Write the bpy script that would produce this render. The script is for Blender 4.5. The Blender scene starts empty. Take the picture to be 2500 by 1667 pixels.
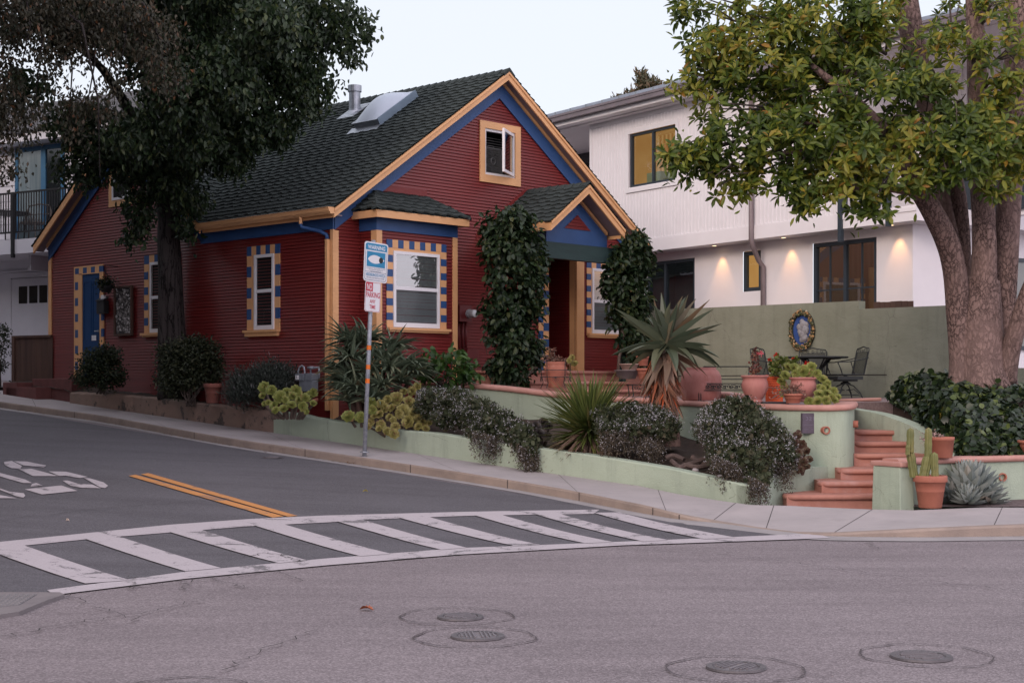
import bpy, bmesh, math, random
import numpy as np
from mathutils import Vector, Matrix
from math import radians, sin, cos, pi, sqrt, atan2

random.seed(7)
rng = np.random.default_rng(11)
scene = bpy.context.scene
COL = scene.collection

# ------------------------------------------------------------------ camera
cam = bpy.data.cameras.new('camera')
cam_o = bpy.data.objects.new('camera', cam)
COL.objects.link(cam_o)
cam.sensor_width = 36.0
cam.lens = 52.56
cam.shift_y = 0.0446
cam.clip_start = 0.1
cam.clip_end = 3000
cam_o.location = (0, 0, 1.6)
cam_o.rotation_euler = (radians(90), 0, 0)
scene.camera = cam_o

# ------------------------------------------------------------------ world, sun, exposure
SUN_AZ = radians(210)      # compass direction the light comes from, clockwise from +Y
SUN_EL = radians(23)
world = bpy.data.worlds.new("World")
scene.world = world
world.use_nodes = True
wn = world.node_tree
wn.nodes.clear()
w_out = wn.nodes.new('ShaderNodeOutputWorld')
w_bg = wn.nodes.new('ShaderNodeBackground')
w_sky = wn.nodes.new('ShaderNodeTexSky')
w_sky.sky_type = 'NISHITA'
w_sky.sun_disc = False
w_sky.sun_elevation = SUN_EL
w_sky.sun_rotation = SUN_AZ
w_mix = wn.nodes.new('ShaderNodeMix')
w_mix.data_type = 'RGBA'
w_mix.inputs[0].default_value = 0.88
w_mix.inputs[7].default_value = (8.7, 8.9, 9.6, 1)     # thin high overcast at dusk
w_bg.inputs['Strength'].default_value = 0.1
wn.links.new(w_sky.outputs[0], w_mix.inputs[6])
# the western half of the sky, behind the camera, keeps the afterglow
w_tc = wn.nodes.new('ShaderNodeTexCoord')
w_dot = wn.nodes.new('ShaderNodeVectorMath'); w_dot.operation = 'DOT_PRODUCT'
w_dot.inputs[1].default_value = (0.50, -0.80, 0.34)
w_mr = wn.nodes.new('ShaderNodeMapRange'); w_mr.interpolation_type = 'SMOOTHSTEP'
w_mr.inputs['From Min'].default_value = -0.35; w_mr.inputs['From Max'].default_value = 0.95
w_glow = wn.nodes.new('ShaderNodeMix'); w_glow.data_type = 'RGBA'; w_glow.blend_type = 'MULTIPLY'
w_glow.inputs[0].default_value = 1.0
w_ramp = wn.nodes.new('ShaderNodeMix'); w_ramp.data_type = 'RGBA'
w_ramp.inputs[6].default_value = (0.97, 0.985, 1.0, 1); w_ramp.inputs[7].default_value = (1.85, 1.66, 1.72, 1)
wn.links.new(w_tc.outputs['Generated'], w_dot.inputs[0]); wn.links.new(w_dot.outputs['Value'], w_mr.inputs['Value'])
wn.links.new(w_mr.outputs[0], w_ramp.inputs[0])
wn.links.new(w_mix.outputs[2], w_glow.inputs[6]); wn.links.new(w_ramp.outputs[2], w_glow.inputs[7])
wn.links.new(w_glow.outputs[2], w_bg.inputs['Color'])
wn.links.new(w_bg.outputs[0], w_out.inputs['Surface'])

sun = bpy.data.lights.new('sun', 'SUN')
sun.energy = 1.15
sun.angle = radians(20)
sun.color = (1.0, 0.80, 0.66)
sun_o = bpy.data.objects.new('sun', sun)
COL.objects.link(sun_o)
sd = Vector((sin(SUN_AZ) * cos(SUN_EL), cos(SUN_AZ) * cos(SUN_EL), sin(SUN_EL)))
sun_o.rotation_euler = sd.to_track_quat('Z', 'Y').to_euler()
sun_o.location = sd * 60

scene.view_settings.view_transform = 'Standard'
scene.view_settings.look = 'None'
scene.view_settings.gamma = 1.0
scene.view_settings.exposure = 0.20
scene.render.engine = 'CYCLES'
scene.cycles.use_denoising = True
scene.cycles.max_bounces = 6
scene.cycles.diffuse_bounces = 3
scene.cycles.glossy_bounces = 3
scene.cycles.transmission_bounces = 4
scene.cycles.transparent_max_bounces = 8
scene.cycles.caustics_reflective = False
scene.cycles.caustics_refractive = False

# ------------------------------------------------------------------ survey helpers (photo pixel -> point on a real plane)
FOC, CX, HY, EYE = 3650.0, 1250.0, 945.0, 1.6
HO = (-3.06, 25.6)
TH = radians(46.5)
FA = (cos(TH), sin(TH))
LB = (-sin(TH), cos(TH))

def at(x, y, Y):
    return Vector(((x - CX) / FOC * Y, Y, EYE + (HY - y) / FOC * Y))

def hw(a, b, z=0.0):
    return Vector((HO[0] + a * FA[0] + b * LB[0], HO[1] + a * FA[1] + b * LB[1], z))

def to_ab(X, Y):
    dx, dy = X - HO[0], Y - HO[1]
    return dx * FA[0] + dy * FA[1], dx * LB[0] + dy * LB[1]

def _online(px, py, dx, dy, x, y):
    k = (x - CX) / FOC
    t = (k * py - px) / (dx - k * dy)
    Y = py + t * dy
    return t, EYE + (HY - y) / FOC * Y

def onf(x, y, b=0.0):          # on a plane parallel to the red house front
    return _online(HO[0] + b * LB[0], HO[1] + b * LB[1], FA[0], FA[1], x, y)

def onl(x, y, a=0.0):          # on a plane parallel to the red house side wall
    return _online(HO[0] + a * FA[0], HO[1] + a * FA[1], LB[0], LB[1], x, y)

def zroad(X, Y):
    b = to_ab(X, Y)[1]
    t = b + 9.2
    return 0.07 * 0.5 * (t + sqrt(t * t + 1.2)) - 0.02

def gp(x, y, off=0.0):         # on the sloping street
    lo, hi = 3.0, 150.0
    for _ in range(60):
        m = 0.5 * (lo + hi)
        if EYE + (HY - y) / FOC * m - zroad((x - CX) / FOC * m, m) - off > 0:
            lo = m
        else:
            hi = m
    return at(x, y, lo)

# ------------------------------------------------------------------ mesh builder
class MB:
    def __init__(self, T=None):
        self.v = []; self.f = []; self.mi = []; self.T = T; self.m = 0; self.sm = []
        self.smooth = False
    def add(self, vs, fs):
        o = len(self.v)
        if self.T is None:
            self.v += [tuple(p) for p in vs]
        else:
            T = self.T
            self.v += [tuple(T(*p)) for p in vs]
        for f in fs:
            self.f.append(tuple(i + o for i in f)); self.mi.append(self.m); self.sm.append(self.smooth)
    def quad(self, a, b, c, d): self.add([a, b, c, d], [(0, 1, 2, 3)])
    def box(self, x0, x1, y0, y1, z0, z1):
        self.add([(x0, y0, z0), (x1, y0, z0), (x1, y1, z0), (x0, y1, z0), (x0, y0, z1), (x1, y0, z1), (x1, y1, z1), (x0, y1, z1)],
                 [(0, 3, 2, 1), (4, 5, 6, 7), (0, 1, 5, 4), (1, 2, 6, 5), (2, 3, 7, 6), (3, 0, 4, 7)])
    def prism(self, poly, ext):
        # poly: list of 3-d points, ext: offset vector
        n = len(poly); e = Vector(ext)
        vs = [Vector(p) for p in poly] + [Vector(p) + e for p in poly]
        fs = [tuple(range(n))[::-1], tuple(range(n, 2 * n))]
        fs += [(i, (i + 1) % n, n + (i + 1) % n, n + i) for i in range(n)]
        self.add(vs, fs)
    def tube(self, pts, r, n=8, cap=True):
        pts = [Vector(p) for p in pts]
        if not hasattr(r, '__len__'): r = [r] * len(pts)
        vs = []; fs = []
        up = None
        for i, p in enumerate(pts):
            t = (pts[min(i + 1, len(pts) - 1)] - pts[max(i - 1, 0)])
            if t.length < 1e-9: t = Vector((0, 0, 1))
            t.normalize()
            if up is None:
                up = Vector((0, 0, 1)) if abs(t.z) < .9 else Vector((1, 0, 0))
            s = t.cross(up)
            if s.length < 1e-6: s = t.orthogonal()
            s.normalize(); u = s.cross(t).normalized(); up = u
            for k in range(n):
                a = 2 * pi * k / n
                vs.append(p + (s * cos(a) + u * sin(a)) * r[i])
        for i in range(len(pts) - 1):
            for k in range(n):
                k2 = (k + 1) % n
                fs.append((i * n + k, i * n + k2, (i + 1) * n + k2, (i + 1) * n + k))
        if cap:
            fs.append(tuple(range(n))[::-1]); fs.append(tuple(range((len(pts) - 1) * n, len(pts) * n)))
        self.add(vs, fs)
    def lathe(self, prof, n=28, c=(0, 0, 0), sx=1, sy=1):
        vs = []; fs = []
        for (r, z) in prof:
            for k in range(n):
                a = 2 * pi * k / n
                vs.append((c[0] + r * cos(a) * sx, c[1] + r * sin(a) * sy, c[2] + z))
        for i in range(len(prof) - 1):
            for k in range(n):
                k2 = (k + 1) % n
                fs.append((i * n + k, i * n + k2, (i + 1) * n + k2, (i + 1) * n + k))
        self.add(vs, fs)
    def build(self, name, mat, parent=None, smooth=False, bevel=0):
        me = bpy.data.meshes.new(name)
        me.from_pydata(self.v, [], self.f)
        mats = mat if isinstance(mat, (list, tuple)) else [mat]
        for m in mats: me.materials.append(m)
        if len(mats) > 1: me.polygons.foreach_set('material_index', self.mi)
        if smooth: me.polygons.foreach_set('use_smooth', [True] * len(self.f))
        elif any(self.sm): me.polygons.foreach_set('use_smooth', self.sm)
        me.update()
        o = bpy.data.objects.new(name, me)
        COL.objects.link(o)
        if parent is not None: o.parent = parent
        if bevel:
            bm = bmesh.new(); bm.from_mesh(me)
            bmesh.ops.remove_doubles(bm, verts=bm.verts, dist=1e-5)
            es = [e for e in bm.edges if len(e.link_faces) == 2 and e.calc_face_angle(0) > .6]
            bmesh.ops.bevel(bm, geom=es, offset=bevel, segments=2, affect='EDGES', profile=.6)
            bm.to_mesh(me); bm.free()
        return o

def tag(o, label, cat, group=None, kind=None):
    if label: o['label'] = label
    if cat: o['category'] = cat
    if group: o['group'] = group
    if kind: o['kind'] = kind
    return o

def empty(name, loc, rz=0.0, label=None, cat=None, group=None):
    o = bpy.data.objects.new(name, None)
    COL.objects.link(o)
    o.location = loc; o.rotation_euler = (0, 0, rz)
    o.empty_display_size = .2
    return tag(o, label, cat, group)

def mesh_np(name, V, Fc, mat, parent=None, smooth=False):
    me = bpy.data.meshes.new(name)
    V = np.asarray(V, np.float32); Fc = np.asarray(Fc, np.int32)
    n, k = Fc.shape
    me.vertices.add(len(V)); me.vertices.foreach_set('co', V.ravel())
    me.loops.add(n * k); me.loops.foreach_set('vertex_index', Fc.ravel())
    me.polygons.add(n)
    me.polygons.foreach_set('loop_start', np.arange(0, n * k, k, dtype=np.int32))
    me.polygons.foreach_set('loop_total', np.full(n, k, np.int32))
    me.update(calc_edges=True); me.validate()
    if smooth: me.polygons.foreach_set('use_smooth', np.ones(n, bool))
    me.materials.append(mat)
    o = bpy.data.objects.new(name, me)
    COL.objects.link(o)
    if parent is not None: o.parent = parent
    return o

def unit(a):
    return a / np.maximum(np.linalg.norm(a, axis=-1, keepdims=True), 1e-9)

def leaf_np(P, D, N, L, W, fold=.25, droop=.0):
    """folded four-point leaves: base, left, tip, right (two triangles each)"""
    P = np.asarray(P, float); D = unit(np.asarray(D, float)); N = np.asarray(N, float)
    S = unit(np.cross(D, N)); N = unit(np.cross(S, D))
    L = np.broadcast_to(np.asarray(L, float), (len(P),))[:, None]
    W = np.broadcast_to(np.asarray(W, float), (len(P),))[:, None]
    mid = P + D * L * .48
    tip = P + D * L - N * L * droop
    l = mid + S * W * .5 + N * W * fold
    r = mid - S * W * .5 + N * W * fold
    V = np.stack([P, l, tip, r], 1).reshape(-1, 3)
    i = np.arange(len(P)) * 4
    T1 = np.stack([i, i + 2, i + 1], 1); T2 = np.stack([i, i + 3, i + 2], 1)
    return V, np.concatenate([T1, T2])

def oval_np(P, D, N, L, W, fold=.2, droop=.1):
    """broader six-point leaves, four triangles' worth in two quads"""
    P = np.asarray(P, float); D = unit(np.asarray(D, float)); N = np.asarray(N, float)
    S = unit(np.cross(D, N)); N = unit(np.cross(S, D))
    L = np.broadcast_to(np.asarray(L, float), (len(P),))[:, None]
    W = np.broadcast_to(np.asarray(W, float), (len(P),))[:, None]
    m1 = P + D * L * .30; m2 = P + D * L * .68 - N * L * droop * .4
    tip = P + D * L - N * L * droop
    l1 = m1 + S * W * .42 + N * W * fold; r1 = m1 - S * W * .42 + N * W * fold
    l2 = m2 + S * W * .46 + N * W * fold; r2 = m2 - S * W * .46 + N * W * fold
    V = np.stack([P, l1, l2, tip, r2, r1], 1).reshape(-1, 3)
    i = np.arange(len(P)) * 6
    Q1 = np.stack([i, i + 3, i + 2, i + 1], 1); Q2 = np.stack([i, i + 5, i + 4, i + 3], 1)
    return V, np.concatenate([Q1, Q2])

def rand_dir(n):
    return unit(rng.normal(size=(n, 3)))

# ------------------------------------------------------------------ materials
def _new(name):
    m = bpy.data.materials.new(name); m.use_nodes = True
    nt = m.node_tree; nt.nodes.clear()
    out = nt.nodes.new('ShaderNodeOutputMaterial')
    return m, nt, out

def c4(c): return (c[0], c[1], c[2], 1)

def mat(name, col, rough=.7, col2=None, scale=3.0, detail=6, bump=0.0, bscale=80.0, metal=0.0, spec=.4, stretch=(1, 1, 1), lo=.35, hi=.65, col3=None, scale3=.6, lo3=.55, hi3=.75):
    m, nt, out = _new(name)
    N = nt.nodes.new; Lk = nt.links.new
    p = N('ShaderNodeBsdfPrincipled')
    p.inputs['Roughness'].default_value = rough
    p.inputs['Metallic'].default_value = metal
    p.inputs['Specular IOR Level'].default_value = spec
    tc = N('ShaderNodeTexCoord')
    mp = N('ShaderNodeMapping'); mp.inputs['Scale'].default_value = stretch
    Lk(tc.outputs['Object'], mp.inputs['Vector'])
    if col2 is None: col2 = tuple(c * .82 for c in col)
    nz = N('ShaderNodeTexNoise'); nz.inputs['Scale'].default_value = scale; nz.inputs['Detail'].default_value = detail
    nz.inputs['Roughness'].default_value = .65
    Lk(mp.outputs[0], nz.inputs['Vector'])
    cr = N('ShaderNodeValToRGB')
    cr.color_ramp.elements[0].position = lo; cr.color_ramp.elements[1].position = hi
    cr.color_ramp.elements[0].color = c4(col); cr.color_ramp.elements[1].color = c4(col2)
    Lk(nz.outputs[0], cr.inputs[0])
    last = cr.outputs[0]
    if col3 is not None:
        n3 = N('ShaderNodeTexNoise'); n3.inputs['Scale'].default_value = scale3; n3.inputs['Detail'].default_value = 8
        n3.inputs['Roughness'].default_value = .7
        Lk(mp.outputs[0], n3.inputs['Vector'])
        r3 = N('ShaderNodeValToRGB')
        r3.color_ramp.elements[0].position = lo3; r3.color_ramp.elements[1].position = hi3
        Lk(n3.outputs[0], r3.inputs[0])
        mx = N('ShaderNodeMix'); mx.data_type = 'RGBA'
        Lk(r3.outputs[0], mx.inputs[0]); Lk(last, mx.inputs[6]); mx.inputs[7].default_value = c4(col3)
        last = mx.outputs[2]
    Lk(last, p.inputs['Base Color'])
    if bump:
        nb = N('ShaderNodeTexNoise'); nb.inputs['Scale'].default_value = bscale; nb.inputs['Detail'].default_value = 5
        Lk(mp.outputs[0], nb.inputs['Vector'])
        bp = N('ShaderNodeBump'); bp.inputs['Strength'].default_value = bump; bp.inputs['Distance'].default_value = .01
        Lk(nb.outputs[0], bp.inputs['Height']); Lk(bp.outputs[0], p.inputs['Normal'])
    Lk(p.outputs[0], out.inputs['Surface'])
    return m

def leafmat(name, cols, rough=.55, trans=.25, spec=.35, clump=None):
    m, nt, out = _new(name)
    N = nt.nodes.new; Lk = nt.links.new
    g = N('ShaderNodeNewGeometry')
    cr = N('ShaderNodeValToRGB')
    els = cr.color_ramp.elements
    while len(els) < len(cols): els.new(.5)
    for i, (pos, c) in enumerate(cols):
        els[i].position = pos; els[i].color = c4(c)
    fac = g.outputs['Random Per Island']
    if clump:                       # noise puts lit and shaded sprays into the leaf colour
        tc = N('ShaderNodeTexCoord'); nz = N('ShaderNodeTexNoise'); nz.inputs['Scale'].default_value = clump; nz.inputs['Detail'].default_value = 2
        Lk(tc.outputs['Object'], nz.inputs['Vector'])
        mr = N('ShaderNodeMapRange'); mr.inputs['From Min'].default_value = .36; mr.inputs['From Max'].default_value = .64; mr.inputs['To Min'].default_value = -.38; mr.inputs['To Max'].default_value = .34; Lk(nz.outputs[0], mr.inputs[0])
        ad = N('ShaderNodeMath'); ad.operation = 'ADD'; ad.use_clamp = True; Lk(fac, ad.inputs[0]); Lk(mr.outputs[0], ad.inputs[1])
        mn = N('ShaderNodeMath'); mn.operation = 'MINIMUM'; Lk(ad.outputs[0], mn.inputs[0])
        m9 = N('ShaderNodeMapRange'); Lk(fac, m9.inputs[0]); m9.inputs['From Min'].default_value = .9; m9.inputs['To Min'].default_value = .86; Lk(m9.outputs[0], mn.inputs[1]); fac = mn.outputs[0]
    Lk(fac, cr.inputs[0])
    p = N('ShaderNodeBsdfPrincipled'); p.inputs['Roughness'].default_value = rough
    p.inputs['Specular IOR Level'].default_value = spec
    Lk(cr.outputs[0], p.inputs['Base Color'])
    t = N('ShaderNodeBsdfTranslucent'); Lk(cr.outputs[0], t.inputs['Color'])
    mx = N('ShaderNodeMixShader'); mx.inputs[0].default_value = trans
    Lk(p.outputs[0], mx.inputs[1]); Lk(t.outputs[0], mx.inputs[2]); Lk(mx.outputs[0], out.inputs['Surface'])
    return m

def glassmat(name, tint=(.9, .95, .95), refl=.12, rough=.02, alpha=.85):
    """window glass: mirror-like reflection over a clear tinted pane"""
    m, nt, out = _new(name)
    N = nt.nodes.new; Lk = nt.links.new
    tr = N('ShaderNodeBsdfTransparent'); tr.inputs[0].default_value = c4([c * alpha for c in tint])
    gl = N('ShaderNodeBsdfGlossy'); gl.inputs['Roughness'].default_value = rough
    ge = N('ShaderNodeNewGeometry'); dt = N('ShaderNodeVectorMath'); dt.operation = 'DOT_PRODUCT'
    Lk(ge.outputs['Normal'], dt.inputs[0]); Lk(ge.outputs['Incoming'], dt.inputs[1])
    ab = N('ShaderNodeMath'); ab.operation = 'ABSOLUTE'; Lk(dt.outputs['Value'], ab.inputs[0])
    om = N('ShaderNodeMath'); om.operation = 'SUBTRACT'; om.inputs[0].default_value = 1.0; Lk(ab.outputs[0], om.inputs[1])
    pw_ = N('ShaderNodeMath'); pw_.operation = 'POWER'; Lk(om.outputs[0], pw_.inputs[0]); pw_.inputs[1].default_value = 5.0
    mr = N('ShaderNodeMapRange'); mr.inputs['To Min'].default_value = refl; mr.inputs['To Max'].default_value = 1.0
    Lk(pw_.outputs[0], mr.inputs['Value'])
    tc = N('ShaderNodeTexCoord')
    nb = N('ShaderNodeTexNoise'); nb.inputs['Scale'].default_value = 1.5
    Lk(tc.outputs['Object'], nb.inputs['Vector'])
    bp = N('ShaderNodeBump'); bp.inputs['Strength'].default_value = .06; bp.inputs['Distance'].default_value = .02
    Lk(nb.outputs[0], bp.inputs['Height']); Lk(bp.outputs[0], gl.inputs['Normal'])
    mx = N('ShaderNodeMixShader')
    Lk(mr.outputs[0], mx.inputs[0]); Lk(tr.outputs[0], mx.inputs[1]); Lk(gl.outputs[0], mx.inputs[2])
    Lk(mx.outputs[0], out.inputs['Surface'])
    return m

def emitmat(name, col, strength):
    m, nt, out = _new(name)
    e = nt.nodes.new('ShaderNodeEmission'); e.inputs[0].default_value = c4(col); e.inputs[1].default_value = strength
    nt.links.new(e.outputs[0], out.inputs['Surface'])
    return m

def asphalt(name, base, light, dark, agg=.5):
    m, nt, out = _new(name)
    N = nt.nodes.new; Lk = nt.links.new
    tc = N('ShaderNodeTexCoord')
    p = N('ShaderNodeBsdfPrincipled'); p.inputs['Roughness'].default_value = .85; p.inputs['Specular IOR Level'].default_value = .3
    n1 = N('ShaderNodeTexNoise'); n1.inputs['Scale'].default_value = .35; n1.inputs['Detail'].default_value = 7; n1.inputs['Roughness'].default_value = .65
    Lk(tc.outputs['Object'], n1.inputs['Vector'])
    r1 = N('ShaderNodeValToRGB'); r1.color_ramp.elements[0].position = .3; r1.color_ramp.elements[1].position = .72
    r1.color_ramp.elements[0].color = c4(base); r1.color_ramp.elements[1].color = c4([b * .62 for b in base])
    Lk(n1.outputs[0], r1.inputs[0])
    v = N('ShaderNodeTexVoronoi'); v.inputs['Scale'].default_value = 95
    Lk(tc.outputs['Object'], v.inputs['Vector'])
    sp = N('ShaderNodeSeparateColor'); Lk(v.outputs['Color'], sp.inputs[0])
    r2 = N('ShaderNodeValToRGB')
    r2.color_ramp.elements[0].position = .0; r2.color_ramp.elements[0].color = c4(dark)
    r2.color_ramp.elements[1].position = 1.0; r2.color_ramp.elements[1].color = c4(light)
    e = r2.color_ramp.elements.new(.5); e.color = c4(base)
    Lk(sp.outputs[0], r2.inputs[0])
    mx = N('ShaderNodeMix'); mx.data_type = 'RGBA'; mx.inputs[0].default_value = agg
    Lk(r1.outputs[0], mx.inputs[6]); Lk(r2.outputs[0], mx.inputs[7])
    # stretched wear streaks along the traffic
    mp = N('ShaderNodeMapping'); mp.inputs['Rotation'].default_value = (0, 0, radians(-32)); mp.inputs['Scale'].default_value = (.25, 1.6, 1)
    Lk(tc.outputs['Object'], mp.inputs['Vector'])
    n2 = N('ShaderNodeTexNoise'); n2.inputs['Scale'].default_value = 1.2; n2.inputs['Detail'].default_value = 8; n2.inputs['Roughness'].default_value = .7
    Lk(mp.outputs[0], n2.inputs['Vector'])
    r3 = N('ShaderNodeValToRGB'); r3.color_ramp.elements[0].position = .42; r3.color_ramp.elements[1].position = .75
    r3.color_ramp.elements[0].color = (1, 1, 1, 1); r3.color_ramp.elements[1].color = (.74, .73, .74, 1)
    Lk(n2.outputs[0], r3.inputs[0])
    ml = N('ShaderNodeMix'); ml.data_type = 'RGBA'; ml.blend_type = 'MULTIPLY'; ml.inputs[0].default_value = 1
    Lk(mx.outputs[2], ml.inputs[6]); Lk(r3.outputs[0], ml.inputs[7])
    Lk(ml.outputs[2], p.inputs['Base Color'])
    bp = N('ShaderNodeBump'); bp.inputs['Strength'].default_value = .6; bp.inputs['Distance'].default_value = .006
    Lk(v.outputs['Distance'], bp.inputs['Height']); Lk(bp.outputs[0], p.inputs['Normal'])
    Lk(p.outputs[0], out.inputs['Surface'])
    return m

def worn_paint(name, col, under, lo=.60, hi=.64, scale=2.2):
    """road paint with patches worn through to the asphalt"""
    m, nt, out = _new(name)
    N = nt.nodes.new; Lk = nt.links.new
    tc = N('ShaderNodeTexCoord')
    n1 = N('ShaderNodeTexNoise'); n1.inputs['Scale'].default_value = scale; n1.inputs['Detail'].default_value = 9; n1.inputs['Roughness'].default_value = .72
    n1.inputs['Distortion'].default_value = .8
    Lk(tc.outputs['Object'], n1.inputs['Vector'])
    r = N('ShaderNodeValToRGB'); r.color_ramp.elements[0].position = lo; r.color_ramp.elements[1].position = hi
    r.color_ramp.elements[0].color = c4(col); r.color_ramp.elements[1].color = c4(under)
    n2 = N('ShaderNodeTexNoise'); n2.inputs['Scale'].default_value = 55; n2.inputs['Detail'].default_value = 4
    am = N('ShaderNodeMath'); am.operation = 'MULTIPLY_ADD'; Lk(n2.outputs[0], am.inputs[0]); am.inputs[1].default_value = .30
    sb_ = N('ShaderNodeMath'); sb_.operation = 'SUBTRACT'; Lk(n1.outputs[0], sb_.inputs[0]); sb_.inputs[1].default_value = .15; Lk(sb_.outputs[0], am.inputs[2]); Lk(am.outputs[0], r.inputs[0])
    Lk(tc.outputs['Object'], n2.inputs['Vector'])
    r2 = N('ShaderNodeValToRGB'); r2.color_ramp.elements[0].position = .3; r2.color_ramp.elements[1].position = .75
    r2.color_ramp.elements[0].color = (.8, .8, .8, 1); r2.color_ramp.elements[1].color = (1, 1, 1, 1)
    Lk(n2.outputs[0], r2.inputs[0])
    ml = N('ShaderNodeMix'); ml.data_type = 'RGBA'; ml.blend_type = 'MULTIPLY'; ml.inputs[0].default_value = 1
    Lk(r.outputs[0], ml.inputs[6]); Lk(r2.outputs[0], ml.inputs[7])
    p = N('ShaderNodeBsdfPrincipled'); p.inputs['Roughness'].default_value = .8
    Lk(ml.outputs[2], p.inputs['Base Color']); Lk(p.outputs[0], out.inputs['Surface'])
    return m

M = {}
M['red'] = mat('red_siding', (.185, .020, .018), .44, (.142, .015, .014), 3.0, spec=.45, stretch=(.2, .2, 7), col3=(.235, .036, .032), scale3=5, bump=.15, bscale=14)
M['peach'] = mat('peach_paint', (.72, .40, .19), .45, (.66, .36, .17), 3, bump=.15, bscale=40)
M['blue'] = mat('blue_paint', (.030, .085, .225), .45, (.025, .072, .195), 3, bump=.2, bscale=60)
M['soffit'] = mat('soffit_paint', (.22, .17, .18), .6)
M['shingle'] = mat('shingle', (.042, .053, .051), .9, (.028, .036, .035), 1.3, bump=.6, bscale=160, spec=.2, col3=(.062, .073, .070), scale3=6)
M['white'] = mat('white_vinyl', (.78, .77, .79), .35, (.74, .73, .75), 5)
M['glass'] = glassmat('window_glass', refl=.36)
M['glass_side'] = glassmat('shaded_window_glass', refl=.012)  # mirror share cut: the tree's dark reflection is put into the glass
M['glass_dim'] = glassmat('screened_glass', (.70, .74, .75), refl=.02, rough=.15)
M['dark'] = mat('dark_interior', (.02, .02, .022), .9)
M['blind'] = mat('blind_slats', (.38, .40, .40), .6)
M['dkgreen'] = mat('dark_green_beam', (.022, .050, .048), .6, (.016, .036, .036), 2, bump=.5, bscale=10, stretch=(1, 1, 8))
M['doorblue'] = mat('door_blue', (.012, .052, .15), .5, spec=.2)
M['galv'] = mat('galvanised', (.42, .44, .48), .38, (.30, .33, .37), 9, metal=.7)
M['black'] = mat('black_metal', (.018, .018, .020), .5)
M['stucco_plain'] = mat('sage_stucco', (.40, .47, .37), .85, (.365, .43, .335), 1.5, bump=.35, bscale=90, col3=(.31, .375, .305), scale3=.9, lo3=.55, hi3=.9)
M['gardenwall'] = mat('garden_wall_stucco', (.265, .265, .20), .88, (.205, .21, .155), 1.6, bump=.35, bscale=70, stretch=(1, 1, .35), col3=(.325, .335, .265), scale3=.9, lo3=.45, hi3=.7)
M['cap'] = mat('terracotta_cap', (.47, .255, .215), .65, (.40, .20, .165), 4, bump=.2, bscale=60, col3=(.56, .30, .25), scale3=2)
M['terra'] = mat('terracotta_pot', (.37, .135, .09), .75, (.30, .105, .07), 4, bump=.2, bscale=60, col3=(.44, .24, .19), scale3=2.2)
M['pinkpot'] = mat('weathered_pot', (.42, .18, .155), .7, (.34, .125, .105), 5, bump=.25, bscale=50, stretch=(1, 1, .5), col3=(.56, .34, .31), scale3=3, lo3=.5, hi3=.75)
M['soil'] = mat('garden_soil', (.055, .036, .028), .95, (.03, .02, .016), 12, bump=1.0, bscale=30)
M['concrete'] = mat('sidewalk_concrete', (.36, .325, .325), .85, (.30, .275, .275), 1.1, bump=.3, bscale=120, col3=(.25, .23, .23), scale3=2.3, lo3=.55, hi3=.85)
M['kerb'] = mat('kerb_concrete', (.31, .245, .205), .85, (.23, .185, .16), 2.2, bump=.5, bscale=60, col3=(.16, .12, .10), scale3=3.5, lo3=.58, hi3=.78)
M['gutterpan'] = mat('gutter_pan', (.30, .28, .28), .85, (.25, .235, .235), 2.5, bump=.3, bscale=110)
M['asphalt_c'] = asphalt('asphalt_cross', (.212, .183, .191), (.41, .36, .375), (.095, .08, .086), .5)
M['asphalt_s'] = asphalt('asphalt_side', (.110, .105, .117), (.195, .185, .20), (.052, .05, .056), .4)
M['paint'] = worn_paint('road_paint_white', (.435, .395, .415), (.15, .14, .148), .565, .60, 2.6)
M['paint_y'] = worn_paint('road_paint_yellow', (.52, .225, .065), (.12, .11, .115), .56, .66)
M['crack'] = mat('crack_tar', (.035, .03, .03), .9)
M['bark'] = mat('bark', (.085, .065, .055), .95, (.045, .035, .03), 5, bump=1.0, bscale=14, stretch=(1, 1, .25))
M['wood'] = mat('weathered_wood', (.10, .055, .04), .85, (.06, .035, .028), 5, bump=.5, bscale=12, stretch=(1, 1, .1))

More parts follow.
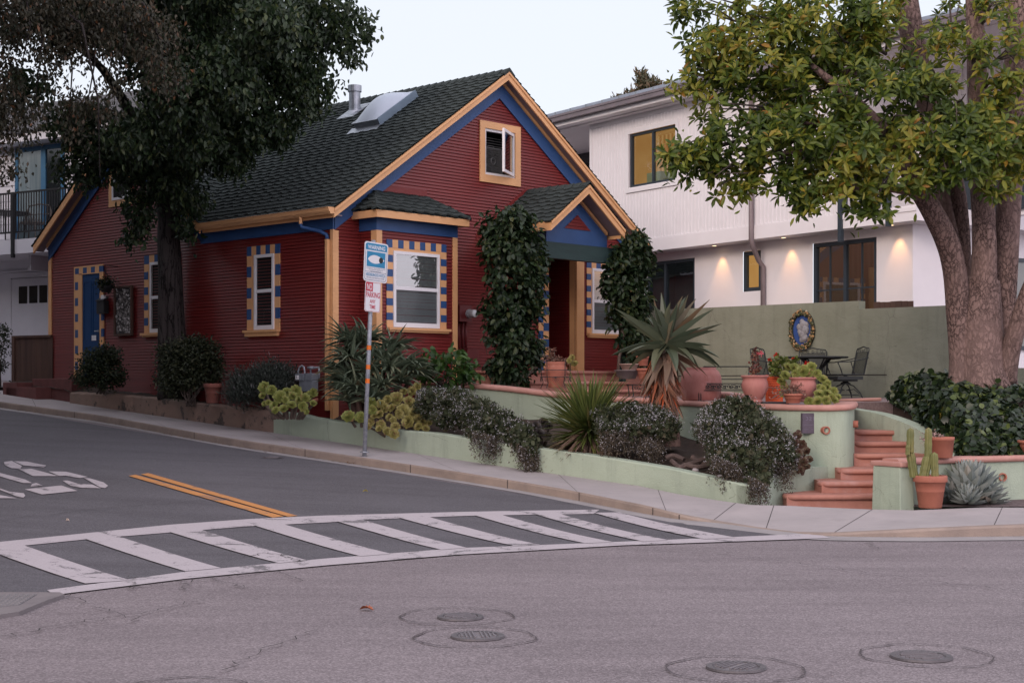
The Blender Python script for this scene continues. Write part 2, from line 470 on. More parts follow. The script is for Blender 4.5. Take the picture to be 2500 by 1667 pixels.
def barkmat(name, c1, c2, crack, scale=9.0, stretch=(1, 1, .35)):
    """plated bark: noise colour, dark furrows along voronoi cell borders"""
    m, nt, out = _new(name); N = nt.nodes.new; Lk = nt.links.new
    tc = N('ShaderNodeTexCoord'); mp = N('ShaderNodeMapping'); mp.inputs['Scale'].default_value = stretch
    Lk(tc.outputs['Object'], mp.inputs['Vector'])
    nz = N('ShaderNodeTexNoise'); nz.inputs['Scale'].default_value = 2.5; nz.inputs['Detail'].default_value = 8; nz.inputs['Roughness'].default_value = .7
    Lk(mp.outputs[0], nz.inputs['Vector'])
    wv = N('ShaderNodeVectorMath'); wv.operation = 'MULTIPLY_ADD'; wv.inputs[1].default_value = (.35, .35, .35)
    Lk(nz.outputs['Color'], wv.inputs[0]); Lk(mp.outputs[0], wv.inputs[2])
    vo = N('ShaderNodeTexVoronoi'); vo.feature = 'DISTANCE_TO_EDGE'; vo.inputs['Scale'].default_value = scale
    Lk(wv.outputs[0], vo.inputs['Vector'])
    cr = N('ShaderNodeValToRGB'); cr.color_ramp.elements[0].position = .3; cr.color_ramp.elements[1].position = .7
    cr.color_ramp.elements[0].color = c4(c1); cr.color_ramp.elements[1].color = c4(c2); Lk(nz.outputs[0], cr.inputs[0])
    n2 = N('ShaderNodeTexNoise'); n2.inputs['Scale'].default_value = 1.4; n2.inputs['Detail'].default_value = 4; Lk(tc.outputs['Object'], n2.inputs['Vector'])
    th = N('ShaderNodeMapRange'); th.inputs['From Min'].default_value = .42; th.inputs['From Max'].default_value = .62; th.inputs['To Max'].default_value = .075; Lk(n2.outputs[0], th.inputs[0])
    lt = N('ShaderNodeMath'); lt.operation = 'LESS_THAN'; Lk(vo.outputs[0], lt.inputs[0]); Lk(th.outputs[0], lt.inputs[1])
    mx = N('ShaderNodeMix'); mx.data_type = 'RGBA'; Lk(lt.outputs[0], mx.inputs[0]); Lk(cr.outputs[0], mx.inputs[6]); mx.inputs[7].default_value = c4(crack)
    n3 = N('ShaderNodeTexNoise'); n3.inputs['Scale'].default_value = 38; n3.inputs['Detail'].default_value = 3; Lk(mp.outputs[0], n3.inputs['Vector'])
    ad = N('ShaderNodeMath'); ad.operation = 'MULTIPLY_ADD'; Lk(n3.outputs[0], ad.inputs[0]); ad.inputs[1].default_value = .25
    mn = N('ShaderNodeMath'); mn.operation = 'MINIMUM'; Lk(vo.outputs[0], mn.inputs[0]); mn.inputs[1].default_value = .16; Lk(mn.outputs[0], ad.inputs[2])
    p = N('ShaderNodeBsdfPrincipled'); p.inputs['Roughness'].default_value = .9; p.inputs['Specular IOR Level'].default_value = .2
    bp = N('ShaderNodeBump'); bp.inputs['Strength'].default_value = .9; bp.inputs['Distance'].default_value = .06
    Lk(ad.outputs[0], bp.inputs['Height']); Lk(bp.outputs[0], p.inputs['Normal']); Lk(mx.outputs[2], p.inputs['Base Color']); Lk(p.outputs[0], out.inputs[0])
    return m

def stuccomat(name, c1, c2, streak, crack):
    """painted stucco: blotches, vertical rain streaks, hairline cracks"""
    m, nt, out = _new(name); N = nt.nodes.new; Lk = nt.links.new
    tc = N('ShaderNodeTexCoord')
    n1 = N('ShaderNodeTexNoise'); n1.inputs['Scale'].default_value = 1.3; n1.inputs['Detail'].default_value = 8; Lk(tc.outputs['Object'], n1.inputs['Vector'])
    cr = N('ShaderNodeValToRGB'); cr.color_ramp.elements[0].position = .35; cr.color_ramp.elements[1].position = .68; cr.color_ramp.elements[0].color = c4(c1); cr.color_ramp.elements[1].color = c4(c2); Lk(n1.outputs[0], cr.inputs[0])
    mp = N('ShaderNodeMapping'); mp.inputs['Scale'].default_value = (3.2, 3.2, .35); Lk(tc.outputs['Object'], mp.inputs['Vector'])
    n2 = N('ShaderNodeTexNoise'); n2.inputs['Scale'].default_value = 1.6; n2.inputs['Detail'].default_value = 7; n2.inputs['Roughness'].default_value = .7; Lk(mp.outputs[0], n2.inputs['Vector'])
    r2 = N('ShaderNodeMapRange'); r2.inputs['From Min'].default_value = .50; r2.inputs['From Max'].default_value = .78; r2.inputs['To Max'].default_value = .75; Lk(n2.outputs[0], r2.inputs[0])
    mx = N('ShaderNodeMix'); mx.data_type = 'RGBA'; Lk(r2.outputs[0], mx.inputs[0]); Lk(cr.outputs[0], mx.inputs[6]); mx.inputs[7].default_value = c4(streak)
    wv = N('ShaderNodeVectorMath'); wv.operation = 'MULTIPLY_ADD'; wv.inputs[1].default_value = (.5, .5, .5); Lk(n1.outputs['Color'], wv.inputs[0]); Lk(tc.outputs['Object'], wv.inputs[2])
    vo = N('ShaderNodeTexVoronoi'); vo.feature = 'DISTANCE_TO_EDGE'; vo.inputs['Scale'].default_value = .85; Lk(wv.outputs[0], vo.inputs['Vector'])
    lt = N('ShaderNodeMath'); lt.operation = 'LESS_THAN'; Lk(vo.outputs[0], lt.inputs[0]); lt.inputs[1].default_value = .0016
    gt = N('ShaderNodeMath'); gt.operation = 'GREATER_THAN'; Lk(n2.outputs[0], gt.inputs[0]); gt.inputs[1].default_value = .5
    ml = N('ShaderNodeMath'); ml.operation = 'MULTIPLY'; Lk(lt.outputs[0], ml.inputs[0]); Lk(gt.outputs[0], ml.inputs[1])
    m2 = N('ShaderNodeMix'); m2.data_type = 'RGBA'; Lk(ml.outputs[0], m2.inputs[0]); Lk(mx.outputs[2], m2.inputs[6]); m2.inputs[7].default_value = c4(crack)
    p = N('ShaderNodeBsdfPrincipled'); p.inputs['Roughness'].default_value = .88; p.inputs['Specular IOR Level'].default_value = .25
    n3 = N('ShaderNodeTexNoise'); n3.inputs['Scale'].default_value = 60; n3.inputs['Detail'].default_value = 5; Lk(tc.outputs['Object'], n3.inputs['Vector'])
    n4 = N('ShaderNodeTexNoise'); n4.inputs['Scale'].default_value = 5; Lk(tc.outputs['Object'], n4.inputs['Vector'])
    ad = N('ShaderNodeMath'); ad.operation = 'MULTIPLY_ADD'; Lk(n4.outputs[0], ad.inputs[0]); ad.inputs[1].default_value = 2.5; Lk(n3.outputs[0], ad.inputs[2])
    bp = N('ShaderNodeBump'); bp.inputs['Strength'].default_value = .5; bp.inputs['Distance'].default_value = .012; Lk(ad.outputs[0], bp.inputs['Height']); Lk(bp.outputs[0], p.inputs['Normal'])
    Lk(m2.outputs[2], p.inputs['Base Color']); Lk(p.outputs[0], out.inputs[0])
    return m
M['stucco'] = stuccomat('sage_stucco', (.375, .44, .345), (.33, .395, .31), (.235, .275, .225), (.20, .225, .18))
M['gardenwall'] = stuccomat('garden_wall_stucco', (.25, .26, .20), (.205, .215, .16), (.155, .16, .12), (.13, .135, .10))
# ------------------------------------------------------------------ streets, pavement, markings
def struct(o): o['kind'] = 'structure'; return o

def onroad(p, off=0.0):
    return Vector((p[0], p[1], zroad(p[0], p[1]) + off))

mb = MB()
bs = [-90, -40, -20, -14] + [-12 + .4 * i for i in range(21)] + [-2, 2, 10, 30, 60, 140, 400]
for i in range(len(bs) - 1):
    p = [hw(-160, bs[i]), hw(200, bs[i]), hw(200, bs[i + 1]), hw(-160, bs[i + 1])]
    mb.add([onroad(q) for q in p], [(0, 1, 2, 3)])
struct(mb.build('road', M['asphalt_c']))

# kerb foot / pavement back edge, surveyed in pairs
PAIR = [((0, 996), .125, (0, 953)), ((230, 1028), .125, (176, 963)), ((536, 1084), .125, (394, 1001)), ((800, 1124), .125, (670, 1047)),
        ((1134, 1176), .125, (991, 1097)), ((1370, 1216), .12, (1314, 1144)), ((1568, 1254), .105, (1533, 1180)), ((1658, 1269), .065, (1658, 1206)),
        ((1753, 1278), .012, (1833, 1232)), ((1850, 1291), .006, (1880, 1233)), ((1940, 1302), .006, (1927, 1234)), ((2029, 1310), .035, (2130, 1243)),
        ((2245, 1312.5), .09, (2233, 1245)), ((2500, 1310), .125, (2500, 1234)), ((3100, 1304), .13, (3100, 1222))]
rows = []
for (c, h, w) in PAIR:
    C = gp(*c); W = gp(w[0], w[1], .14)
    rows.append([Vector((C.x, C.y, 0)), h, Vector((W.x, W.y, 0))])
d0 = (rows[0][0] - rows[1][0]).normalized()
rows.insert(0, [rows[0][0] + hw(0, 30) - hw(0, 0), .125, rows[0][2] + hw(0, 30) - hw(0, 0)])
# refine along with Catmull-Rom on kerb, linear on back edge
R2 = []
for i in range(len(rows) - 1):
    a0 = rows[max(i - 1, 0)]; a1 = rows[i]; a2 = rows[i + 1]; a3 = rows[min(i + 2, len(rows) - 1)]
    n = 5
    for k in range(n):
        t = k / n
        def cr(p0, p1, p2, p3):
            return .5 * ((2 * p1) + (p2 - p0) * t + (2 * p0 - 5 * p1 + 4 * p2 - p3) * t * t + (3 * p1 - p0 - 3 * p2 + p3) * t ** 3)
        lin = i < 2 or i > len(rows) - 3
        c = a1[0].lerp(a2[0], t) if lin else cr(a0[0], a1[0], a2[0], a3[0])
        R2.append([c, a1[1] * (1 - t) + a2[1] * t, a1[2].lerp(a2[2], t)])
R2.append(rows[-1])

def wz(p): return zroad(p.x, p.y) + .14
sw = MB(); kb = MB(); gpan = MB()
prev = None
for (c, h, w) in R2:
    d = (w - c); L = d.length; d = d / L
    zc = zroad(c.x, c.y)
    inn = c + d * .16
    g_out = c - d * .42
    pts = [(inn.x, inn.y, zc + h)]
    for k in range(1, 7):
        q = inn.lerp(w, k / 6)
        pts.append((q.x, q.y, (zc + h) * (1 - k / 6) + wz(w) * k / 6))
    kpts = [(c.x, c.y, zc - .08), (c.x, c.y, zc + max(h - .02, .004)), (c.x + d.x * .02, c.y + d.y * .02, zc + h + .003), (inn.x, inn.y, zc + h + .003)]
    gpts = [(g_out.x, g_out.y, zroad(g_out.x, g_out.y) + .007), (c.x, c.y, zc + .009)]
    if prev:
        for k in range(6): sw.add([prev[0][k], prev[0][k + 1], pts[k + 1], pts[k]], [(0, 3, 2, 1)])
        for k in range(3): kb.add([prev[1][k], kpts[k], kpts[k + 1], prev[1][k + 1]], [(0, 1, 2, 3)])
        gpan.add([prev[2][0], gpts[0], gpts[1], prev[2][1]], [(0, 1, 2, 3)])
    prev = (pts, kpts, gpts)
# joints cut across the pavement
sw.m = 1
def pav(i, s):
    c, h, w = R2[i]; d = (w - c).normalized(); inn = c + d * .16
    q = inn.lerp(w, s); zc = zroad(c.x, c.y)
    return Vector((q.x, q.y, (zc + h) * (1 - s) + wz(w) * s + .003))
for i in (7, 13, 19, 25, 31, 38, 44, 51, 60, 69):
    if i + 1 >= len(R2): continue
    u = (pav(i + 1, .5) - pav(i, .5)).normalized() * .0045
    n = 6
    for k in range(n):
        a = pav(i, k / n); b_ = pav(i, (k + 1) / n)
        sw.add([a - u, a + u, b_ + u, b_ - u], [(0, 1, 2, 3)])
struct(sw.build('sidewalk', [M['concrete'], M['crack']], smooth=False))
kb.m = 1
for i in (3, 9, 14, 19, 23, 27, 31, 36, 40):
    c, h, w = R2[i]; d = (w - c).normalized()
    u = (R2[i + 1][0] - c).normalized(); zc = zroad(c.x, c.y)
    e = c - d * .003
    kb.add([e - u * .007 + Vector((0, 0, zc)), e + u * .007 + Vector((0, 0, zc)), e + u * .007 + Vector((0, 0, zc + h)), e - u * .007 + Vector((0, 0, zc + h))], [(0, 1, 2, 3)])
struct(kb.build('kerb', [M['kerb'], M['crack']]))
struct(gpan.build('gutter_pan', M['gutterpan']))

# darker asphalt of the side street, up to the crosswalk
mb = MB()
_ln = sorted(to_ab(*gp(x, y).xy) for x, y in [(-300, 1516), (124, 1448), (455, 1406), (800, 1374), (1118, 1348), (1523, 1328), (1949, 1312), (2027, 1313)])
def side_b(a): return float(np.interp(a, [p[0] for p in _ln], [p[1] for p in _ln]))
cols = [-30, -22, -16] + [-14 + .5 * i for i in range(24)] + [-2.05]
brow = [0, .8, 1.6, 2.4, 3.2, 4, 5, 7, 10, 20, 50]
for j in range(len(cols) - 1):
    for i in range(len(brow) - 1):
        q = []
        for (aa, bb) in ((cols[j], brow[i]), (cols[j + 1], brow[i]), (cols[j + 1], brow[i + 1]), (cols[j], brow[i + 1])):
            p = hw(aa, side_b(aa) + bb); q.append(onroad(p, .005))
        mb.add(q, [(0, 1, 2, 3)])
struct(mb.build('side_street', M['asphalt_s']))

def mark(mb, px4, off=.014, n=6, m=2):
    P = [gp(*p) for p in px4]
    for i in range(n):
        for j in range(m):
            q = []
            for (s, t) in ((i / n, j / m), ((i + 1) / n, j / m), ((i + 1) / n, (j + 1) / m), (i / n, (j + 1) / m)):
                e0 = P[0].lerp(P[3], s); e1 = P[1].lerp(P[2], s)
                q.append(onroad(e0.lerp(e1, t), off))
            mb.add(q, [(0, 1, 2, 3)])

def ribbon_px(mb, tops, bots, off=.014):
    for i in range(len(tops) - 1):
        mark(mb, [tops[i], bots[i], bots[i + 1], tops[i + 1]], off, 3, 1)

mb = MB()
ribbon_px(mb, [(115, 1443), (452, 1398), (790, 1366), (1118, 1340), (1523, 1324), (1949, 1305.5), (2000, 1306)], [(132, 1455), (455, 1415), (800, 1382), (1118, 1356), (1523, 1333), (1949, 1318), (2027, 1315)], .012)
ribbon_px(mb, [(-120, 1337), (0, 1325), (207, 1304), (413, 1283), (620, 1268), (800, 1260), (950, 1256), (1137, 1251), (1300, 1248), (1464, 1245.5)],
          [(-120, 1352), (0, 1340), (207, 1319), (413, 1302), (620, 1286), (800, 1277), (950, 1268), (1137, 1261), (1300, 1258), (1449, 1256)], .012)
struct(mb.build('crosswalk_border', M['paint']))
mb = MB()
for q in ([(-50, 1339), (57, 1334), (318, 1420), (208, 1428)], [(207, 1318), (283, 1310), (540, 1390), (453, 1398)], [(413, 1301), (484, 1294), (750, 1371), (681, 1378)],
          [(620, 1285), (685, 1280), (955, 1355), (880, 1361)], [(822, 1275), (887, 1272), (1140, 1340), (1078, 1345)], [(970, 1265), (1042, 1263), (1320, 1333), (1259, 1336)],
          [(1158, 1260), (1223, 1259), (1497, 1326), (1429, 1329)], [(1306, 1257), (1364, 1256), (1631, 1321), (1573, 1325)], [(1450, 1254), (1512, 1253), (1797, 1315), (1721, 1319)]):
    mark(mb, q, .016)
struct(mb.build('crosswalk_stripes', M['paint']))
mb = MB()
mark(mb, [(314, 1164), (331, 1161), (693, 1263), (666, 1266)], .016, 12, 1)
mark(mb, [(344, 1160), (362, 1157), (727, 1262), (704, 1264)], .016, 12, 1)
struct(mb.build('centre_line', M['paint_y']))
mb = MB()
for poly in ([(25, 600), (75, 593), (140, 625), (130, 642), (75, 640), (30, 620)], [(90, 595), (170, 597), (295, 622), (280, 635), (190, 625), (150, 622)],
             [(118, 645), (200, 643), (375, 690), (210, 690)], [(310, 660), (420, 662), (560, 695), (510, 703), (420, 688), (380, 690)],
             [(535, 702), (575, 705), (660, 730), (690, 752), (670, 767), (640, 762)], [(400, 720), (430, 718), (500, 740), (590, 745), (645, 768), (520, 765), (450, 752)],
             [(158, 775), (390, 750), (495, 785), (268, 808)], [(-160, 632), (-60, 655), (0, 670), (160, 712), (205, 735), (150, 735), (60, 710), (0, 692), (-180, 650)], [(205, 740), (232, 735), (275, 752), (195, 757)],
             [(-30, 768), (0, 770), (60, 790), (150, 800), (162, 815), (150, 828), (110, 822), (30, 790)], [(-60, 812), (0, 812), (110, 832), (-40, 832)], [(-260, 700), (-90, 745), (-40, 765), (-160, 775), (-300, 735)]):
    P = [onroad(gp(x / 2.613, 900 + y / 2.613), .014) for x, y in poly]
    mb.add(P, [tuple(range(len(P)))])
struct(mb.build('stop_lettering', M['paint']))

# cracks and patch seams
def crack(mb, px, w=.012, off=.019, jit=.03, n=10):
    P = [gp(*p) for p in px]; Q = []
    for i in range(len(P) - 1):
        for k in range(n):
            q = P[i].lerp(P[i + 1], k / n)
            Q.append(Vector((q.x + random.gauss(0, jit), q.y + random.gauss(0, jit), 0)))
    Q.append(P[-1])
    pv = None
    for i, q in enumerate(Q):
        t = (Q[min(i + 1, len(Q) - 1)] - Q[max(i - 1, 0)]); t.z = 0; t.normalize()
        s = Vector((-t.y, t.x, 0)) * w * random.uniform(.3, 1) * .5
        a = onroad(q + s, off); b_ = onroad(q - s, off)
        if pv: mb.add([pv[0], pv[1], b_, a], [(0, 1, 2, 3)])
        pv = (a, b_)
mb = MB()
for px in ([(316, 1410), (327, 1425), (322, 1440), (340, 1432), (420, 1428), (490, 1420), (560, 1412), (640, 1398)], [(440, 1445), (455, 1432), (448, 1428)],
           [(515, 1408), (560, 1428), (598, 1440)], [(665, 1396), (700, 1408), (740, 1422)], [(600, 1362), (640, 1355), (690, 1358), (730, 1375), (745, 1383)], [(160, 1455), (250, 1488), (340, 1520)],
           [(1560, 1345), (1800, 1360), (1970, 1380), (2140, 1405), (2350, 1432), (2500, 1447)], [(2115, 1322), (2122, 1332), (2140, 1342)], [(0, 1560), (150, 1530), (350, 1500), (500, 1470)],
           [(1215, 1339), (1240, 1345), (1300, 1342)], [(1480, 1330), (1560, 1333), (1640, 1326)], [(0, 1270), (300, 1240), (500, 1225)], [(560, 1640), (640, 1590), (780, 1540)]):
    crack(mb, px)
struct(mb.build('road_crack', M['crack']))

# manhole covers
def manhole(px, hwid, ring, ringhw, label):
    P = gp(*px); r = hwid / FOC * P.y
    z = zroad(P.x, P.y)
    o = empty('manhole_cover', (P.x, P.y, z), random.uniform(0, 3), label, 'manhole cover', 'manhole covers in the street')
    Rg = gp(*ring); rr = ringhw / FOC * Rg.y
    dx, dy = Rg.x - P.x, Rg.y - P.y
    c_, s_ = cos(-o.rotation_euler.z), sin(-o.rotation_euler.z)
    dx, dy = dx * c_ - dy * s_, dx * s_ + dy * c_
    m = MB(); n = 40
    m.lathe([(0, .013), (r * .30, .013), (r * .31, .017), (r * .36, .017), (r * .37, .013), (r * .72, .013), (r * .74, .006), (r * .78, .006), (r * .8, .014)], n)
    for k in range(-4, 5):
        yy = k * r * .15; xx = sqrt(max(0, (r * .68) ** 2 - yy * yy))
        if k: m.box(-xx, xx, yy - r * .03, yy + r * .03, .013, .022)
    m.build('lid', M['lidmetal'], o)
    m = MB(); m.lathe([(r * .8, .016), (r, .016), (r * 1.02, .004)], n); m.build('rim', M['lidmetal2'], o)
    m = MB(); seg = []
    ph = random.uniform(0, 6)
    for k in range(72):
        a = 2 * pi * k / 72
        q = rr * (1 + .03 * sin(3 * a + ph) + .02 * sin(7 * a + ph * 2) + random.gauss(0, .008)); w = random.uniform(.002, .009)
        seg.append(((dx + (q - w) * cos(a), dy + (q - w) * sin(a), .011), (dx + (q + w) * cos(a), dy + (q + w) * sin(a), .011)))
    for k in range(72):
        m.quad(seg[k][0], seg[k][1], seg[(k + 1) % 72][1], seg[(k + 1) % 72][0])
    m.build('collar_joint', M['seam'] if 'seam' in M else M.setdefault('seam', mat('asphalt_seam', (.075, .062, .066), .9)), o)
    return o
M['lidmetal'] = mat('cast_iron', (.205, .188, .20), .65, (.16, .148, .157), 12, metal=.4, bump=.3)
M['lidmetal2'] = mat('cast_iron_rim', (.13, .118, .125), .6, (.09, .082, .088), 12, metal=.3)
manhole((1797, 1631), 72, (1796, 1634), 168, 'round iron manhole cover with pale grooved lid, nearest the bottom edge of the photo')
manhole((2249, 1605), 74, (2262, 1601), 158, 'dark iron manhole cover farthest right in the foreground road')
manhole((1166, 1555), 65, (1158, 1556), 147, 'round manhole cover in the left foreground pair, the nearer of the two')
manhole((1124, 1508), 56, (1114, 1505), 137, 'worn manhole cover in the left foreground pair, the farther of the two')
manhole((455, 1684), 60, (455, 1684), 150, 'manhole cover cut off by the bottom edge at left')
manhole((664, 1118), 24, (664, 1118), 30, 'small dark round cover in the side street close to the kerb')

# corner ramp with tactile panel, bottom left
mb = MB()
q = [gp(x / 2.613, 900 + y / 2.613) for x, y in ((-400, 1452), (0, 1448), (380, 1448), (412, 1462), (300, 1500), (120, 1575), (-300, 1640))]
P = [onroad(p, .03) for p in q]; mb.prism(P, (0, 0, -.1))
struct(mb.build('kerb_ramp', mat('old_ramp_concrete', (.19, .17, .172), .9, (.15, .135, .14), 3, bump=.4)))
q = [gp(x / 2.613, 900 + y / 2.613) for x, y in ((-250, 1468), (235, 1466), (120, 1535), (-350, 1590))]
P = [onroad(p, .036) for p in q]
o = empty('tactile_panel', P[1], 0, 'grey tactile paving panel with raised domes at the bottom left corner', 'tactile paving')
mb = MB(); mb.prism([p - P[1] for p in P], (0, 0, -.02))
for i in range(12):
    for j in range(8):
        a = P[0].lerp(P[1], (i + .5) / 12); b_ = P[3].lerp(P[2], (i + .5) / 12)
        c = a.lerp(b_, (j + .5) / 8) - P[1]
        mb.lathe([(.016, 0), (.011, .006), (0, .007)], 8, c)
mb.build('domed_plate', mat('tactile_grey', (.17, .16, .165), .8), o)
# ------------------------------------------------------------------ red house
house = empty('red_house', (HO[0], HO[1], 0), TH, 'dark red clapboard cottage with peach and blue trim and a dark shingle roof', 'house')
def T_front(u, d, z): return (u, -d, z)          # u along the gable front, d outwards
def T_left(u, d, z): return (-d, u, z)           # u along the side wall (going back), d outwards

SL = .693
AC, OVF, OVE = 4.06, .28, .21
BCK = 10.0
z_apex = 7.59
def zroof(a): return z_apex - SL * abs(a - AC)
b_end = onl(80.6, 618, -.28)[0]; b_r = onl(486, 560, -.28)[0]
b_c = .5 * (b_end + b_r); b_hw = .5 * (b_end - b_r)
zx_apex = zroof(-OVE) + SL * b_hw
b_wall_end = b_end - OVE
def zroof_x(b): return zx_apex - SL * abs(b - b_c)

def siding(mb, T, edge, z0, z1, holes=(), pitch=.058, lap=.020):
    z = z0
    while z < z1 - 1e-4:
        zt = min(z + pitch, z1)
        cuts = sorted({z, zt} | {h for ho in holes for h in ho[2:4] if z < h < zt})
        for za, zb in zip(cuts[:-1], cuts[1:]):
            d0 = lap * (1 - (za - z) / pitch); d1 = lap * (1 - (zb - z) / pitch)
            ea, eb = edge(za), edge(zb)
            if ea[1] - ea[0] < .01: continue
            segs = [(ea[0], eb[0], ea[1], eb[1])]
            for (h0, h1, hz0, hz1) in holes:
                if hz0 - 1e-6 <= za and zb <= hz1 + 1e-6:
                    ns = []
                    for (a0, b0, a1, b1) in segs:
                        if h1 <= a0 or h0 >= a1: ns.append((a0, b0, a1, b1)); continue
                        if h0 > a0: ns.append((a0, b0, h0, h0))
                        if h1 < a1: ns.append((h1, h1, a1, b1))
                    segs = ns
            for (a0, b0, a1, b1) in segs:
                mb.add([T(a0, d0, za), T(a1, d0, za), T(b1, d1, zb), T(b0, d1, zb)], [(0, 1, 2, 3)])
                if za == z:
                    mb.add([T(a0, 0, za), T(a1, 0, za), T(a1, d0, za), T(a0, d0, za)], [(0, 1, 2, 3)])
        z = zt

# --- surveyed openings
bayF = .45
ba0 = onf(878, 570, 0)[0]
ba1 = onf(1112, 580, -bayF)[0]
gw = [onf(1169, 294), onf(1268, 311), onf(1170.6, 443.5), onf(1269, 457)]
gwa0, gwa1 = gw[0][0], gw[1][0]; gwz1 = .5 * (gw[0][1] + gw[1][1]); gwz0 = .5 * (gw[2][1] + gw[3][1])
gi0, gi1 = onf(1181.5, 360)[0], onf(1255.2, 360)[0]
giz1 = .5 * (onf(1181.5, 313)[1] + onf(1255.5, 326)[1]); giz0 = .5 * (onf(1182, 425)[1] + onf(1254.7, 438)[1])
ra0 = onf(1337, 760)[0]; ra1 = onf(1403, 760)[0]
rz0 = onf(1412, 907)[1]; rz1 = onf(1370, 634)[1] + .25

# --- walls
mb = MB()
def e_front(z):
    lim = (7.47 - z) / SL
    return (max(0, AC - lim), min(8.12, AC + lim))
siding(mb, T_front, e_front, 1.0, 7.45, [(gi0, gi1, giz0, giz1), (ra0, ra1, 1.0, rz1)])
mb.build('wall', M['red'], house)
mb = MB()
def e_left(z):
    zb = 4.56
    if z <= zb: return (0, b_wall_end)
    lim = (zx_apex - .12 - z) / SL
    return (max(0, b_c - lim), b_c + lim)
siding(mb, T_left, e_left, .85, zx_apex - .13)
mb.build('wall', M['red'], house)
# back and far walls, plain
mb = MB()
mb.quad((8.12, 0, 1.0), (8.12, BCK, 1.0), (8.12, BCK, 4.6), (8.12, 0, 4.6))
mb.quad((0, b_wall_end, .9), (8.12, BCK, .9), (8.12, BCK, 4.6), (0, b_wall_end, 4.6))
mb.build('wall', M['red'], house)
# bay walls
mb = MB()
zb_bot = 1.0; zb_top = onf(1020, 545, -bayF)[1]
siding(mb, lambda u, d, z: (u, -bayF - d, z), lambda z: (ba0, ba1), zb_bot, zb_top)
siding(mb, lambda u, d, z: (ba0 - d, -u, z), lambda z: (0, bayF), zb_bot, zb_top)
mb.quad((ba1, 0, zb_bot), (ba1, -bayF, zb_bot), (ba1, -bayF, zb_top), (ba1, 0, zb_top))
mb.build('bay_wall', M['red'], house)
# porch recess: side wall in siding, back wall
mb = MB()
siding(mb, lambda u, d, z: (ra1 - d, u, z), lambda z: (0.0, 1.3), rz0, rz1)
siding(mb, lambda u, d, z: (u, 1.3 - d, z), lambda z: (ra0, ra1), rz0, rz1)
mb.quad((ra0, 0, rz0), (ra0, 1.3, rz0), (ra0, 1.3, rz1), (ra0, 0, rz1))
mb.quad((ra0, 0, rz1), (ra1, 0, rz1), (ra1, 1.3, rz1), (ra0, 1.3, rz1))
mb.quad((ra0, 0, rz0), (ra1, 0, rz0), (ra1, 1.3, rz0), (ra0, 1.3, rz0))
mb.build('recess_wall', M['red'], house)

# --- shingles: real laid courses with stepped lower edges
def shingle(mb, fn, edge, smax, expo=.15, seed=1, h=.034, per=.20):
    r = random.Random(seed); i = 0; s = 0.0
    while s < smax - .02:
        st = min(s + expo + .07, smax)
        e0 = edge(s); e1 = edge(min(st, smax))
        u = e0[0]; lv = r.random() < .5; pts = [(u, lv)]
        u += r.uniform(.02, per)
        while u < e0[1] - .07:
            w = .05
            pts.append((u, lv)); lv = not lv; pts.append((u + w, lv)); u += w + per * r.uniform(.32, .62)
        pts.append((e0[1], lv))
        L0 = max(e0[1] - e0[0], 1e-6)
        vs = []
        for (uu, l) in pts:
            t = (uu - e0[0]) / L0
            ut = e1[0] + t * (e1[1] - e1[0])
            sb = s + (.045 if l else 0.0)
            vs += [fn(uu, sb, 0.004), fn(uu, sb, h), fn(ut, st, .003)]
        n = len(pts)
        fs = []
        for k in range(n - 1):
            a = 3 * k; b_ = 3 * (k + 1)
            fs += [(a, b_, b_ + 1, a + 1), (a + 1, b_ + 1, b_ + 2, a + 2)]
        mb.add(vs, fs)
        s += expo; i += 1

cs = 1 / sqrt(1 + SL * SL); sn = SL * cs
slope_len = (AC + OVE) / cs
def nrm(a, z, h, sgn): return a - sgn * sn * h, z + cs * h
roof = MB()
# deck planes under the shingles
z0e = zroof(-OVE)
roof.quad((-OVE, -OVF, z0e), (-OVE, b_r, z0e), (AC, b_r, z_apex), (AC, -OVF, z_apex))
roof.quad((.06, b_r, zroof(.06)), (.06, BCK, zroof(.06)), (AC, BCK, z_apex), (AC, b_r, z_apex))
roof.quad((AC, -OVF, z_apex), (AC, BCK, z_apex), (2 * AC + OVE, BCK, z0e), (2 * AC + OVE, -OVF, z0e))
shingle(roof, lambda u, s, h: (-OVE - .04 + s * cs - sn * h, u, z0e - .028 + s * sn + cs * h), lambda s: (-OVF - .02, BCK if s > .45 else b_r + .04), slope_len + .05, seed=3)
shingle(roof, lambda u, s, h: (2 * AC + OVE + .04 - s * cs + sn * h, u, z0e - .028 + s * sn + cs * h), lambda s: (-OVF - .02, BCK), slope_len + .05, seed=4)
# ridge caps
k = -OVF - .03; j = 0
while k < BCK:
    hh = .02 + .012
    roof.add([(AC - .15, k, z_apex - .15 * SL + hh), (AC, k, z_apex + hh + .03), (AC + .15, k, z_apex - .15 * SL + hh),
              (AC - .15, k + .24, z_apex - .15 * SL + hh - .02), (AC, k + .24, z_apex + hh + .008), (AC + .15, k + .24, z_apex - .15 * SL + hh - .02),
              (AC - .15, k, z_apex - .15 * SL - .02), (AC, k, z_apex - .01), (AC + .15, k, z_apex - .15 * SL - .02)],
             [(0, 1, 4, 3), (1, 2, 5, 4), (6, 7, 1, 0), (7, 8, 2, 1)])
    k += .2
# cross gable over the side wall
zx0 = zroof_x(b_end)
for sgn, bb in ((1, b_end), (-1, b_r)):
    roof.quad((-OVF, bb, zx0), (3.2, bb, zx0), (3.2, b_c, zx_apex), (-OVF, b_c, zx_apex))
    shingle(roof, lambda u, s, h: (u, bb + sgn * .04 - sgn * (s * cs - sn * h), zx0 - .028 + s * sn + cs * h), lambda s: (-OVF - .02, 3.2), b_hw / cs + .04, seed=5 + sgn)
roof_o = roof.build('roof', M['shingle'], house)

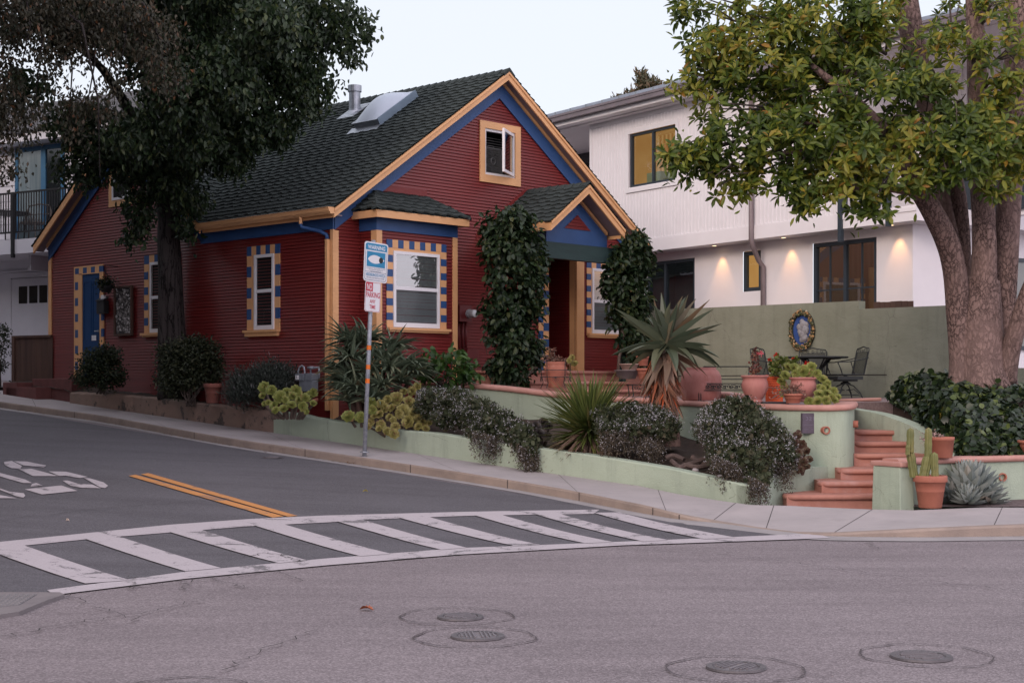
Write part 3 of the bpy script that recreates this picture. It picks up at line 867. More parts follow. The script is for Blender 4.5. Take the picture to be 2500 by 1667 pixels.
# vent pipe, skylight, on the left slope
def on_slope(x, y):
    kx = (x - CX) / FOC; kz = (HY - y) / FOC
    # EYE + kz*Y = z0 + SL*(a + OVE), a = (kx*Y-Ox)*FAx + (Y-Oy)*FAy
    A = kz - SL * (kx * FA[0] + FA[1]); B = z0e + SL * (OVE - HO[0] * FA[0] - HO[1] * FA[1]) - EYE
    Y = B / A; p = at(x, y, Y); a, b_ = to_ab(p.x, p.y)
    return Vector((a, b_, p.z))
vp = on_slope(866, 274)
m = MB(); r = .118
m.lathe([(r * 1.75, -.16), (r * 1.02, .02), (r, .06), (r, .40), (r * 1.05, .405), (r * 1.2, .41), (r * 1.2, .54), (r * 1.16, .54), (r * 1.1, .50), (0, .49)], 24, vp)
m.prism([vp + Vector((-.32 * cs + q * 0, w, -.32 * sn + .02)) for q, w in ((0, -.26), (0, .26))] + [vp + Vector((.3 * cs, w, .3 * sn + .02)) for w in (.26, -.26)], (-.01, 0, .012))
m.build('vent_pipe', M['galv'], roof_o, smooth=False)
s0 = on_slope(928, 308); s1 = on_slope(880, 311); s2 = on_slope(1022, 240)
sb0, sb1 = s0.y, s1.y; sa0, sa1 = s0.x, s2.x
def sl(a, b_, h): return (a - sn * h, b_, z0e + SL * (a + OVE) + cs * h)
def skylight():
    m = MB(); m.T = sl
    m.box(sa0, sa1, sb0, sb1, -.02, .12)
    m.box(sa0 - .02, sa1 + .02, sb0 - .03, sb1 + .03, .125, .155)
    m.add([(sa0 - .17, sb0 - .10, .028), (sa0 - .001, sb0 - .1, .05), (sa0 - .001, sb1 + .1, .05), (sa0 - .17, sb1 + .08, .028)], [(0, 1, 2, 3)])
    return m
sk = skylight().build('skylight', M['galv'], roof_o)
m = MB(); m.T = sl; n = 10; vs = []; fs = []
for i in range(n + 1):
    for jx in range(n + 1):
        s_, t_ = i / n, jx / n
        hh = .155 + .22 * (max(0, sin(pi * s_)) ** .85) * (max(0, sin(pi * t_)) ** .6)
        vs.append((sa0 + (sa1 - sa0) * s_, sb0 + (sb1 - sb0) * t_, hh))
for i in range(n):
    for jx in range(n):
        fs.append((i * (n + 1) + jx, (i + 1) * (n + 1) + jx, (i + 1) * (n + 1) + jx + 1, i * (n + 1) + jx + 1))
m.add(vs, fs)
M['dome'] = mat('acrylic_dome', (.46, .52, .60), .3, (.42, .48, .56), 2, spec=.5)
m.build('dome', M['dome'], sk, smooth=True)
m = MB(); m.T = sl
m.box(sa0 - .02, sa1 + .02, sb0 - .05, sb0 - .032, .02, .17)
m.build('side_flashing', mat('flashing_blue', (.24, .32, .40), .4, metal=.4), sk)

# --- rake boards, soffits, frieze
def rake(mb, T, c, half, zc, th, d0, d1, drop=0.0, cut=None):
    """a chevron board: outer plane between d0 and d1, top line zc - SL|u-c| - drop, vertical thickness th"""
    for sgn in (-1, 1):
        if cut and sgn in cut: hf = cut[sgn]
        else: hf = half
        P = [(c, zc - drop), (c + sgn * hf, zc - drop - SL * hf), (c + sgn * hf, zc - drop - SL * hf - th), (c, zc - drop - th)]
        vs = [T(u, d0, z) for u, z in P] + [T(u, d1, z) for u, z in P]
        mb.add(vs, [(0, 1, 2, 3), (4, 7, 6, 5), (0, 4, 5, 1), (3, 2, 6, 7), (1, 5, 6, 2)])
mb = MB()
rake(mb, T_front, AC, AC + OVE, z_apex - .012, .155, OVF - .035, OVF)
rake(mb, T_front, AC, AC + OVE, z_apex - .012, .05, OVF + .002, OVF + .022)
mb.build('rake_board', M['peach'], house)
mb = MB()
rake(mb, T_front, AC, AC + OVE, z_apex - .10, .02, .03, OVF - .037)
mb.build('soffit', M['soffit'], house)
mb = MB()
rake(mb, T_front, AC, AC, z_apex - .122, .055, .045, .085)
mb.build('rake_moulding', M['peach'], house)
mb = MB()
rake(mb, T_front, AC, AC + .0, 7.45, .345, .018, .042)
mb.build('frieze', M['blue'], house)
# side: gable over the side wall
mb = MB()
T_lx = T_left
rake(mb, T_lx, b_c, b_hw, zx_apex - .012, .155, OVF - .035, OVF)
mb.build('rake_board', M['peach'], house)
mb = MB(); rake(mb, T_lx, b_c, b_hw, zx_apex - .10, .02, .03, OVF - .037); mb.build('soffit', M['soffit'], house)
mb = MB(); rake(mb, T_lx, b_c, b_hw - .2, zx_apex - .122, .055, .045, .085); mb.build('rake_moulding', M['peach'], house)
mb = MB(); rake(mb, T_lx, b_c, b_hw - .21, zx_apex - .14, .34, .018, .042); mb.build('frieze', M['blue'], house)
# side eave: soffit, frieze, fascia and gutter
ze = zroof(-OVE)
mb = MB(); mb.box(-OVE, -.03, -OVF + .01, b_r, ze - .13, ze - .11); mb.build('soffit', M['soffit'], house)
mb = MB(); mb.box(-.042, -.016, -.04, b_r + .3, 4.30, ze - .112); mb.build('frieze', M['blue'], house)
mb = MB(); mb.box(-OVE - .002, -OVE + .02, -OVF + .02, b_r, ze - .16, ze - .005); mb.build('fascia', M['peach'], house)
def gutter(a0, b0, b1, z):
    m = MB(); pr = [(0, 0), (0, -.105), (-.075, -.115), (-.115, -.06), (-.125, -.01), (-.14, 0), (-.128, .004), (-.11, -.055), (-.07, -.10), (-.012, -.095), (-.01, 0)]
    n = len(pr)
    vs = [(a0 + p, b0, z + q) for p, q in pr] + [(a0 + p, b1, z + q) for p, q in pr]
    m.add(vs, [(i, (i + 1) % n, n + (i + 1) % n, n + i) for i in range(n)])
    m.add([(a0, b0, z), (a0, b0, z - .105), (a0 - .075, b0, z - .115), (a0 - .115, b0, z - .06), (a0 - .14, b0, z)], [(0, 1, 2, 3, 4)])
    return m
gutter(-OVE - .004, -OVF - .005, b_r, ze + .005).build('gutter', M['peach'], house)
# downspout: outlet, blue elbow, peach leader on the corner
mb = MB(); bs_ = .55
mb.tube([(-OVE - .06, bs_, ze - .1), (-OVE - .06, bs_, ze - .22)], .032, 10)
ds = mb.build('downspout', M['peach'], house)
mb = MB(); mb.tube([(-OVE - .06, bs_, ze - .221), (-OVE - .05, bs_ - .02, ze - .28), (-.12, bs_ - .34, ze - .36), (-.07, bs_ - .45, ze - .42), (-.07, bs_ - .475, ze - .50)], .034, 10); mb.build('elbow', M['blue'], ds, smooth=True)
mb = MB(); mb.box(-.10, -.04, .045, .105, 1.2, ze - .5); mb.build('leader', M['peach'], ds)
# corner boards
mb = MB(); mb.box(-.035, .0, -.035, .044, .95, 4.30); mb.box(.001, .09, -.037, -.0, .95, 4.283); mb.build('corner_board', M['peach'], house, bevel=.004)
mb = MB(); mb.box(-.035, .0, b_wall_end - .11, b_wall_end + .01, .85, 4.42); mb.build('corner_board', M['peach'], house)
mb = MB(); mb.box(8.0, 8.16, -.036, 0, 1.0, 4.28); mb.build('corner_board', M['peach'], house)

# --- bay roof, fascia, frieze, corner boards
fb = bayF + .22
fzl = onf(920, 529, -fb)[1]
fa0 = onf(920.5, 529, -fb)[0]; fa1 = onf(1146, 548, -fb)[0]
fzt = fzl + .135
ra_l = onf(914, 468, 0)[0]; ra_r = onf(1036, 480, 0)[0]; rzr = .5 * (onf(914, 468, 0)[1] + onf(1036, 480, 0)[1])
m = MB()
hgt = rzr - fzt; L = sqrt(fb * fb + hgt * hgt)
def bayfn(u, s, h): t = s / L; return (u, -fb - .03 + (fb + .03) * t - h * .4, fzt + hgt * t + h)
shingle(m, bayfn, lambda s: (fa0 - .03 + (ra_l - fa0) * s / L, fa1 + .03 + (ra_r - fa1) * s / L), L, seed=9, expo=.14)
LS = sqrt((ra_l - fa0) ** 2 + hgt * hgt)
shingle(m, lambda u, s, h: (fa0 - .03 + (ra_l - fa0) * s / LS - h * .4, -u, fzt + hgt * s / LS + h), lambda s: (0, (fb + .03) * (1 - s / LS)), LS, seed=10, expo=.14)
shingle(m, lambda u, s, h: (fa1 + .03 - (fa1 - ra_r) * s / LS + h * .4, -u, fzt + hgt * s / LS + h), lambda s: (0, (fb + .03) * (1 - s / LS)), LS, seed=12, expo=.14)
def hipcap(p, q):
    p, q = Vector(p), Vector(q); n = int((q - p).length / .13)
    for i in range(n):
        c0 = p.lerp(q, i / n); c1 = p.lerp(q, (i + 1.3) / n if i < n - 1 else 1)
        s = (q - p).cross(Vector((0, 0, 1))).normalized() * .09
        m.add([c0 + s + Vector((0, 0, -.02)), c0 + Vector((0, 0, .045)), c0 - s + Vector((0, 0, -.02)), c1 + s + Vector((0, 0, -.03)), c1 + Vector((0, 0, .028)), c1 - s + Vector((0, 0, -.03)),
               c0 + Vector((0, 0, .025))], [(0, 1, 4, 3), (1, 2, 5, 4), (0, 6, 1), (1, 6, 2)])
hipcap((fa0 - .02, -fb - .02, fzt), (ra_l, -.0, rzr)); hipcap((fa1 + .02, -fb - .02, fzt), (ra_r, -.0, rzr))
m.quad((fa0, -fb, fzt - .005), (fa1, -fb, fzt - .005), (ra_r, 0, rzr - .01), (ra_l, 0, rzr - .01))
bay = m.build('bay_roof', M['shingle'], house)
m = MB(); m.box(fa0, fa1, -fb, -fb + .03, fzl, fzt - .01); m.box(fa0, fa0 + .03, -fb + .031, 0, fzl, fzt - .01); m.box(fa1 - .03, fa1, -fb + .031, 0, fzl, fzt - .01)
m.build('fascia', M['peach'], bay)
m = MB(); m.box(fa0 + .031, fa1 - .031, -fb + .031, -.015, fzl + .03, fzl + .05); m.build('soffit', M['soffit'], bay)
bfz = onf(920, 561.5, -bayF)[1]
m = MB(); m.box(ba0 - .03, ba1 + .03, -bayF - .03, -bayF, bfz, fzl + .03); m.box(ba0 - .03, ba0, -bayF + .001, -.02, bfz, fzl + .03); m.box(ba1, ba1 + .03, -bayF + .001, -.02, bfz, fzl + .03)
m.build('frieze', M['blue'], bay)
m = MB(); m.box(ba0 - .028, ba0 + .10, -bayF - .027, -bayF - .0, 1.1, bfz); m.box(ba0 - .027, ba0, -bayF + .001, -bayF + .12, 1.1, bfz); m.build('corner_board', M['peach'], house)
m = MB(); m.box(ba1 - .09, ba1 + .028, -bayF - .027, -bayF - .0, 1.1, bfz); m.build('corner_board', M['peach'], house)
# flat red trim boards above bay roof
m = MB(); m.box(ra_l - .1, ra_r + .05, -.02, -.0155, rzr + .02, rzr + .13); m.build('flashing_board', M['red'], house)

# --- windows
def checker(m, T, u0, u1, z0, z1, w, h, nt, ns, d0, d1, first_corner=1):
    """checkered casing: nt blocks over the head, ns blocks per side; material 0 peach, 1 blue"""
    for i in range(nt):
        a = u0 + (u1 - u0) * i / nt; b_ = u0 + (u1 - u0) * (i + 1) / nt
        m.m = (i + first_corner) % 2
        ex = .002 * (i % 2)
        bx(m, T, a, b_, d0, d1 + ex, z1 - h, z1)
    for side in (0, 1):
        a, b_ = (u0, u0 + w) if side == 0 else (u1 - w, u1)
        for i in range(ns):
            zt = (z1 - h) - (z1 - h - z0) * i / ns; zb = (z1 - h) - (z1 - h - z0) * (i + 1) / ns
            m.m = i % 2
            bx(m, T, a, b_, d0, d1 + .002 * (i % 2), zb, zt)
    m.m = 0

def bx(m, T, u0, u1, d0, d1, z0, z1):
    P = [T(u0, d0, z0), T(u1, d0, z0), T(u1, d1, z0), T(u0, d1, z0), T(u0, d0, z1), T(u1, d0, z1), T(u1, d1, z1), T(u0, d1, z1)]
    m.add(P, [(0, 3, 2, 1), (4, 5, 6, 7), (0, 1, 5, 4), (1, 2, 6, 5), (2, 3, 7, 6), (3, 0, 4, 7)])

def frame4(m, T, u0, u1, z0, z1, w, d0, d1, wb=None):
    wb = wb or w
    bx(m, T, u0, u1, d0, d1, z1 - w, z1); bx(m, T, u0, u1, d0, d1, z0, z0 + wb)
    bx(m, T, u0, u0 + w, d0, d1, z0 + wb, z1 - w); bx(m, T, u1 - w, u1, d0, d1, z0 + wb, z1 - w)

def sash_window(parent, T, u0, u1, z0, z1, zs, cas=None, sill=None, blinds=True, upper='glass', lower='glass_dim', nt=7, ns=9, cw=.14, ch=.17, inner=.0):
    """white double-hung window, u0..z1 the white frame, cas=(u0,u1,z0,z1) the checkered casing"""
    m = MB(); w = .055
    frame4(m, T, u0, u1, z0, z1, w, .012, .050, .08)
    bx(m, T, u0 + w, u1 - w, .016, .046, zs - .03, zs + .03)
    f = m.build('window', M['white'], parent)
    g = MB(); g.quad(T(u0 + w, .034, zs + .03), T(u1 - w, .034, zs + .03), T(u1 - w, .034, z1 - w), T(u0 + w, .034, z1 - w)); g.build('upper_pane', M[upper], f)
    g = MB(); g.quad(T(u0 + w, .030, z0 + .08), T(u1 - w, .030, z0 + .08), T(u1 - w, .030, zs - .03), T(u0 + w, .030, zs - .03)); g.build('lower_pane', M[lower], f)
    b_ = MB()
    if blinds:
        z = z0 + .09
        while z < z1 - .06:
            b_.add([T(u0 + w, .016, z), T(u1 - w, .016, z), T(u1 - w, .024, z + .036), T(u0 + w, .024, z + .036)], [(0, 1, 2, 3)]); z += .04
    b_.add([T(u0 + w, .0145, z0), T(u1 - w, .0145, z0), T(u1 - w, .0145, z1), T(u0 + w, .0145, z1)], [(0, 1, 2, 3)])
    b_.build('blind', M['blind' if blinds else 'dark'], f)  # without blinds, a dark sheet stands in for the unlit room
    if cas:
        c = MB(); checker(c, T, cas[0], cas[1], cas[2], cas[3], cw, ch, nt, ns, .013, .03)
        if inner: bx(c, T, u1 + .001, cas[1] - cw, .013, .027, cas[2], cas[3] - ch); bx(c, T, cas[0] + cw, u0 - .001, .013, .027, cas[2], cas[3] - ch); bx(c, T, u0, u1, .013, .026, z1 + .001, cas[3] - ch)
        c.build('casing', [M['peach'], M['blue']], f)
    if sill:
        s = MB(); bx(s, T, sill[0], sill[1], .012, .10, sill[3] - .045, sill[3]); bx(s, T, sill[0] + .03, sill[1] - .03, .012, .07, sill[2], sill[3] - .046)
        s.build('sill', M['peach'], f)
    return f

TB = lambda u, d, z: (u, -bayF - d, z)
def F_(x, y, b=-bayF - .03): return onf(x, y, b)
# bay window
u0 = F_(960, 700)[0]; u1 = F_(1072, 700)[0]
zt = F_(1016, 617)[1]; zb = F_(1016, 800)[1]; zs = F_(1016, 706)[1]
c0 = F_(944.5, 700)[0]; c1 = F_(1090, 700)[0]; ct = .5 * (F_(944, 584)[1] + F_(1089, 597)[1]); cb = F_(1016, 801)[1]
sash_window(house, TB, u0, u1, zb, zt, zs, (c0, c1, cb, ct), (c0, c1 + .06, F_(1016, 812)[1], cb), True, 'glass', 'glass_dim', 11, 11, .14, F_(944, 584)[1] - F_(944, 604)[1], inner=1)
# front window right of the recess
F0 = lambda x, y: onf(x, y, -.03)
u0 = F0(1445, 700)[0]; u1 = u0 + 1.0
zt = F0(1450, 655)[1]; zb = F0(1450, 814)[1]; zs = F0(1450, 735)[1]
c0 = F0(1433, 700)[0]; c1 = u1 + .16; ct = F0(1440, 641)[1]
sash_window(house, T_front, u0, u1, zb, zt, zs, (c0, c1, zb, ct), (c0, c1, F0(1440, 824)[1], zb), True, 'glass', 'glass_dim', 9, 11, .13, .11, inner=1)
# side wall windows
def L_(x, y): return onl(x, y, -.03)
b1 = L_(621.5, 700)[0]; b0 = L_(669.5, 700)[0]
zt = L_(645, 621)[1]; zb = L_(645, 805)[1]; zs = L_(645, 710)[1]
c1 = L_(602.8, 700)[0]; c0 = L_(682.7, 700)[0]; ct = L_(643, 599)[1]
sash_window(house, T_left, b0, b1, zb, zt, zs, (c0, c1, zb, ct), (c0, c1 + .05, L_(640, 821)[1], zb), False, 'glass_side', 'glass_side', 7, 7, .13, .17, inner=1)
b1 = L_(367, 700)[0]; b0 = b1 - .75
zt = L_(367, 641)[1]; zb = L_(367, 813)[1]; zs = L_(367, 727)[1]
c1 = L_(352, 700)[0]; c0 = b0 - .28
sash_window(house, T_left, b0, b1, zb, zt, zs, (c0, c1, zb, L_(360, 624)[1]), (c0, c1 + .05, L_(355, 823)[1], zb), False, 'glass_side', 'glass_side', 7, 9, .14, .17, inner=1)
# small gable window over the side door (peach casing)
b1 = L_(265, 460)[0]; b0 = L_(323, 460)[0]; zb = L_(305, 501)[1]; zt = zb + .78
m = MB(); frame4(m, T_left, b0 + .13, b1 - .13, zb + .13, zt - .13, .05, .012, .04); f = m.build('window', M['white'], house)
m = MB(); frame4(m, T_left, b0, b1, zb, zt, .13, .013, .03); m.build('casing', M['peach'], f)
m = MB(); bx(m, T_left, b0 + .16, b1 - .16, .0145, .022, zb + .16, zt - .16); m.build('pane', M['glass_blk'] if 'glass_blk' in M else M.setdefault('glass_blk', mat('dark_pane', (.012, .014, .016), .08, spec=.6)), f)

# gable casement: casing, frame, open sash
m = MB(); cw_ = gi0 - gwa0
bx(m, T_front, gwa0, gwa1, .014, .04, giz1, gwz1); bx(m, T_front, gwa0, gwa1, .014, .04, gwz0, giz0)
bx(m, T_front, gwa0, gi0, .014, .0395, giz0, giz1); bx(m, T_front, gi1, gwa1, .014, .0395, giz0, giz1)
gwin = m.build('window', M['peach'], house)
m = MB(); frame4(m, T_front, gi0 + .002, gi1 - .002, giz0 + .002, giz1 - .002, .045, -.06, .012); m.build('frame', M['white'], gwin)
m = MB(); bx(m, T_front, gi0 + .04, gi1 - .04, -.75, -.74, giz0 - .3, giz1 + .2)
for i in range(2): bx(m, T_front, (gi0 - .4, gi1 + .39)[i], (gi0 - .39, gi1 + .4)[i], -.75, -.07, giz0 - .3, giz1 + .2)
bx(m, T_front, gi0 - .4, gi1 + .4, -.75, -.07, giz1 + .2, giz1 + .21)
bx(m, T_front, gi0 - .4, gi1 + .4, -.75, -.07, giz0 - .3, giz0 - .29)
m.build('room', M['dark'], gwin)
m = MB()
for i in range(16): bx(m, T_front, gi0 + .05, gi1 - .05, -.165, -.16, giz1 - .14 - i * .05, giz1 - .125 - i * .05)
m.build('blind', mat('dark_slat', (.07, .07, .07), .6), gwin)
ang = radians(29); hl_ = gi1 - .04; wd = .76
def T_open(u, d, z):        # sash swung out about its right jamb
    return (hl_ - u * cos(ang) - d * sin(ang) * -1, -(.02 + u * sin(ang) + d * cos(ang)), z)
m = MB(); frame4(m, T_open, 0, wd, giz0 + .03, giz1 - .03, .055, -.02, .02); so = m.build('open_sash', M['white'], gwin)
m = MB(); bx(m, T_open, .055, wd - .055, -.003, .003, giz0 + .085, giz1 - .085); m.build('pane', M['glass'], so)

# --- side door, casing, step plate
d1 = onl(205, 800, 0)[0]; d0 = onl(251.5, 800, 0)[0]
zdt = .5 * (onl(205, 671)[1] + onl(251, 666)[1]); zdb = onl(228, 921, -.2)[1]
c1 = onl(188, 800)[0]; c0 = onl(256.5, 800)[0]; zct = .5 * (onl(188, 656)[1] + onl(256, 649)[1])
m = MB(); bx(m, T_left, d0, d1, .014, .03, zdb, zdt)
for (za, zb2) in ((.08, .30), (.36, .93)):
    H = zdt - zdb
    for q in (.08, .54):
        frame4(m, T_left, d0 + (d1 - d0) * q, d0 + (d1 - d0) * (q + .38), zdb + H * za, zdb + H * zb2, .02, .03, .037)
dr = m.build('door', M['doorblue'], house)
m = MB(); checker(m, T_left, c0, c1, zdb, zct, .13, zct - zdt - .02, 7, 13, .0155, .045)
bx(m, T_left, d1 + .001, c1 - .13, .0155, .05, zdb, zdt); bx(m, T_left, c0 + .13, d0 - .001, .0155, .05, zdb, zdt); bx(m, T_left, d0, d1, .0155, .05, zdt + .001, zct - (zct - zdt - .02))
bx(m, T_left, c1 + .001, c1 + .035, .0155, .05, zdb, zct + .03); bx(m, T_left, c0, c1, .0155, .05, zct + .001, zct + .03)
m.build('casing', [M['peach'], M['blue']], dr)
m = MB(); m.T = T_left; m.tube([(d0 + .09, .03, zdb + .95), (d0 + .09, .07, zdb + .95)], .02, 10); m.tube([(d0 + .09, .07, zdb + .95), (d0 + .2, .075, zdb + .95)], .012, 8); m.build('handle', M['galv'], dr)
# --- recess jamb checker, post, front door, lantern
m = MB(); n = 15
for i in range(n):
    za = rz0 + (rz1 - .1 - rz0) * i / n; zb2 = rz0 + (rz1 - .1 - rz0) * (i + 1) / n
    m.m = i % 2; bx(m, T_front, ra0 - .155, ra0, .016, .034 + .002 * (i % 2), za, zb2)
    m.m = (i + 1) % 2; bx(m, T_front, ra0 - .29, ra0 - .157, .016, .03 + .002 * (i % 2), za, zb2)
m.build('recess_casing', [M['peach'], M['blue']], house)
m = MB(); w_ = onf(1421, 760)[0] - ra1
m.box(ra1, ra1 + w_, -.06, -.015, rz0, rz1); m.box(ra1 - .02, ra1 - .0145, -.015, .12, rz0, rz1); m.build('recess_post', M['peach'], house)
m = MB(); m.box(ra0 + .002, ra0 + .03, .12, 1.0, rz0, rz0 + 2.0); fd = m.build('front_door', M['doorblue'], house)

# --- portico: gabled roof on a green beam
PB = 1.6
pl = onf(1346, 563, -PB); pr_ = onf(1526, 580, -PB); pt = onf(1440, 450, -PB)
pc = .5 * (pl[0] + pr_[0]); ph = .5 * (pr_[0] - pl[0]); pzb = .5 * (pl[1] + pr_[1]); pz = pt[1]
pth = .17
PS = (pz - (pzb + pth)) / ph
def prake(mb, half, zc, th, d0, d1, drop=0.0, T=T_front):
    for sgn in (-1, 1):
        P = [(pc, zc - drop), (pc + sgn * half, zc - drop - PS * half), (pc + sgn * half, zc - drop - PS * half - th), (pc, zc - drop - th)]
        vs = [T(u, d0, z) for u, z in P] + [T(u, d1, z) for u, z in P]
        mb.add(vs, [(0, 1, 2, 3), (4, 7, 6, 5), (0, 4, 5, 1), (3, 2, 6, 7), (1, 5, 6, 2)])
pcs = 1 / sqrt(1 + PS * PS); psn = PS * pcs
m = MB()
ze_ = pz - PS * ph
for sgn in (-1, 1):
    m.quad((pc + sgn * ph, -PB, ze_), (pc + sgn * ph, 0, ze_), (pc, 0, pz), (pc, -PB, pz))
    shingle(m, lambda u, s, h: (pc + sgn * (ph + .03) - sgn * (s * pcs) + sgn * psn * h, u, ze_ - .025 + s * psn + pcs * h), lambda s: (-PB - .02, -.0), ph / pcs + .05, seed=20 + sgn, expo=.15)
k = -PB - .03
while k < -.1:
    m.add([(pc - .13, k, pz - .13 * PS + .03), (pc, k, pz + .055), (pc + .13, k, pz - .13 * PS + .03), (pc - .13, k + .24, pz - .13 * PS + .012), (pc, k + .24, pz + .035), (pc + .13, k + .24, pz - .13 * PS + .012), (pc, k, pz + .03)],
          [(0, 1, 4, 3), (1, 2, 5, 4), (0, 6, 1), (1, 6, 2)]); k += .2
port = m.build('porch_roof', M['shingle'], house)
m = MB(); prake(m, ph, pz - .012, .165, PB - .035, PB); prake(m, ph, pz - .012, .05, PB + .002, PB + .02)
m.build('rake_board', M['peach'], port)
m = MB(); m.box(pc - ph, pc - ph + .025, -PB + .036, -.016, ze_ - .175, ze_ - .01); m.box(pc + ph - .025, pc + ph, -PB + .036, -.016, ze_ - .175, ze_ - .01); m.build('fascia', M['peach'], port)
m = MB(); prake(m, ph - .026, pz - .11, .02, .02, PB - .037); m.build('soffit', M['soffit'], port)
gb = PB - .36
b0_ = onf(1334, 590, -gb)[0]; b1_ = onf(1482, 600, -gb)[0]; bzb = .5 * (onf(1334, 589.5, -gb)[1] + onf(1482, 606, -gb)[1])
m = MB(); gz = pz - .13
def gable_z(u): return gz - PS * abs(u - pc)
tri = [onf(1408, 525, -gb), onf(1376.5, 557, -gb), onf(1441, 564, -gb)]
m.prism([(b0_, -gb, bzb), (b1_, -gb, bzb), (b1_, -gb, gable_z(b1_)), (pc, -gb, gz), (b0_, -gb, gable_z(b0_))], (0, .05, 0))
m.box(b0_ + .001, b0_ + .03, -gb + .051, -.2, bzb + .02, gable_z(b0_) - .01)
m.box(b1_ - .03, b1_ - .001, -gb + .051, -.2, bzb + .02, gable_z(b1_) - .01)
pg = m.build('porch_gable', M['blue'], port)
m = MB(); prake(m, ph - .15, pz - .155, .06, gb + .002, gb + .05); m.build('rake_moulding', M['peach'], port)
tb = .5 * (tri[1][1] + tri[2][1]); tc = .5 * (tri[1][0] + tri[2][0]); th_ = .5 * (tri[2][0] - tri[1][0])
m = MB(); siding(m, lambda u, d, z: (u, -gb - .003 - d, z), lambda z: (tc - th_ * (tri[0][1] - z) / (tri[0][1] - tb), tc + th_ * (tri[0][1] - z) / (tri[0][1] - tb)), tb, tri[0][1], pitch=.062, lap=.016)
m.build('siding_panel', M['red'], pg)
BE = 1.32
be0 = onf(1255, 600, -BE)[0]; be1 = onf(1535, 630, -BE)[0]
bz1 = bzb - .003; bz0 = .5 * (onf(1312, 627, -BE)[1] + onf(1495, 643, -BE)[1])
m = MB(); m.box(be0, be1, -BE, -BE + .16, bz0, bz1); m.build('porch_beam', M['dkgreen'], port)
m = MB(); m.box(2.80, 2.90, -BE + .02, -BE + .12, 1.4, bz0); m.build('porch_post', M['dkgreen'], port)
m = MB(); m.box(6.22, 6.32, -BE + .02, -BE + .12, 1.4, bz0); m.build('porch_post', M['dkgreen'], port)
m = MB(); m.box(b0_ + .031, b1_ - .031, -gb + .052, -.02, bzb + .03, bzb + .05); m.build('porch_ceiling', M['soffit'], port)
# red flashing boards where the porch roof meets the gable wall
m = MB(); prake(m, ph + .35, pz + .10, .11, .0165, .022); m.build('flashing_board', M['red'], house)
# ------------------------------------------------------------------ garden walls, planters, steps, terrace
def zlow(p): return zroad(p.x, p.y) + .14
# low planter wall along the pavement
AW = -.64
def wall_px(b): return hw(AW, b)
b_corner = -9.0
tops = [((684, 1004.6)), ((725, 1009.5)), ((760, 1019)), ((837, 1030)), ((972, 1049.6)), ((1060, 1056)), ((1178, 1076)), ((1439, 1110)), ((1621, 1140)), ((1830, 1185))]
prof = [onl(x, y, AW) for x, y in tops]            # (b, z)
prof.sort()
def low_top(b): return float(np.interp(b, [p[0] for p in prof], [p[1] for p in prof]))
b_corner = prof[0][0]; b_left = onl(668, 1030, AW)[0]
def T_h(u, d, z): return (AW - d, u, z)            # house-local, d towards the street
pw = empty('planter_wall', hw(AW, b_corner), 0, 'low pale sage stucco planter wall running along the pavement up to the corner', 'garden wall')
def local_of(o): 
    ox, oy = o.location.x, o.location.y
    return lambda p: (p[0] - ox, p[1] - oy, p[2] - o.location.z)
m = MB(local_of(pw)); n = 40
side = []
for i in range(n + 1):
    b = b_corner + (b_left - b_corner) * i / n
    p = hw(AW, b); q = hw(AW + .2, b); zt = low_top(b) - (.0 if i < n else 0); zb = zroad(p.x, p.y) - .1
    side.append([(p.x, p.y, zb), (p.x, p.y, zt - .015), (p.x + .01 * FA[0], p.y + .01 * FA[1], zt), (q.x, q.y, zt), (q.x, q.y, zb)])
m.T = lambda *p: local_of(pw)(p)
for i in range(n):
    for k in range(4): m.add([side[i][k], side[i][k + 1], side[i + 1][k + 1], side[i + 1][k]], [(0, 1, 2, 3)])
m.add(side[n], [(0, 1, 2, 3, 4)])
m.build('wall_face', M['stucco'], pw)
# return of the planter along the steps
m = MB(lambda *p: local_of(pw)(p))
c0 = hw(AW, b_corner); zc0 = low_top(b_corner)
ra = [at(1834, 1185, c0.y)]
rp = []
for (x, y, t) in ((1834, 1186, 0), (1957, 1142, 1.16), (2030, 1138, 1.95), (2086, 1134, 2.35)):
    p = c0 + Vector((FA[0], FA[1], 0)) * t
    z = EYE + (HY - y) / FOC * p.y
    rp.append((p, z))
for i in range(len(rp) - 1):
    (p, z), (q, z2) = rp[i], rp[i + 1]
    off = Vector((LB[0], LB[1], 0)) * .2
    A = [(p.x, p.y, 0), (q.x, q.y, 0), (q.x, q.y, z2), (p.x, p.y, z)]
    m.prism([Vector(v) for v in A], off)
m.build('return_face', M['stucco'], pw)

# old tan kerb wall further up the street
ow = empty('low_concrete_wall', hw(AW, b_left + .02), 0, 'low crumbling tan concrete wall below the shaded shrubs', 'low wall')
tp = [onl(x, y, AW) for x, y in ((178, 957), (295, 963), (394, 972), (532, 989), (600, 994), (668, 1002))]; tp.sort()
b_l2 = onl(172, 958, AW)[0]
m = MB(lambda *p: local_of(ow)(p)); pv = None; n = 44
for i in range(n + 1):
    b = b_left + .012 + (b_l2 - b_left) * i / n
    j = random.gauss(0, .008)
    zt = float(np.interp(b, [p[0] for p in tp], [p[1] for p in tp])) + random.gauss(0, .006)
    p = hw(AW + j, b); q = hw(AW + .2, b); zb = zroad(p.x, p.y) - .1
    s = [(p.x, p.y, zb), (p.x, p.y, zt - .03), (p.x + .02, p.y + .02, zt), (q.x, q.y, zt), (q.x, q.y, zb)]
    if pv:
        for k in range(4): m.add([pv[k], pv[k + 1], s[k + 1], s[k]], [(0, 1, 2, 3)])
    pv = s
m.add(pv, [(0, 1, 2, 3, 4)])
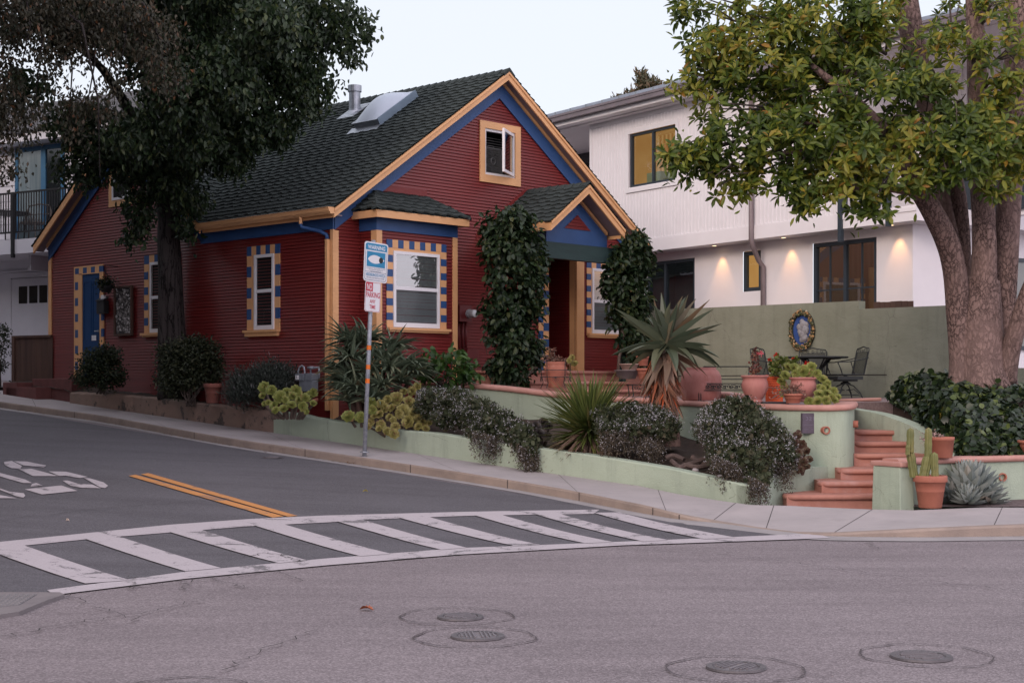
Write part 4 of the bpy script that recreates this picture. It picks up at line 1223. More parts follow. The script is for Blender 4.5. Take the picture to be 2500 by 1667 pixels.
m.build('wall_face', mat('old_tan_concrete', (.27, .185, .145), .9, (.20, .145, .12), 2, bump=.7, bscale=30, col3=(.085, .07, .062), scale3=3.2, lo3=.54, hi3=.6), ow)

# planting soil
m = MB()
def soil_z(a, b):
    p = hw(a, b)
    return zroad(p.x, p.y) + .34 + max(0, a - AW) * (.03 + .13 * min(1, max(0, (b + 8.6) / 2.5))) - (.10 if b < -8.3 else 0) + .03 * sin(a * 9 + b * 4) * cos(b * 7)
def patch(m, a0, a1, b0, b1, na, nb):
    for i in range(na):
        for j in range(nb):
            q = []
            for (s, t) in ((i, j), (i + 1, j), (i + 1, j + 1), (i, j + 1)):
                a = a0 + (a1 - a0) * s / na; b = b0 + (b1 - b0) * t / nb
                p = hw(a, b); q.append((p.x, p.y, soil_z(a, b)))
            m.add(q, [(0, 1, 2, 3)])
patch(m, AW + .1, 1.5, b_corner + .1, 0.0, 12, 50)
patch(m, AW + .1, .02, 0.0, 10.2, 5, 50)
so = m.build('soil_bed', M['soil'], smooth=True); so['kind'] = 'structure'

# terrace retaining wall with rounded terracotta cap
tw = empty('terrace_wall', hw(1.53, -4), 0, 'sage stucco terrace wall with rounded terracotta coping and a plaque near the steps', 'garden wall')
A2 = 1.53
lt = [(1035, 928), (1150, 936), (1250, 945), (1395, 962), (1554, 971), (1745, 981), (1800, 983)]
path = []
for x, y in lt:
    b, z = onl(x, y, A2); p = hw(A2, b); path.append((p.x, p.y, z))
first = path[0]
path.insert(0, (hw(A2, -.3).x, hw(A2, -.3).y, first[2] + .01))
end = [(1815, 984, 21.35), (1880, 986, 20.85), (1950, 988, 20.5), (2010, 988.5, 20.32), (2060, 987, 20.3), (2081, 984, 20.5), (2086, 980, 20.95)]
for x, y, Y in end:
    p = at(x, y, Y); path.append((p.x, p.y, p.z))
def smoothpath(P, n=5):
    P = [Vector(p) for p in P]; out = []
    for i in range(len(P) - 1):
        p0 = P[max(i - 1, 0)]; p1 = P[i]; p2 = P[i + 1]; p3 = P[min(i + 2, len(P) - 1)]
        for k in range(n):
            t = k / n
            out.append(.5 * ((2 * p1) + (p2 - p0) * t + (2 * p0 - 5 * p1 + 4 * p2 - p3) * t * t + (3 * p1 - p0 - 3 * p2 + p3) * t ** 3))
    return out + [P[-1]]
sp = smoothpath(path)
def wall_along(m, P, zb, th=.2, drop=.0):
    """wall face under a path of top points, thickness to the left of travel"""
    pv = None
    for i, p in enumerate(P):
        t = P[min(i + 1, len(P) - 1)] - P[max(i - 1, 0)]; t.z = 0; t.normalize(); s = Vector((-t.y, t.x, 0)) * th
        c = [(p.x, p.y, zb), (p.x, p.y, p.z - drop), (p.x + s.x, p.y + s.y, p.z - drop), (p.x + s.x, p.y + s.y, zb)]
        if pv:
            for k in range(3): m.add([pv[k], c[k], c[k + 1], pv[k + 1]], [(0, 1, 2, 3)])
        else: m.add(c, [(0, 1, 2, 3)])
        pv = c
    m.add(pv, [(3, 2, 1, 0)])
def cap_along(m, P, th=.2, over=.05, h=.085):
    pv = None
    for i, p in enumerate(P):
        t = P[min(i + 1, len(P) - 1)] - P[max(i - 1, 0)]; t.z = 0; t.normalize(); s = Vector((-t.y, t.x, 0))
        c = []
        for k in range(7):
            a = -pi / 2 + pi * k / 6
            c.append(p - s * (over * .25 + over * .75 * cos(a)) + Vector((0, 0, -h / 2 + h / 2 * sin(a))))
        c += [p + s * (th + over * .4), p + s * (th + over * .4) + Vector((0, 0, -h))]
        if pv:
            n = len(c)
            for k in range(n): m.add([pv[k], c[k], c[(k + 1) % n], pv[(k + 1) % n]], [(0, 1, 2, 3)])
        else: m.add(c, [tuple(range(len(c)))[::-1]])
        pv = c
    m.add(pv, [tuple(range(len(pv)))])
m = MB(lambda *p: local_of(tw)(p)); wall_along(m, sp, 0.05, .2, .086); m.build('wall_face', M['stucco'], tw, smooth=False)
m = MB(lambda *p: local_of(tw)(p)); cap_along(m, sp); m.build('coping', M['cap'], tw, smooth=True)
def drain(o, x, y, Y, r, dirv):
    p = at(x, y, Y); d = Vector(dirv).normalized()
    m = MB(lambda *q: local_of(o)(q)); n = 18
    u = d.orthogonal().normalized(); v = d.cross(u)
    rings = [(r, -.12), (r, .05), (r * .72, .05), (r * .72, -.1)]
    vs = [p + d * z + (u * cos(2 * pi * k / n) + v * sin(2 * pi * k / n)) * rr for rr, z in rings for k in range(n)]
    fs = [(i * n + k, i * n + (k + 1) % n, (i + 1) * n + (k + 1) % n, (i + 1) * n + k) for i in range(3) for k in range(n)]
    m.add(vs, fs); m.add([p + d * -.098 + (u * cos(2 * pi * k / n) + v * sin(2 * pi * k / n)) * r * .73 for k in range(n)], [tuple(range(n))])
    m.build('drain_pipe', M['terra'], o)
drain(tw, 2014, 1050, 20.32, .055, (.25, -1, 0))
drain(tw, 2086, 1035, 20.6, .05, (1, -.3, 0))

# steps
st = empty('garden_steps', at(2050, 1231, 19.1), 0, 'terracotta steps with rounded nosings climbing between sage walls', 'steps')
SK = [(1207, 19.2, 1918, 2225), (1175, 19.55, 2003, 2225), (1144, 19.9, 2050, 2235), (1107, 20.6, 2082, 2265), (1078, 21.0, 2082, 2262), (1050, 21.4, 2082, 2240)]
for i, (y, Y, x0, x1) in enumerate(SK):
    P0 = at(x0, y, Y); P1 = at(x1, y, Y); z = P0.z
    z_low = .0 if i == 0 else SK[i - 1][0]
    zb = .02 if i == 0 else at(0, SK[i - 1][0], SK[i - 1][1]).z - .02
    m = MB(lambda *q: local_of(st)(q))
    r = .036
    m.box(P0.x + .02, P1.x, Y + .02, Y + 1.6, zb, z - .002)
    nose = [(P0.x + .16, Y + .5, z - r), (P0.x + .02, Y + .16, z - r), (P0.x + .04, Y + .05, z - r), (P0.x + .12, Y, z - r), (P1.x, Y, z - r)]
    m.smooth = True; m.tube([Vector(q) for q in nose], r, 10); m.smooth = False
    m.build('step', M['cap_step'] if 'cap_step' in M else M.setdefault('cap_step', mat('terracotta_step', (.40, .185, .14), .75, (.33, .145, .11), 5, bump=.25, bscale=60, col3=(.40, .25, .23), scale3=1.6)), st)

# cheek wall right of the steps, sweeping down
ck = empty('stair_cheek_wall', at(2283, 1150, 20.9), 0, 'curved sage wall sweeping down beside the right of the steps', 'garden wall')
cpts = [Vector(at(x, y, Y)) for x, y, Y in ((2070, 992, 22.7), (2105, 998, 22.4), (2168, 1008, 21.9), (2230, 1028, 21.3), (2283, 1052, 20.8), (2332, 1083, 20.1), (2347, 1100, 19.7), (2352, 1125, 19.35))]
m = MB(lambda *q: local_of(ck)(q)); wall_along(m, smoothpath(cpts, 4), .05, -.22, 0)
m.build('wall_face', M['stucco'], ck)

# gate pillar
pp = empty('stair_pillar', at(2180, 1240, 18.5), 0, 'short tapered stucco pillar with a terracotta cap at the foot of the steps', 'pillar')
A = at(2128, 1238, 18.7); B = at(2198, 1245, 18.25); C = at(2233, 1244, 18.35); D = A + (C - B)
base = [Vector((p.x, p.y, .0)) for p in (A, B, C, D)]; cen = sum(base, Vector()) / 4
top = [cen + (p - cen) * .93 + Vector((0, 0, .62)) for p in base]
m = MB(lambda *q: local_of(pp)(q))
m.add(base + top, [(0, 1, 5, 4), (1, 2, 6, 5), (2, 3, 7, 6), (3, 0, 4, 7), (4, 5, 6, 7)])
m.build('shaft', M['stucco'], pp, bevel=.012)
m = MB(lambda *q: local_of(pp)(q))
cb = [cen + (p - cen) * 1.09 + Vector((0, 0, .622)) for p in base]; m.prism(cb, (0, 0, .062))
m.build('cap', M['cap'], pp, bevel=.02)

# right front wall with coping
rw = empty('front_wall', at(2400, 1225, 19.2), 0, 'long low sage wall with terracotta coping below the ivy bank', 'garden wall')
rpath = [at(2226, 1119, 18.55), at(2300, 1117, 18.8), at(2400, 1114, 19.15), at(2500, 1111.5, 19.5), at(3000, 1100, 21.2)]
rpath = [Vector((p.x, p.y, .715)) for p in rpath]
m = MB(lambda *q: local_of(rw)(q)); wall_along(m, rpath, .0, .22, .08); m.build('wall_face', M['stucco'], rw)
m = MB(lambda *q: local_of(rw)(q)); cap_along(m, [rpath[0] + (rpath[0] - rpath[1]) * .5] + rpath, .22, .05, .08); m.build('coping', M['cap'], rw, smooth=True)
drain(rw, 2445, 1164, 19.32, .055, (.1, -1, 0))
# planting strip at the foot of that wall
m = MB(); q = [at(2230, 1243, 18.3), at(3000, 1232, 18.4), at(3000, 1215, 21.1), at(2226, 1225, 18.7)]
m.add([(p.x, p.y, zroad(p.x, p.y) + .15) for p in q], [(0, 1, 2, 3)])
s_ = m.build('gravel_strip', mat('bark_mulch', (.16, .12, .12), .95, (.07, .05, .05), 18, bump=1, bscale=60)); s_['kind'] = 'structure'

# terrace floor
m = MB()
tl = [hw(1.6, -.5), hw(1.62, -7.2), at(1900, 0, 20.9), at(2082, 0, 20.55), at(2086, 0, 22.95), at(2190, 0, 23.2), Vector((9.5, 24.8, 0)), Vector((7.9, 26.3, 0)), Vector((2.7, 31.2, 0)), hw(8.1, 0.2), hw(1.6, .2)]
def tz(p): return 1.345 + max(0, p.y - 20.5) * .0095
P = [Vector((p.x, p.y, tz(p))) for p in tl]
nP = len(P)
m.add(P + [p - Vector((0, 0, .9)) for p in P], [tuple(range(nP))] + [(i, nP + i, nP + (i + 1) % nP, (i + 1) % nP) for i in range(nP)])
s_ = m.build('patio', mat('patio_gravel', (.25, .19, .18), .95, (.17, .12, .12), 30, bump=.8, bscale=90)); s_['kind'] = 'structure'
# pink nosed patio edge below the chairs and the little raised bed wall
pe = MB(); pe.tube([at(2040, 978, 24.0), at(2090, 976.5, 23.8), at(2150, 974.5, 23.4)], .028, 8); o = pe.build('patio_edging', M['cap'], None, smooth=True)
tag(o, 'terracotta edging strip of the patio under the swivel chair', 'edging')
rb = empty('raised_bed_wall', at(1790, 980, 22.8), 0, 'small curved raised bed wall with terracotta coping behind the green succulents', 'garden wall')
pth_ = [at(1745, 956, 23.2), at(1760, 957, 22.9), at(1800, 960, 22.7), at(1850, 962, 22.8)]
m = MB(lambda *q: local_of(rb)(q)); wall_along(m, smoothpath(pth_), 1.3, .2, .07); m.build('wall_face', M['gardenwall'], rb)
m = MB(lambda *q: local_of(rb)(q)); cap_along(m, smoothpath(pth_), .2, .045, .075); m.build('coping', M['cap'], rb, smooth=True)

# porch steps (terracotta) in front of the recess and the window
ps = empty('porch_steps', hw(6, -1), TH, 'wide terracotta porch steps in front of the house door', 'steps')
pl_ = lambda *q: (q[0] - 6, q[1] + 1, q[2])
for (a0, a1, f, zt_, zb_) in ((2.9, 8.0, 1.05, rz0, 1.3), (3.4, 8.0, 1.45, onf(1430, 931, -1.45)[1], 1.3), (4.2, 8.0, 1.85, onf(1430, 951, -1.85)[1], 1.3)):
    m = MB(pl_); m.box(a0 + .03, a1, -f + .02, -.03, zb_, zt_ - .003)
    m.smooth = True; m.tube([Vector((a0, -.2, zt_ - .034)), Vector((a0, -f + .04, zt_ - .034)), Vector((a0 + .05, -f, zt_ - .034)), Vector((a1, -f, zt_ - .034))], .034, 10); m.smooth = False
    m.build('step', M['cap_step'], ps)

# side door steps
sd_ = empty('side_door_steps', hw(-.4, onl(160, 950, -.4)[0]), TH, 'dark red concrete steps below the blue side door', 'steps')
bb0 = onl(212, 925, 0)[0]; bb1 = onl(131, 925, 0)[0]
zz = zdb
ox, oy = to_ab(sd_.location.x, sd_.location.y)
T_ = lambda a, b, z: (a - ox, b - oy, z)
M['redstep'] = mat('dark_red_step', (.15, .055, .05), .85, (.11, .04, .038), 4, bump=.3)
m = MB(T_); m.box(-.5, -.02, bb0 - .25, bb1, 1.0, zz - .02); m.build('step', M['redstep'], sd_, bevel=.012)
m = MB(T_); m.box(-.85, -.501, bb0 + .55, bb1 + .45, 1.0, zz - .2); m.build('step', M['redstep'], sd_, bevel=.012)
m = MB(T_); m.box(-.85, -.03, bb1 + .002, bb1 + .6, 1.0, zz - .1); m.build('step', M['redstep'], sd_, bevel=.012)
m = MB(); q = [gp(95, 957), gp(165, 963), gp(150, 962), gp(60, 957)]
# ------------------------------------------------------------------ tall garden wall
GW = (2.76, 31.0); GD = (.725, -.688)
def ong(x, y): return _online(GW[0], GW[1], GD[0], GD[1], x, y)
ang_g = atan2(GD[1], GD[0])
gwl = empty('tall_garden_wall', (GW[0], GW[1], 0), ang_g, 'tall olive stucco garden wall behind the patio table, stepping down to the right', 'garden wall')
z1 = .5 * (ong(1600, 756)[1] + ong(2080, 736)[1]); z2 = ong(2100, 756)[1]; z3 = ong(2305, 744)[1]; zz2 = .5 * (z2 + z3)
t0 = -.45; t1 = ong(2097, 740)[0]; t2 = ong(2314, 744)[0]
pf = [(t0, .8), (t0, z1), (t1, z1), (t1, zz2), (t2, zz2)]
for k in range(1, 9):
    s = k / 8; pf.append((t2 + .12 * s + .9 * max(0, s - .55) ** 2 * 2, zz2 - (1.1) * s))
pf += [(t2 + 4, zz2 - 1.15), (t2 + 4, .8)]
m = MB(); m.prism([(t, 0, z) for t, z in pf], (0, .22, 0)); m.build('wall_face', M['gardenwall'], gwl)
m = MB(); zj = ong(1800, 917)[1]; m.box(t0, t2 - 1.2, -.004, 0, zj - .008, zj + .008); m.box(t2 - .9, t2 + .3, -.004, 0, zj - .16, zj - .145); m.build('control_joint', M['crack'], gwl)

# ------------------------------------------------------------------ white modern building, right
W0 = (7.64, 28.5); WD = (.562, -.827); WI = (.827, .562)
def onw(x, y, off=0.0): return _online(W0[0] - off * WI[0], W0[1] - off * WI[1], WD[0], WD[1], x, y)
wb = empty('white_building', (W0[0], W0[1], 0), atan2(WD[1], WD[0]), 'two storey white building with ribbed upper storey, dark framed windows and lit soffit lamps', 'building')
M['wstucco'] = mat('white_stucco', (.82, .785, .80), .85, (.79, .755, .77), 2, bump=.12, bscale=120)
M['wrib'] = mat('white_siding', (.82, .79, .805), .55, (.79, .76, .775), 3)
M['frame'] = mat('slate_frame', (.035, .048, .062), .45)
OFU = .45
uL = onw(1442, 400, OFU)[0]; uB = onw(2047, 500, OFU)[0]
zb0 = .5 * (onw(1580, 614, OFU + .03)[1] + onw(2230, 539, OFU + .03)[1])
zb1 = .5 * (onw(1587, 584.6, OFU)[1] + onw(2046, 523.4, OFU)[1])
zsof = .5 * (onw(1444, 306, OFU)[1] + onw(1706, 245, OFU)[1])
TW = lambda u, d, z: (u, -d, z)
OFE = OFU + .62
zg = .5 * (onw(1400, 284, OFE)[1] + onw(1702, 212, OFE)[1])
# lower wall
holes_l = []
def rectw(x0, x1, xm, yt, yb, off=0.0):
    return onw(x0, 500, off)[0], onw(x1, 500, off)[0], onw(xm, yb, off)[1], onw(xm, yt, off)[1]
def wall_holes(m, u0, u1, z0, z1, holes, d=0.0, T=TW):
    us = sorted({u0, u1} | {h for ho in holes for h in ho[:2] if u0 < h < u1}); zs_ = sorted({z0, z1} | {h for ho in holes for h in ho[2:] if z0 < h < z1})
    for a, b in zip(us[:-1], us[1:]):
        for c, e in zip(zs_[:-1], zs_[1:]):
            if any(h[0] - 1e-6 <= a and b <= h[1] + 1e-6 and h[2] - 1e-6 <= c and e <= h[3] + 1e-6 for h in holes): continue
            m.add([T(a, d, c), T(b, d, c), T(b, d, e), T(a, d, e)], [(0, 1, 2, 3)])
w1 = rectw(1580, 1696, 1690, 630, 760); w2 = rectw(1814, 1857.5, 1836, 613, 711); w3 = rectw(1984.5, 2140, 2062, 587, 790)
m = MB(); wall_holes(m, -10.5, 0, 1.0, zb0 + .05, [w1, w2, w3])
m.build('lower_wall', M['wstucco'], wb)
m = MB(); m.quad((0, 0, 1.0), (0, 9, 1.0), (0, 9, zb0 + .05), (0, 0, zb0 + .05)); m.build('return_wall', M['wstucco'], wb)
uw = rectw(1537, 1651.6, 1594, 316, 449, OFU); uw2 = rectw(1846, 1935, 1890, 246, 345, OFU)
# upper wall with ribs
m = MB(); wall_holes(m, uL, uB, zb1, zsof, [uw, uw2], OFU)
zr1 = .5 * (onw(1444, 315, OFU)[1] + onw(1706, 256, OFU)[1])
u = uL + .1
trimw = .1
while u < uB - .02:
    segs = [(zb1 + .02, zr1)]
    for h in (uw, uw2):
        if h[0] - trimw - .02 < u < h[1] + trimw:
            segs = [s for sg in segs for s in ((sg[0], min(sg[1], h[2] - trimw - .06)), (max(sg[0], h[3] + trimw + .02), sg[1])) if s[1] - s[0] > .05]
    for (za, zc_) in segs: bx(m, TW, u, u + .03, OFU, OFU + .011, za, zc_)
    u += .115
up = m.build('upper_wall', M['wrib'], wb)
m = MB(); m.quad((uL, -OFU, zb1), (uL, 3, zb1), (uL, 3, zsof), (uL, -OFU, zsof)); bx(m, TW, uL, uB, OFU, OFU + .03, zr1, zsof)
bx(m, TW, uL - .002, uL + .08, OFU, OFU + .031, zb1, zr1 - .001); m.build('upper_trim', M['wrib'], wb)
m = MB(); bx(m, TW, -10.5, .05 + OFU, -.3, OFU + .03, zb0, zb1); m.box(.0, OFU + .05, .3, 9, zb0, zb1)
bx(m, TW, uB + .1, OFU + .06, OFU + .031, OFU + .045, zb1 - .11, zb1 - .03); m.build('belt_band', M['wstucco'], wb)
# set back wall left of the corner, and the one behind the balcony
m = MB(); bx(m, TW, uL - 5, uL - .005, -2.2, -2.0, 4.0, zsof); m.build('set_back_wall', M['wrib'], wb)
q = rectw(1392, 1441, 1420, 366, 440, -2.0); m = MB(); bx(m, TW, q[0], q[1] + .5, -2.0, -1.97, q[2] - .6, q[3]); m.build('window', M['glass_blk'], wb)
m = MB(); u = uB
while u < 2.5:
    bx(m, TW, u, u + .04, -1.8, -1.77, zb1 + .02, zsof + .2); u += .115
bx(m, TW, uB, 2.6, -2.0, -1.8, zb1 - .1, zsof + .2); m.quad((uB, -OFU, zb1), (uB, 1.8, zb1), (uB, 1.8, zsof), (uB, -OFU, zsof))
m.build('balcony_wall', M['wrib'], wb)
bw = (uB + 1.2, uB + 3.4)
m = MB(); bx(m, TW, bw[0], bw[1], -1.765, -1.74, zb1, zb1 + 2.1); m.build('balcony_door', M['frame'], wb)
# roof, gutter
m = MB(); bx(m, TW, uL - 5, 3.4, OFE - .14, OFE, zg, zg + .15); bx(m, TW, uL - 5, 3.4, OFE, OFE + .02, zg + .10, zg + .152); m.build('gutter', mat('gutter_taupe', (.20, .17, .185), .4), wb)
m = MB(); bx(m, TW, uL - 5, 3.4, OFE - .40, OFE - .141, zg - .1, zg + .14); m.build('fascia', M['wrib'], wb)
m = MB(); rs = .30
m.add([TW(uL - 5, OFE - .02, zg + .154), TW(3.4, OFE - .02, zg + .154), TW(3.4, -7, zg + .154 + 7.8 * rs), TW(uL - 5, -7, zg + .154 + 7.8 * rs)], [(0, 1, 2, 3)])
u = uL - 5
while u < 3.4:
    m.prism([TW(u, OFE - .01, zg + .15), TW(u + .07, OFE - .01, zg + .15), TW(u + .07, OFE - .01, zg + .23), TW(u, OFE - .01, zg + .23)], (0, 7.8, 7.8 * rs)); u += .62
m.add([TW(3.4, OFE - .02, zg), TW(3.4, -7, zg), TW(3.4, -7, zg + .15 + 7.8 * rs), TW(3.4, OFE - .02, zg + .15)], [(0, 1, 2, 3)])
m.build('roof', mat('standing_seam', (.30, .34, .38), .4, metal=.3), wb)
m = MB(); bx(m, TW, uL - 5, 3.3, -2.0, OFE - .40, zsof + .002, zsof + .03); m.build('eave_soffit', M['wrib'], wb)
# windows of this building
def dkwin(name, T, h, off, cols, rows, fw=.07, depth=.10, pane='glass', room=None, wood=False):
    m = MB(); u0, u1, z0, z1 = h
    frame4(m, T, u0, u1, z0, z1, fw, off - depth, off - .02)
    for c in cols: bx(m, T, u0 + (u1 - u0) * c - fw * .5, u0 + (u1 - u0) * c + fw * .5, off - depth + .005, off - .025, z0 + fw, z1 - fw)
    f = m.build('window', M['frame'], wb)
    if rows:
        m = MB()
        for (ua, ub, zf, vert) in rows:
            if vert: bx(m, T, u0 + (u1 - u0) * ua - .014, u0 + (u1 - u0) * ua + .014, off - depth + .02, off - .05, z0 + fw, z1 - fw)
            else: bx(m, T, u0 + (u1 - u0) * ua, u0 + (u1 - u0) * ub, off - depth + .021, off - .051, z0 + (z1 - z0) * zf - .014, z0 + (z1 - z0) * zf + .014)
        m.build('muntins', M['frame'], f)
    m = MB(); m.quad(T(u0 + fw, off - .072, z0 + fw), T(u1 - fw, off - .072, z0 + fw), T(u1 - fw, off - .072, z1 - fw), T(u0 + fw, off - .072, z1 - fw)); m.build('pane', M[pane], f)
    d = .9
    m = MB(lambda *q: T(*q))
    b0, b1, zz0, zz1 = u0 - .05, u1 + .05, z0 - .05, z1 + .05
    for P in ([(b0, off - d, zz0), (b1, off - d, zz0), (b1, off - d, zz1), (b0, off - d, zz1)], [(b0, off - d, zz0), (b0, off - .1, zz0), (b0, off - .1, zz1), (b0, off - d, zz1)],
              [(b1, off - d, zz0), (b1, off - .1, zz0), (b1, off - .1, zz1), (b1, off - d, zz1)], [(b0, off - d, zz1), (b1, off - d, zz1), (b1, off - .1, zz1), (b0, off - .1, zz1)], [(b0, off - d, zz0), (b1, off - d, zz0), (b1, off - .1, zz0), (b0, off - .1, zz0)]):
        m.add(P, [(0, 1, 2, 3)])
    m.build('room', room, f)
    return f
def litroom(name, col, strength, c2):
    m, nt, out = _new(name); N = nt.nodes.new; Lk = nt.links.new
    tc = N('ShaderNodeTexCoord'); wv = N('ShaderNodeTexWave'); wv.inputs['Scale'].default_value = 2.2; wv.inputs['Distortion'].default_value = .6
    Lk(tc.outputs['Object'], wv.inputs[0])
    cr = N('ShaderNodeValToRGB'); cr.color_ramp.elements[0].position = .12; cr.color_ramp.elements[1].position = .48; cr.color_ramp.elements[0].color = c4(col); cr.color_ramp.elements[1].color = c4(c2)
    nz = N('ShaderNodeTexNoise'); nz.inputs['Scale'].default_value = .7; Lk(tc.outputs['Object'], nz.inputs[0])
    mth = N('ShaderNodeMath'); mth.operation = 'MULTIPLY'; Lk(wv.outputs[1], mth.inputs[0]); Lk(nz.outputs[0], mth.inputs[1]); Lk(mth.outputs[0], cr.inputs[0])
    e = N('ShaderNodeEmission'); e.inputs[1].default_value = strength; Lk(cr.outputs[0], e.inputs[0]); Lk(e.outputs[0], out.inputs[0])
    return m
M['glass_m'] = glassmat('modern_glass', refl=.16)
M['glass_lit'] = glassmat('clear_glass', refl=.07)
lit = litroom('lit_room_amber', (.45, .20, .055), .62, (.64, .36, .13)); lit2 = litroom('lit_room_dim', (.16, .085, .05), .32, (.20, .11, .07)); lit3 = litroom('lit_room_gold', (.64, .31, .085), .72, (.74, .42, .15))
dark_teal = mat('dim_room', (.06, .085, .09), .8)
dkwin('w', TW, w1, 0, [.37], None, .07, .1, 'glass_m', dark_teal)
dkwin('w', TW, w2, 0, [], None, .085, .1, 'glass_lit', lit3)
dkwin('w', TW, w3, 0, [.5], [(.25, 0, 0, True), (.75, 0, 0, True), (.03, .97, .42, False)], .08, .1, 'glass_m', lit2)
f = dkwin('w', TW, uw, OFU, [.485], None, .055, .1, 'glass_lit', lit)
m = MB(); frame4(m, TW, uw[0] - trimw, uw[1] + trimw, uw[2] - trimw - .02, uw[3] + trimw, trimw, OFU + .001, OFU + .035); m.build('casing', M['wrib'], f)
m = MB(); m.T = TW
u0_, u1_, zl, zh = uw
m.box(u0_ + .15, u0_ + .65, OFU - .8, OFU - .4, zl - .05, zl + .35); m.box(u0_ + .80, u0_ + 1.3, OFU - .8, OFU - .5, zl - .05, zl + .62); m.build('furniture', mat('room_green', (.30, .36, .22), .8), f)
dkwin('w', TW, uw2, OFU, [.5], None, .055, .1, 'glass_lit', lit)
q = (1.2, 3.2); m = MB(); 
T_ret = lambda u, d, z: (d, u, z)
m = MB(); frame4(m, T_ret, 1.7, 4.4, 2.35, zb0 - .5, .08, .0, .05); fr = m.build('window', M['frame'], wb)
m = MB(); bx(m, T_ret, 1.78, 4.32, .012, .02, 2.43, zb0 - .58); m.build('pane', M['glass_m2'] if 'glass_m2' in M else M.setdefault('glass_m2', mat('grey_window_pane', (.16, .17, .16), .08, spec=.8)), fr)
# downspout
m = MB(); ud = onw(1834, 450, OFU + .08)[0]; ud2 = onw(1863, 700, .08)[0]
m.tube([(ud, -OFU - .08, zsof + .1), (ud, -OFU - .08, zb0 - .02), (ud + .03, -OFU - .06, zb0 - .16), (ud2 - .05, -.16, zb0 - .42), (ud2, -.08, zb0 - .55), (ud2, -.08, 1.2)], .055, 12)
m.build('downspout', mat('downspout_taupe', (.22, .175, .18), .4), wb, smooth=True)
# soffit downlights: small lamps set in the overhang
def downlight(x, y):
    u, _ = onw(x, y, .24); 
    m = MB(); m.lathe([(.075, .003), (.075, -.01), (.055, -.012)], 16, (u, -.24, zb0 - .002)); o = m.build('soffit_lamp', M['wstucco'], wb)
    m = MB(); m.lathe([(.055, 0), (0, .0005)], 16, (u, -.24, zb0 - .009)); m.build('bulb', M['bulb'] if 'bulb' in M else M.setdefault('bulb', emitmat('bulb', (1, .72, .42), 5)), o)
    L = bpy.data.lights.new('soffit_light', 'SPOT'); L.energy = 25; L.color = (1, .48, .17); L.spot_size = radians(62); L.spot_blend = .8; L.shadow_soft_size = .04
    lo = bpy.data.objects.new('soffit_light', L); COL.objects.link(lo); lo.parent = o; lo.location = (u, -.20, zb0 - .02); lo.rotation_euler = (radians(14), 0, 0)
downlight(1744, 597); downlight(1913, 576); downlight(2176, 543)
# balcony railing
br = empty('balcony_railing', (W0[0] - OFU * WI[0], W0[1] - OFU * WI[1], zb1), wb.rotation_euler.z, 'dark metal balcony railing half hidden by the magnolia leaves', 'railing')
m = MB(); up0 = uB + .06
m.box(up0, up0 + .09, -.09, -.005, -.55, 1.05); m.build('post', M['frame'], br)
m = MB(); m.box(-.2, -.12, -.09, -.005, -.35, 1.05); m.build('post', M['frame'], br)
m = MB(); m.box(up0 + .091, -.201, -.07, -.03, .98, 1.03); m.build('rail', M['frame'], br)
m = MB(); m.box(up0 + .091, -.201, -.07, -.03, .08, .12); m.build('rail', M['frame'], br)
u = up0 + .2
m = MB()
while u < -.25: m.box(u, u + .022, -.06, -.04, .121, .979); u += .11
m.build('balusters', M['frame'], br)
# planter box of boards behind the garden wall
p0 = ong(2099, 745)[0]; p1 = ong(2160, 745)[0]
m = MB(); zt_ = ong(2130, 741)[1] + .05
wf = empty('wooden_board_fence', (GW[0], GW[1], 0), ang_g, 'short reddish brown board fence showing above the stepped garden wall', 'fence')
k = p0
m = MB()
while k < p1 + .2: m.box(k, k + .11, .5, .53, 2.2, zt_ + random.uniform(-.01, .01)); k += .115
m.build('boards', M['wood'], wf)
m = MB(); m.box(p0, p1 + .22, .531, .58, zt_ - .12, zt_ - .04); m.build('rail', M['wood'], wf)

# ------------------------------------------------------------------ white house, far left
V0 = (-11.74, 36.0); VD = (.857, -.516); VI = (.516, .857)
def onv(x, y, off=0.0): return _online(V0[0] - off * VI[0], V0[1] - off * VI[1], VD[0], VD[1], x, y)
vb = empty('white_house', (V0[0], V0[1], 0), atan2(VD[1], VD[0]), 'white boarded house with blue balcony doors over a garage, behind the red cottage', 'house')
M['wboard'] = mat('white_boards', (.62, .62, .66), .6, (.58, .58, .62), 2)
BO = 1.3
zbf1 = .5 * (onv(0, 587, BO)[1] + onv(76, 582, BO)[1]); zbf0 = .5 * (onv(0, 622, BO)[1] + onv(76, 617, BO)[1])
zev = onv(60, 345, .5)[1]
UR = onv(330, 400)[0]
m = MB(); z = zbf1
while z < zev:
    bx(m, TW, -8, UR - .2, -.02, .012, z + .012, z + .18); z += .185
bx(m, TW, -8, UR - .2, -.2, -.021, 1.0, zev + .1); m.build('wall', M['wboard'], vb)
m = MB(); bx(m, TW, -8, UR - 1, -.02, BO, zbf0, zbf1); bx(m, TW, onv(70, 620, .9)[0], onv(76, 620, .9)[0], .3, .9, zbf0 - .35, zbf0 - .002); m.build('balcony_floor', M['wboard'], vb)
m = MB(); UR = onv(330, 400)[0]
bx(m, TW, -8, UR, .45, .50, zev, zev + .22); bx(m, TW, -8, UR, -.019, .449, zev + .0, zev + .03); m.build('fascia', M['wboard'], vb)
m = MB()
RW = 2.3
shingle(m, lambda u, s, h: TW(u, .55 - s * .87 - h * .5, zev + .21 + s * .5 + h * .87), lambda s: (-8, UR), RW, seed=31, expo=.2)
rd, rh = RW * .87, RW * .5
m.prism([TW(-8, .55, zev + .2), TW(-8, .55 - rd, zev + .2 + rh), TW(-8, .55 - 2 * rd, zev + .2)], (UR + 8, 0, 0))
m.build('roof', mat('grey_shingle', (.085, .085, .09), .9, (.06, .06, .065), 2), vb)
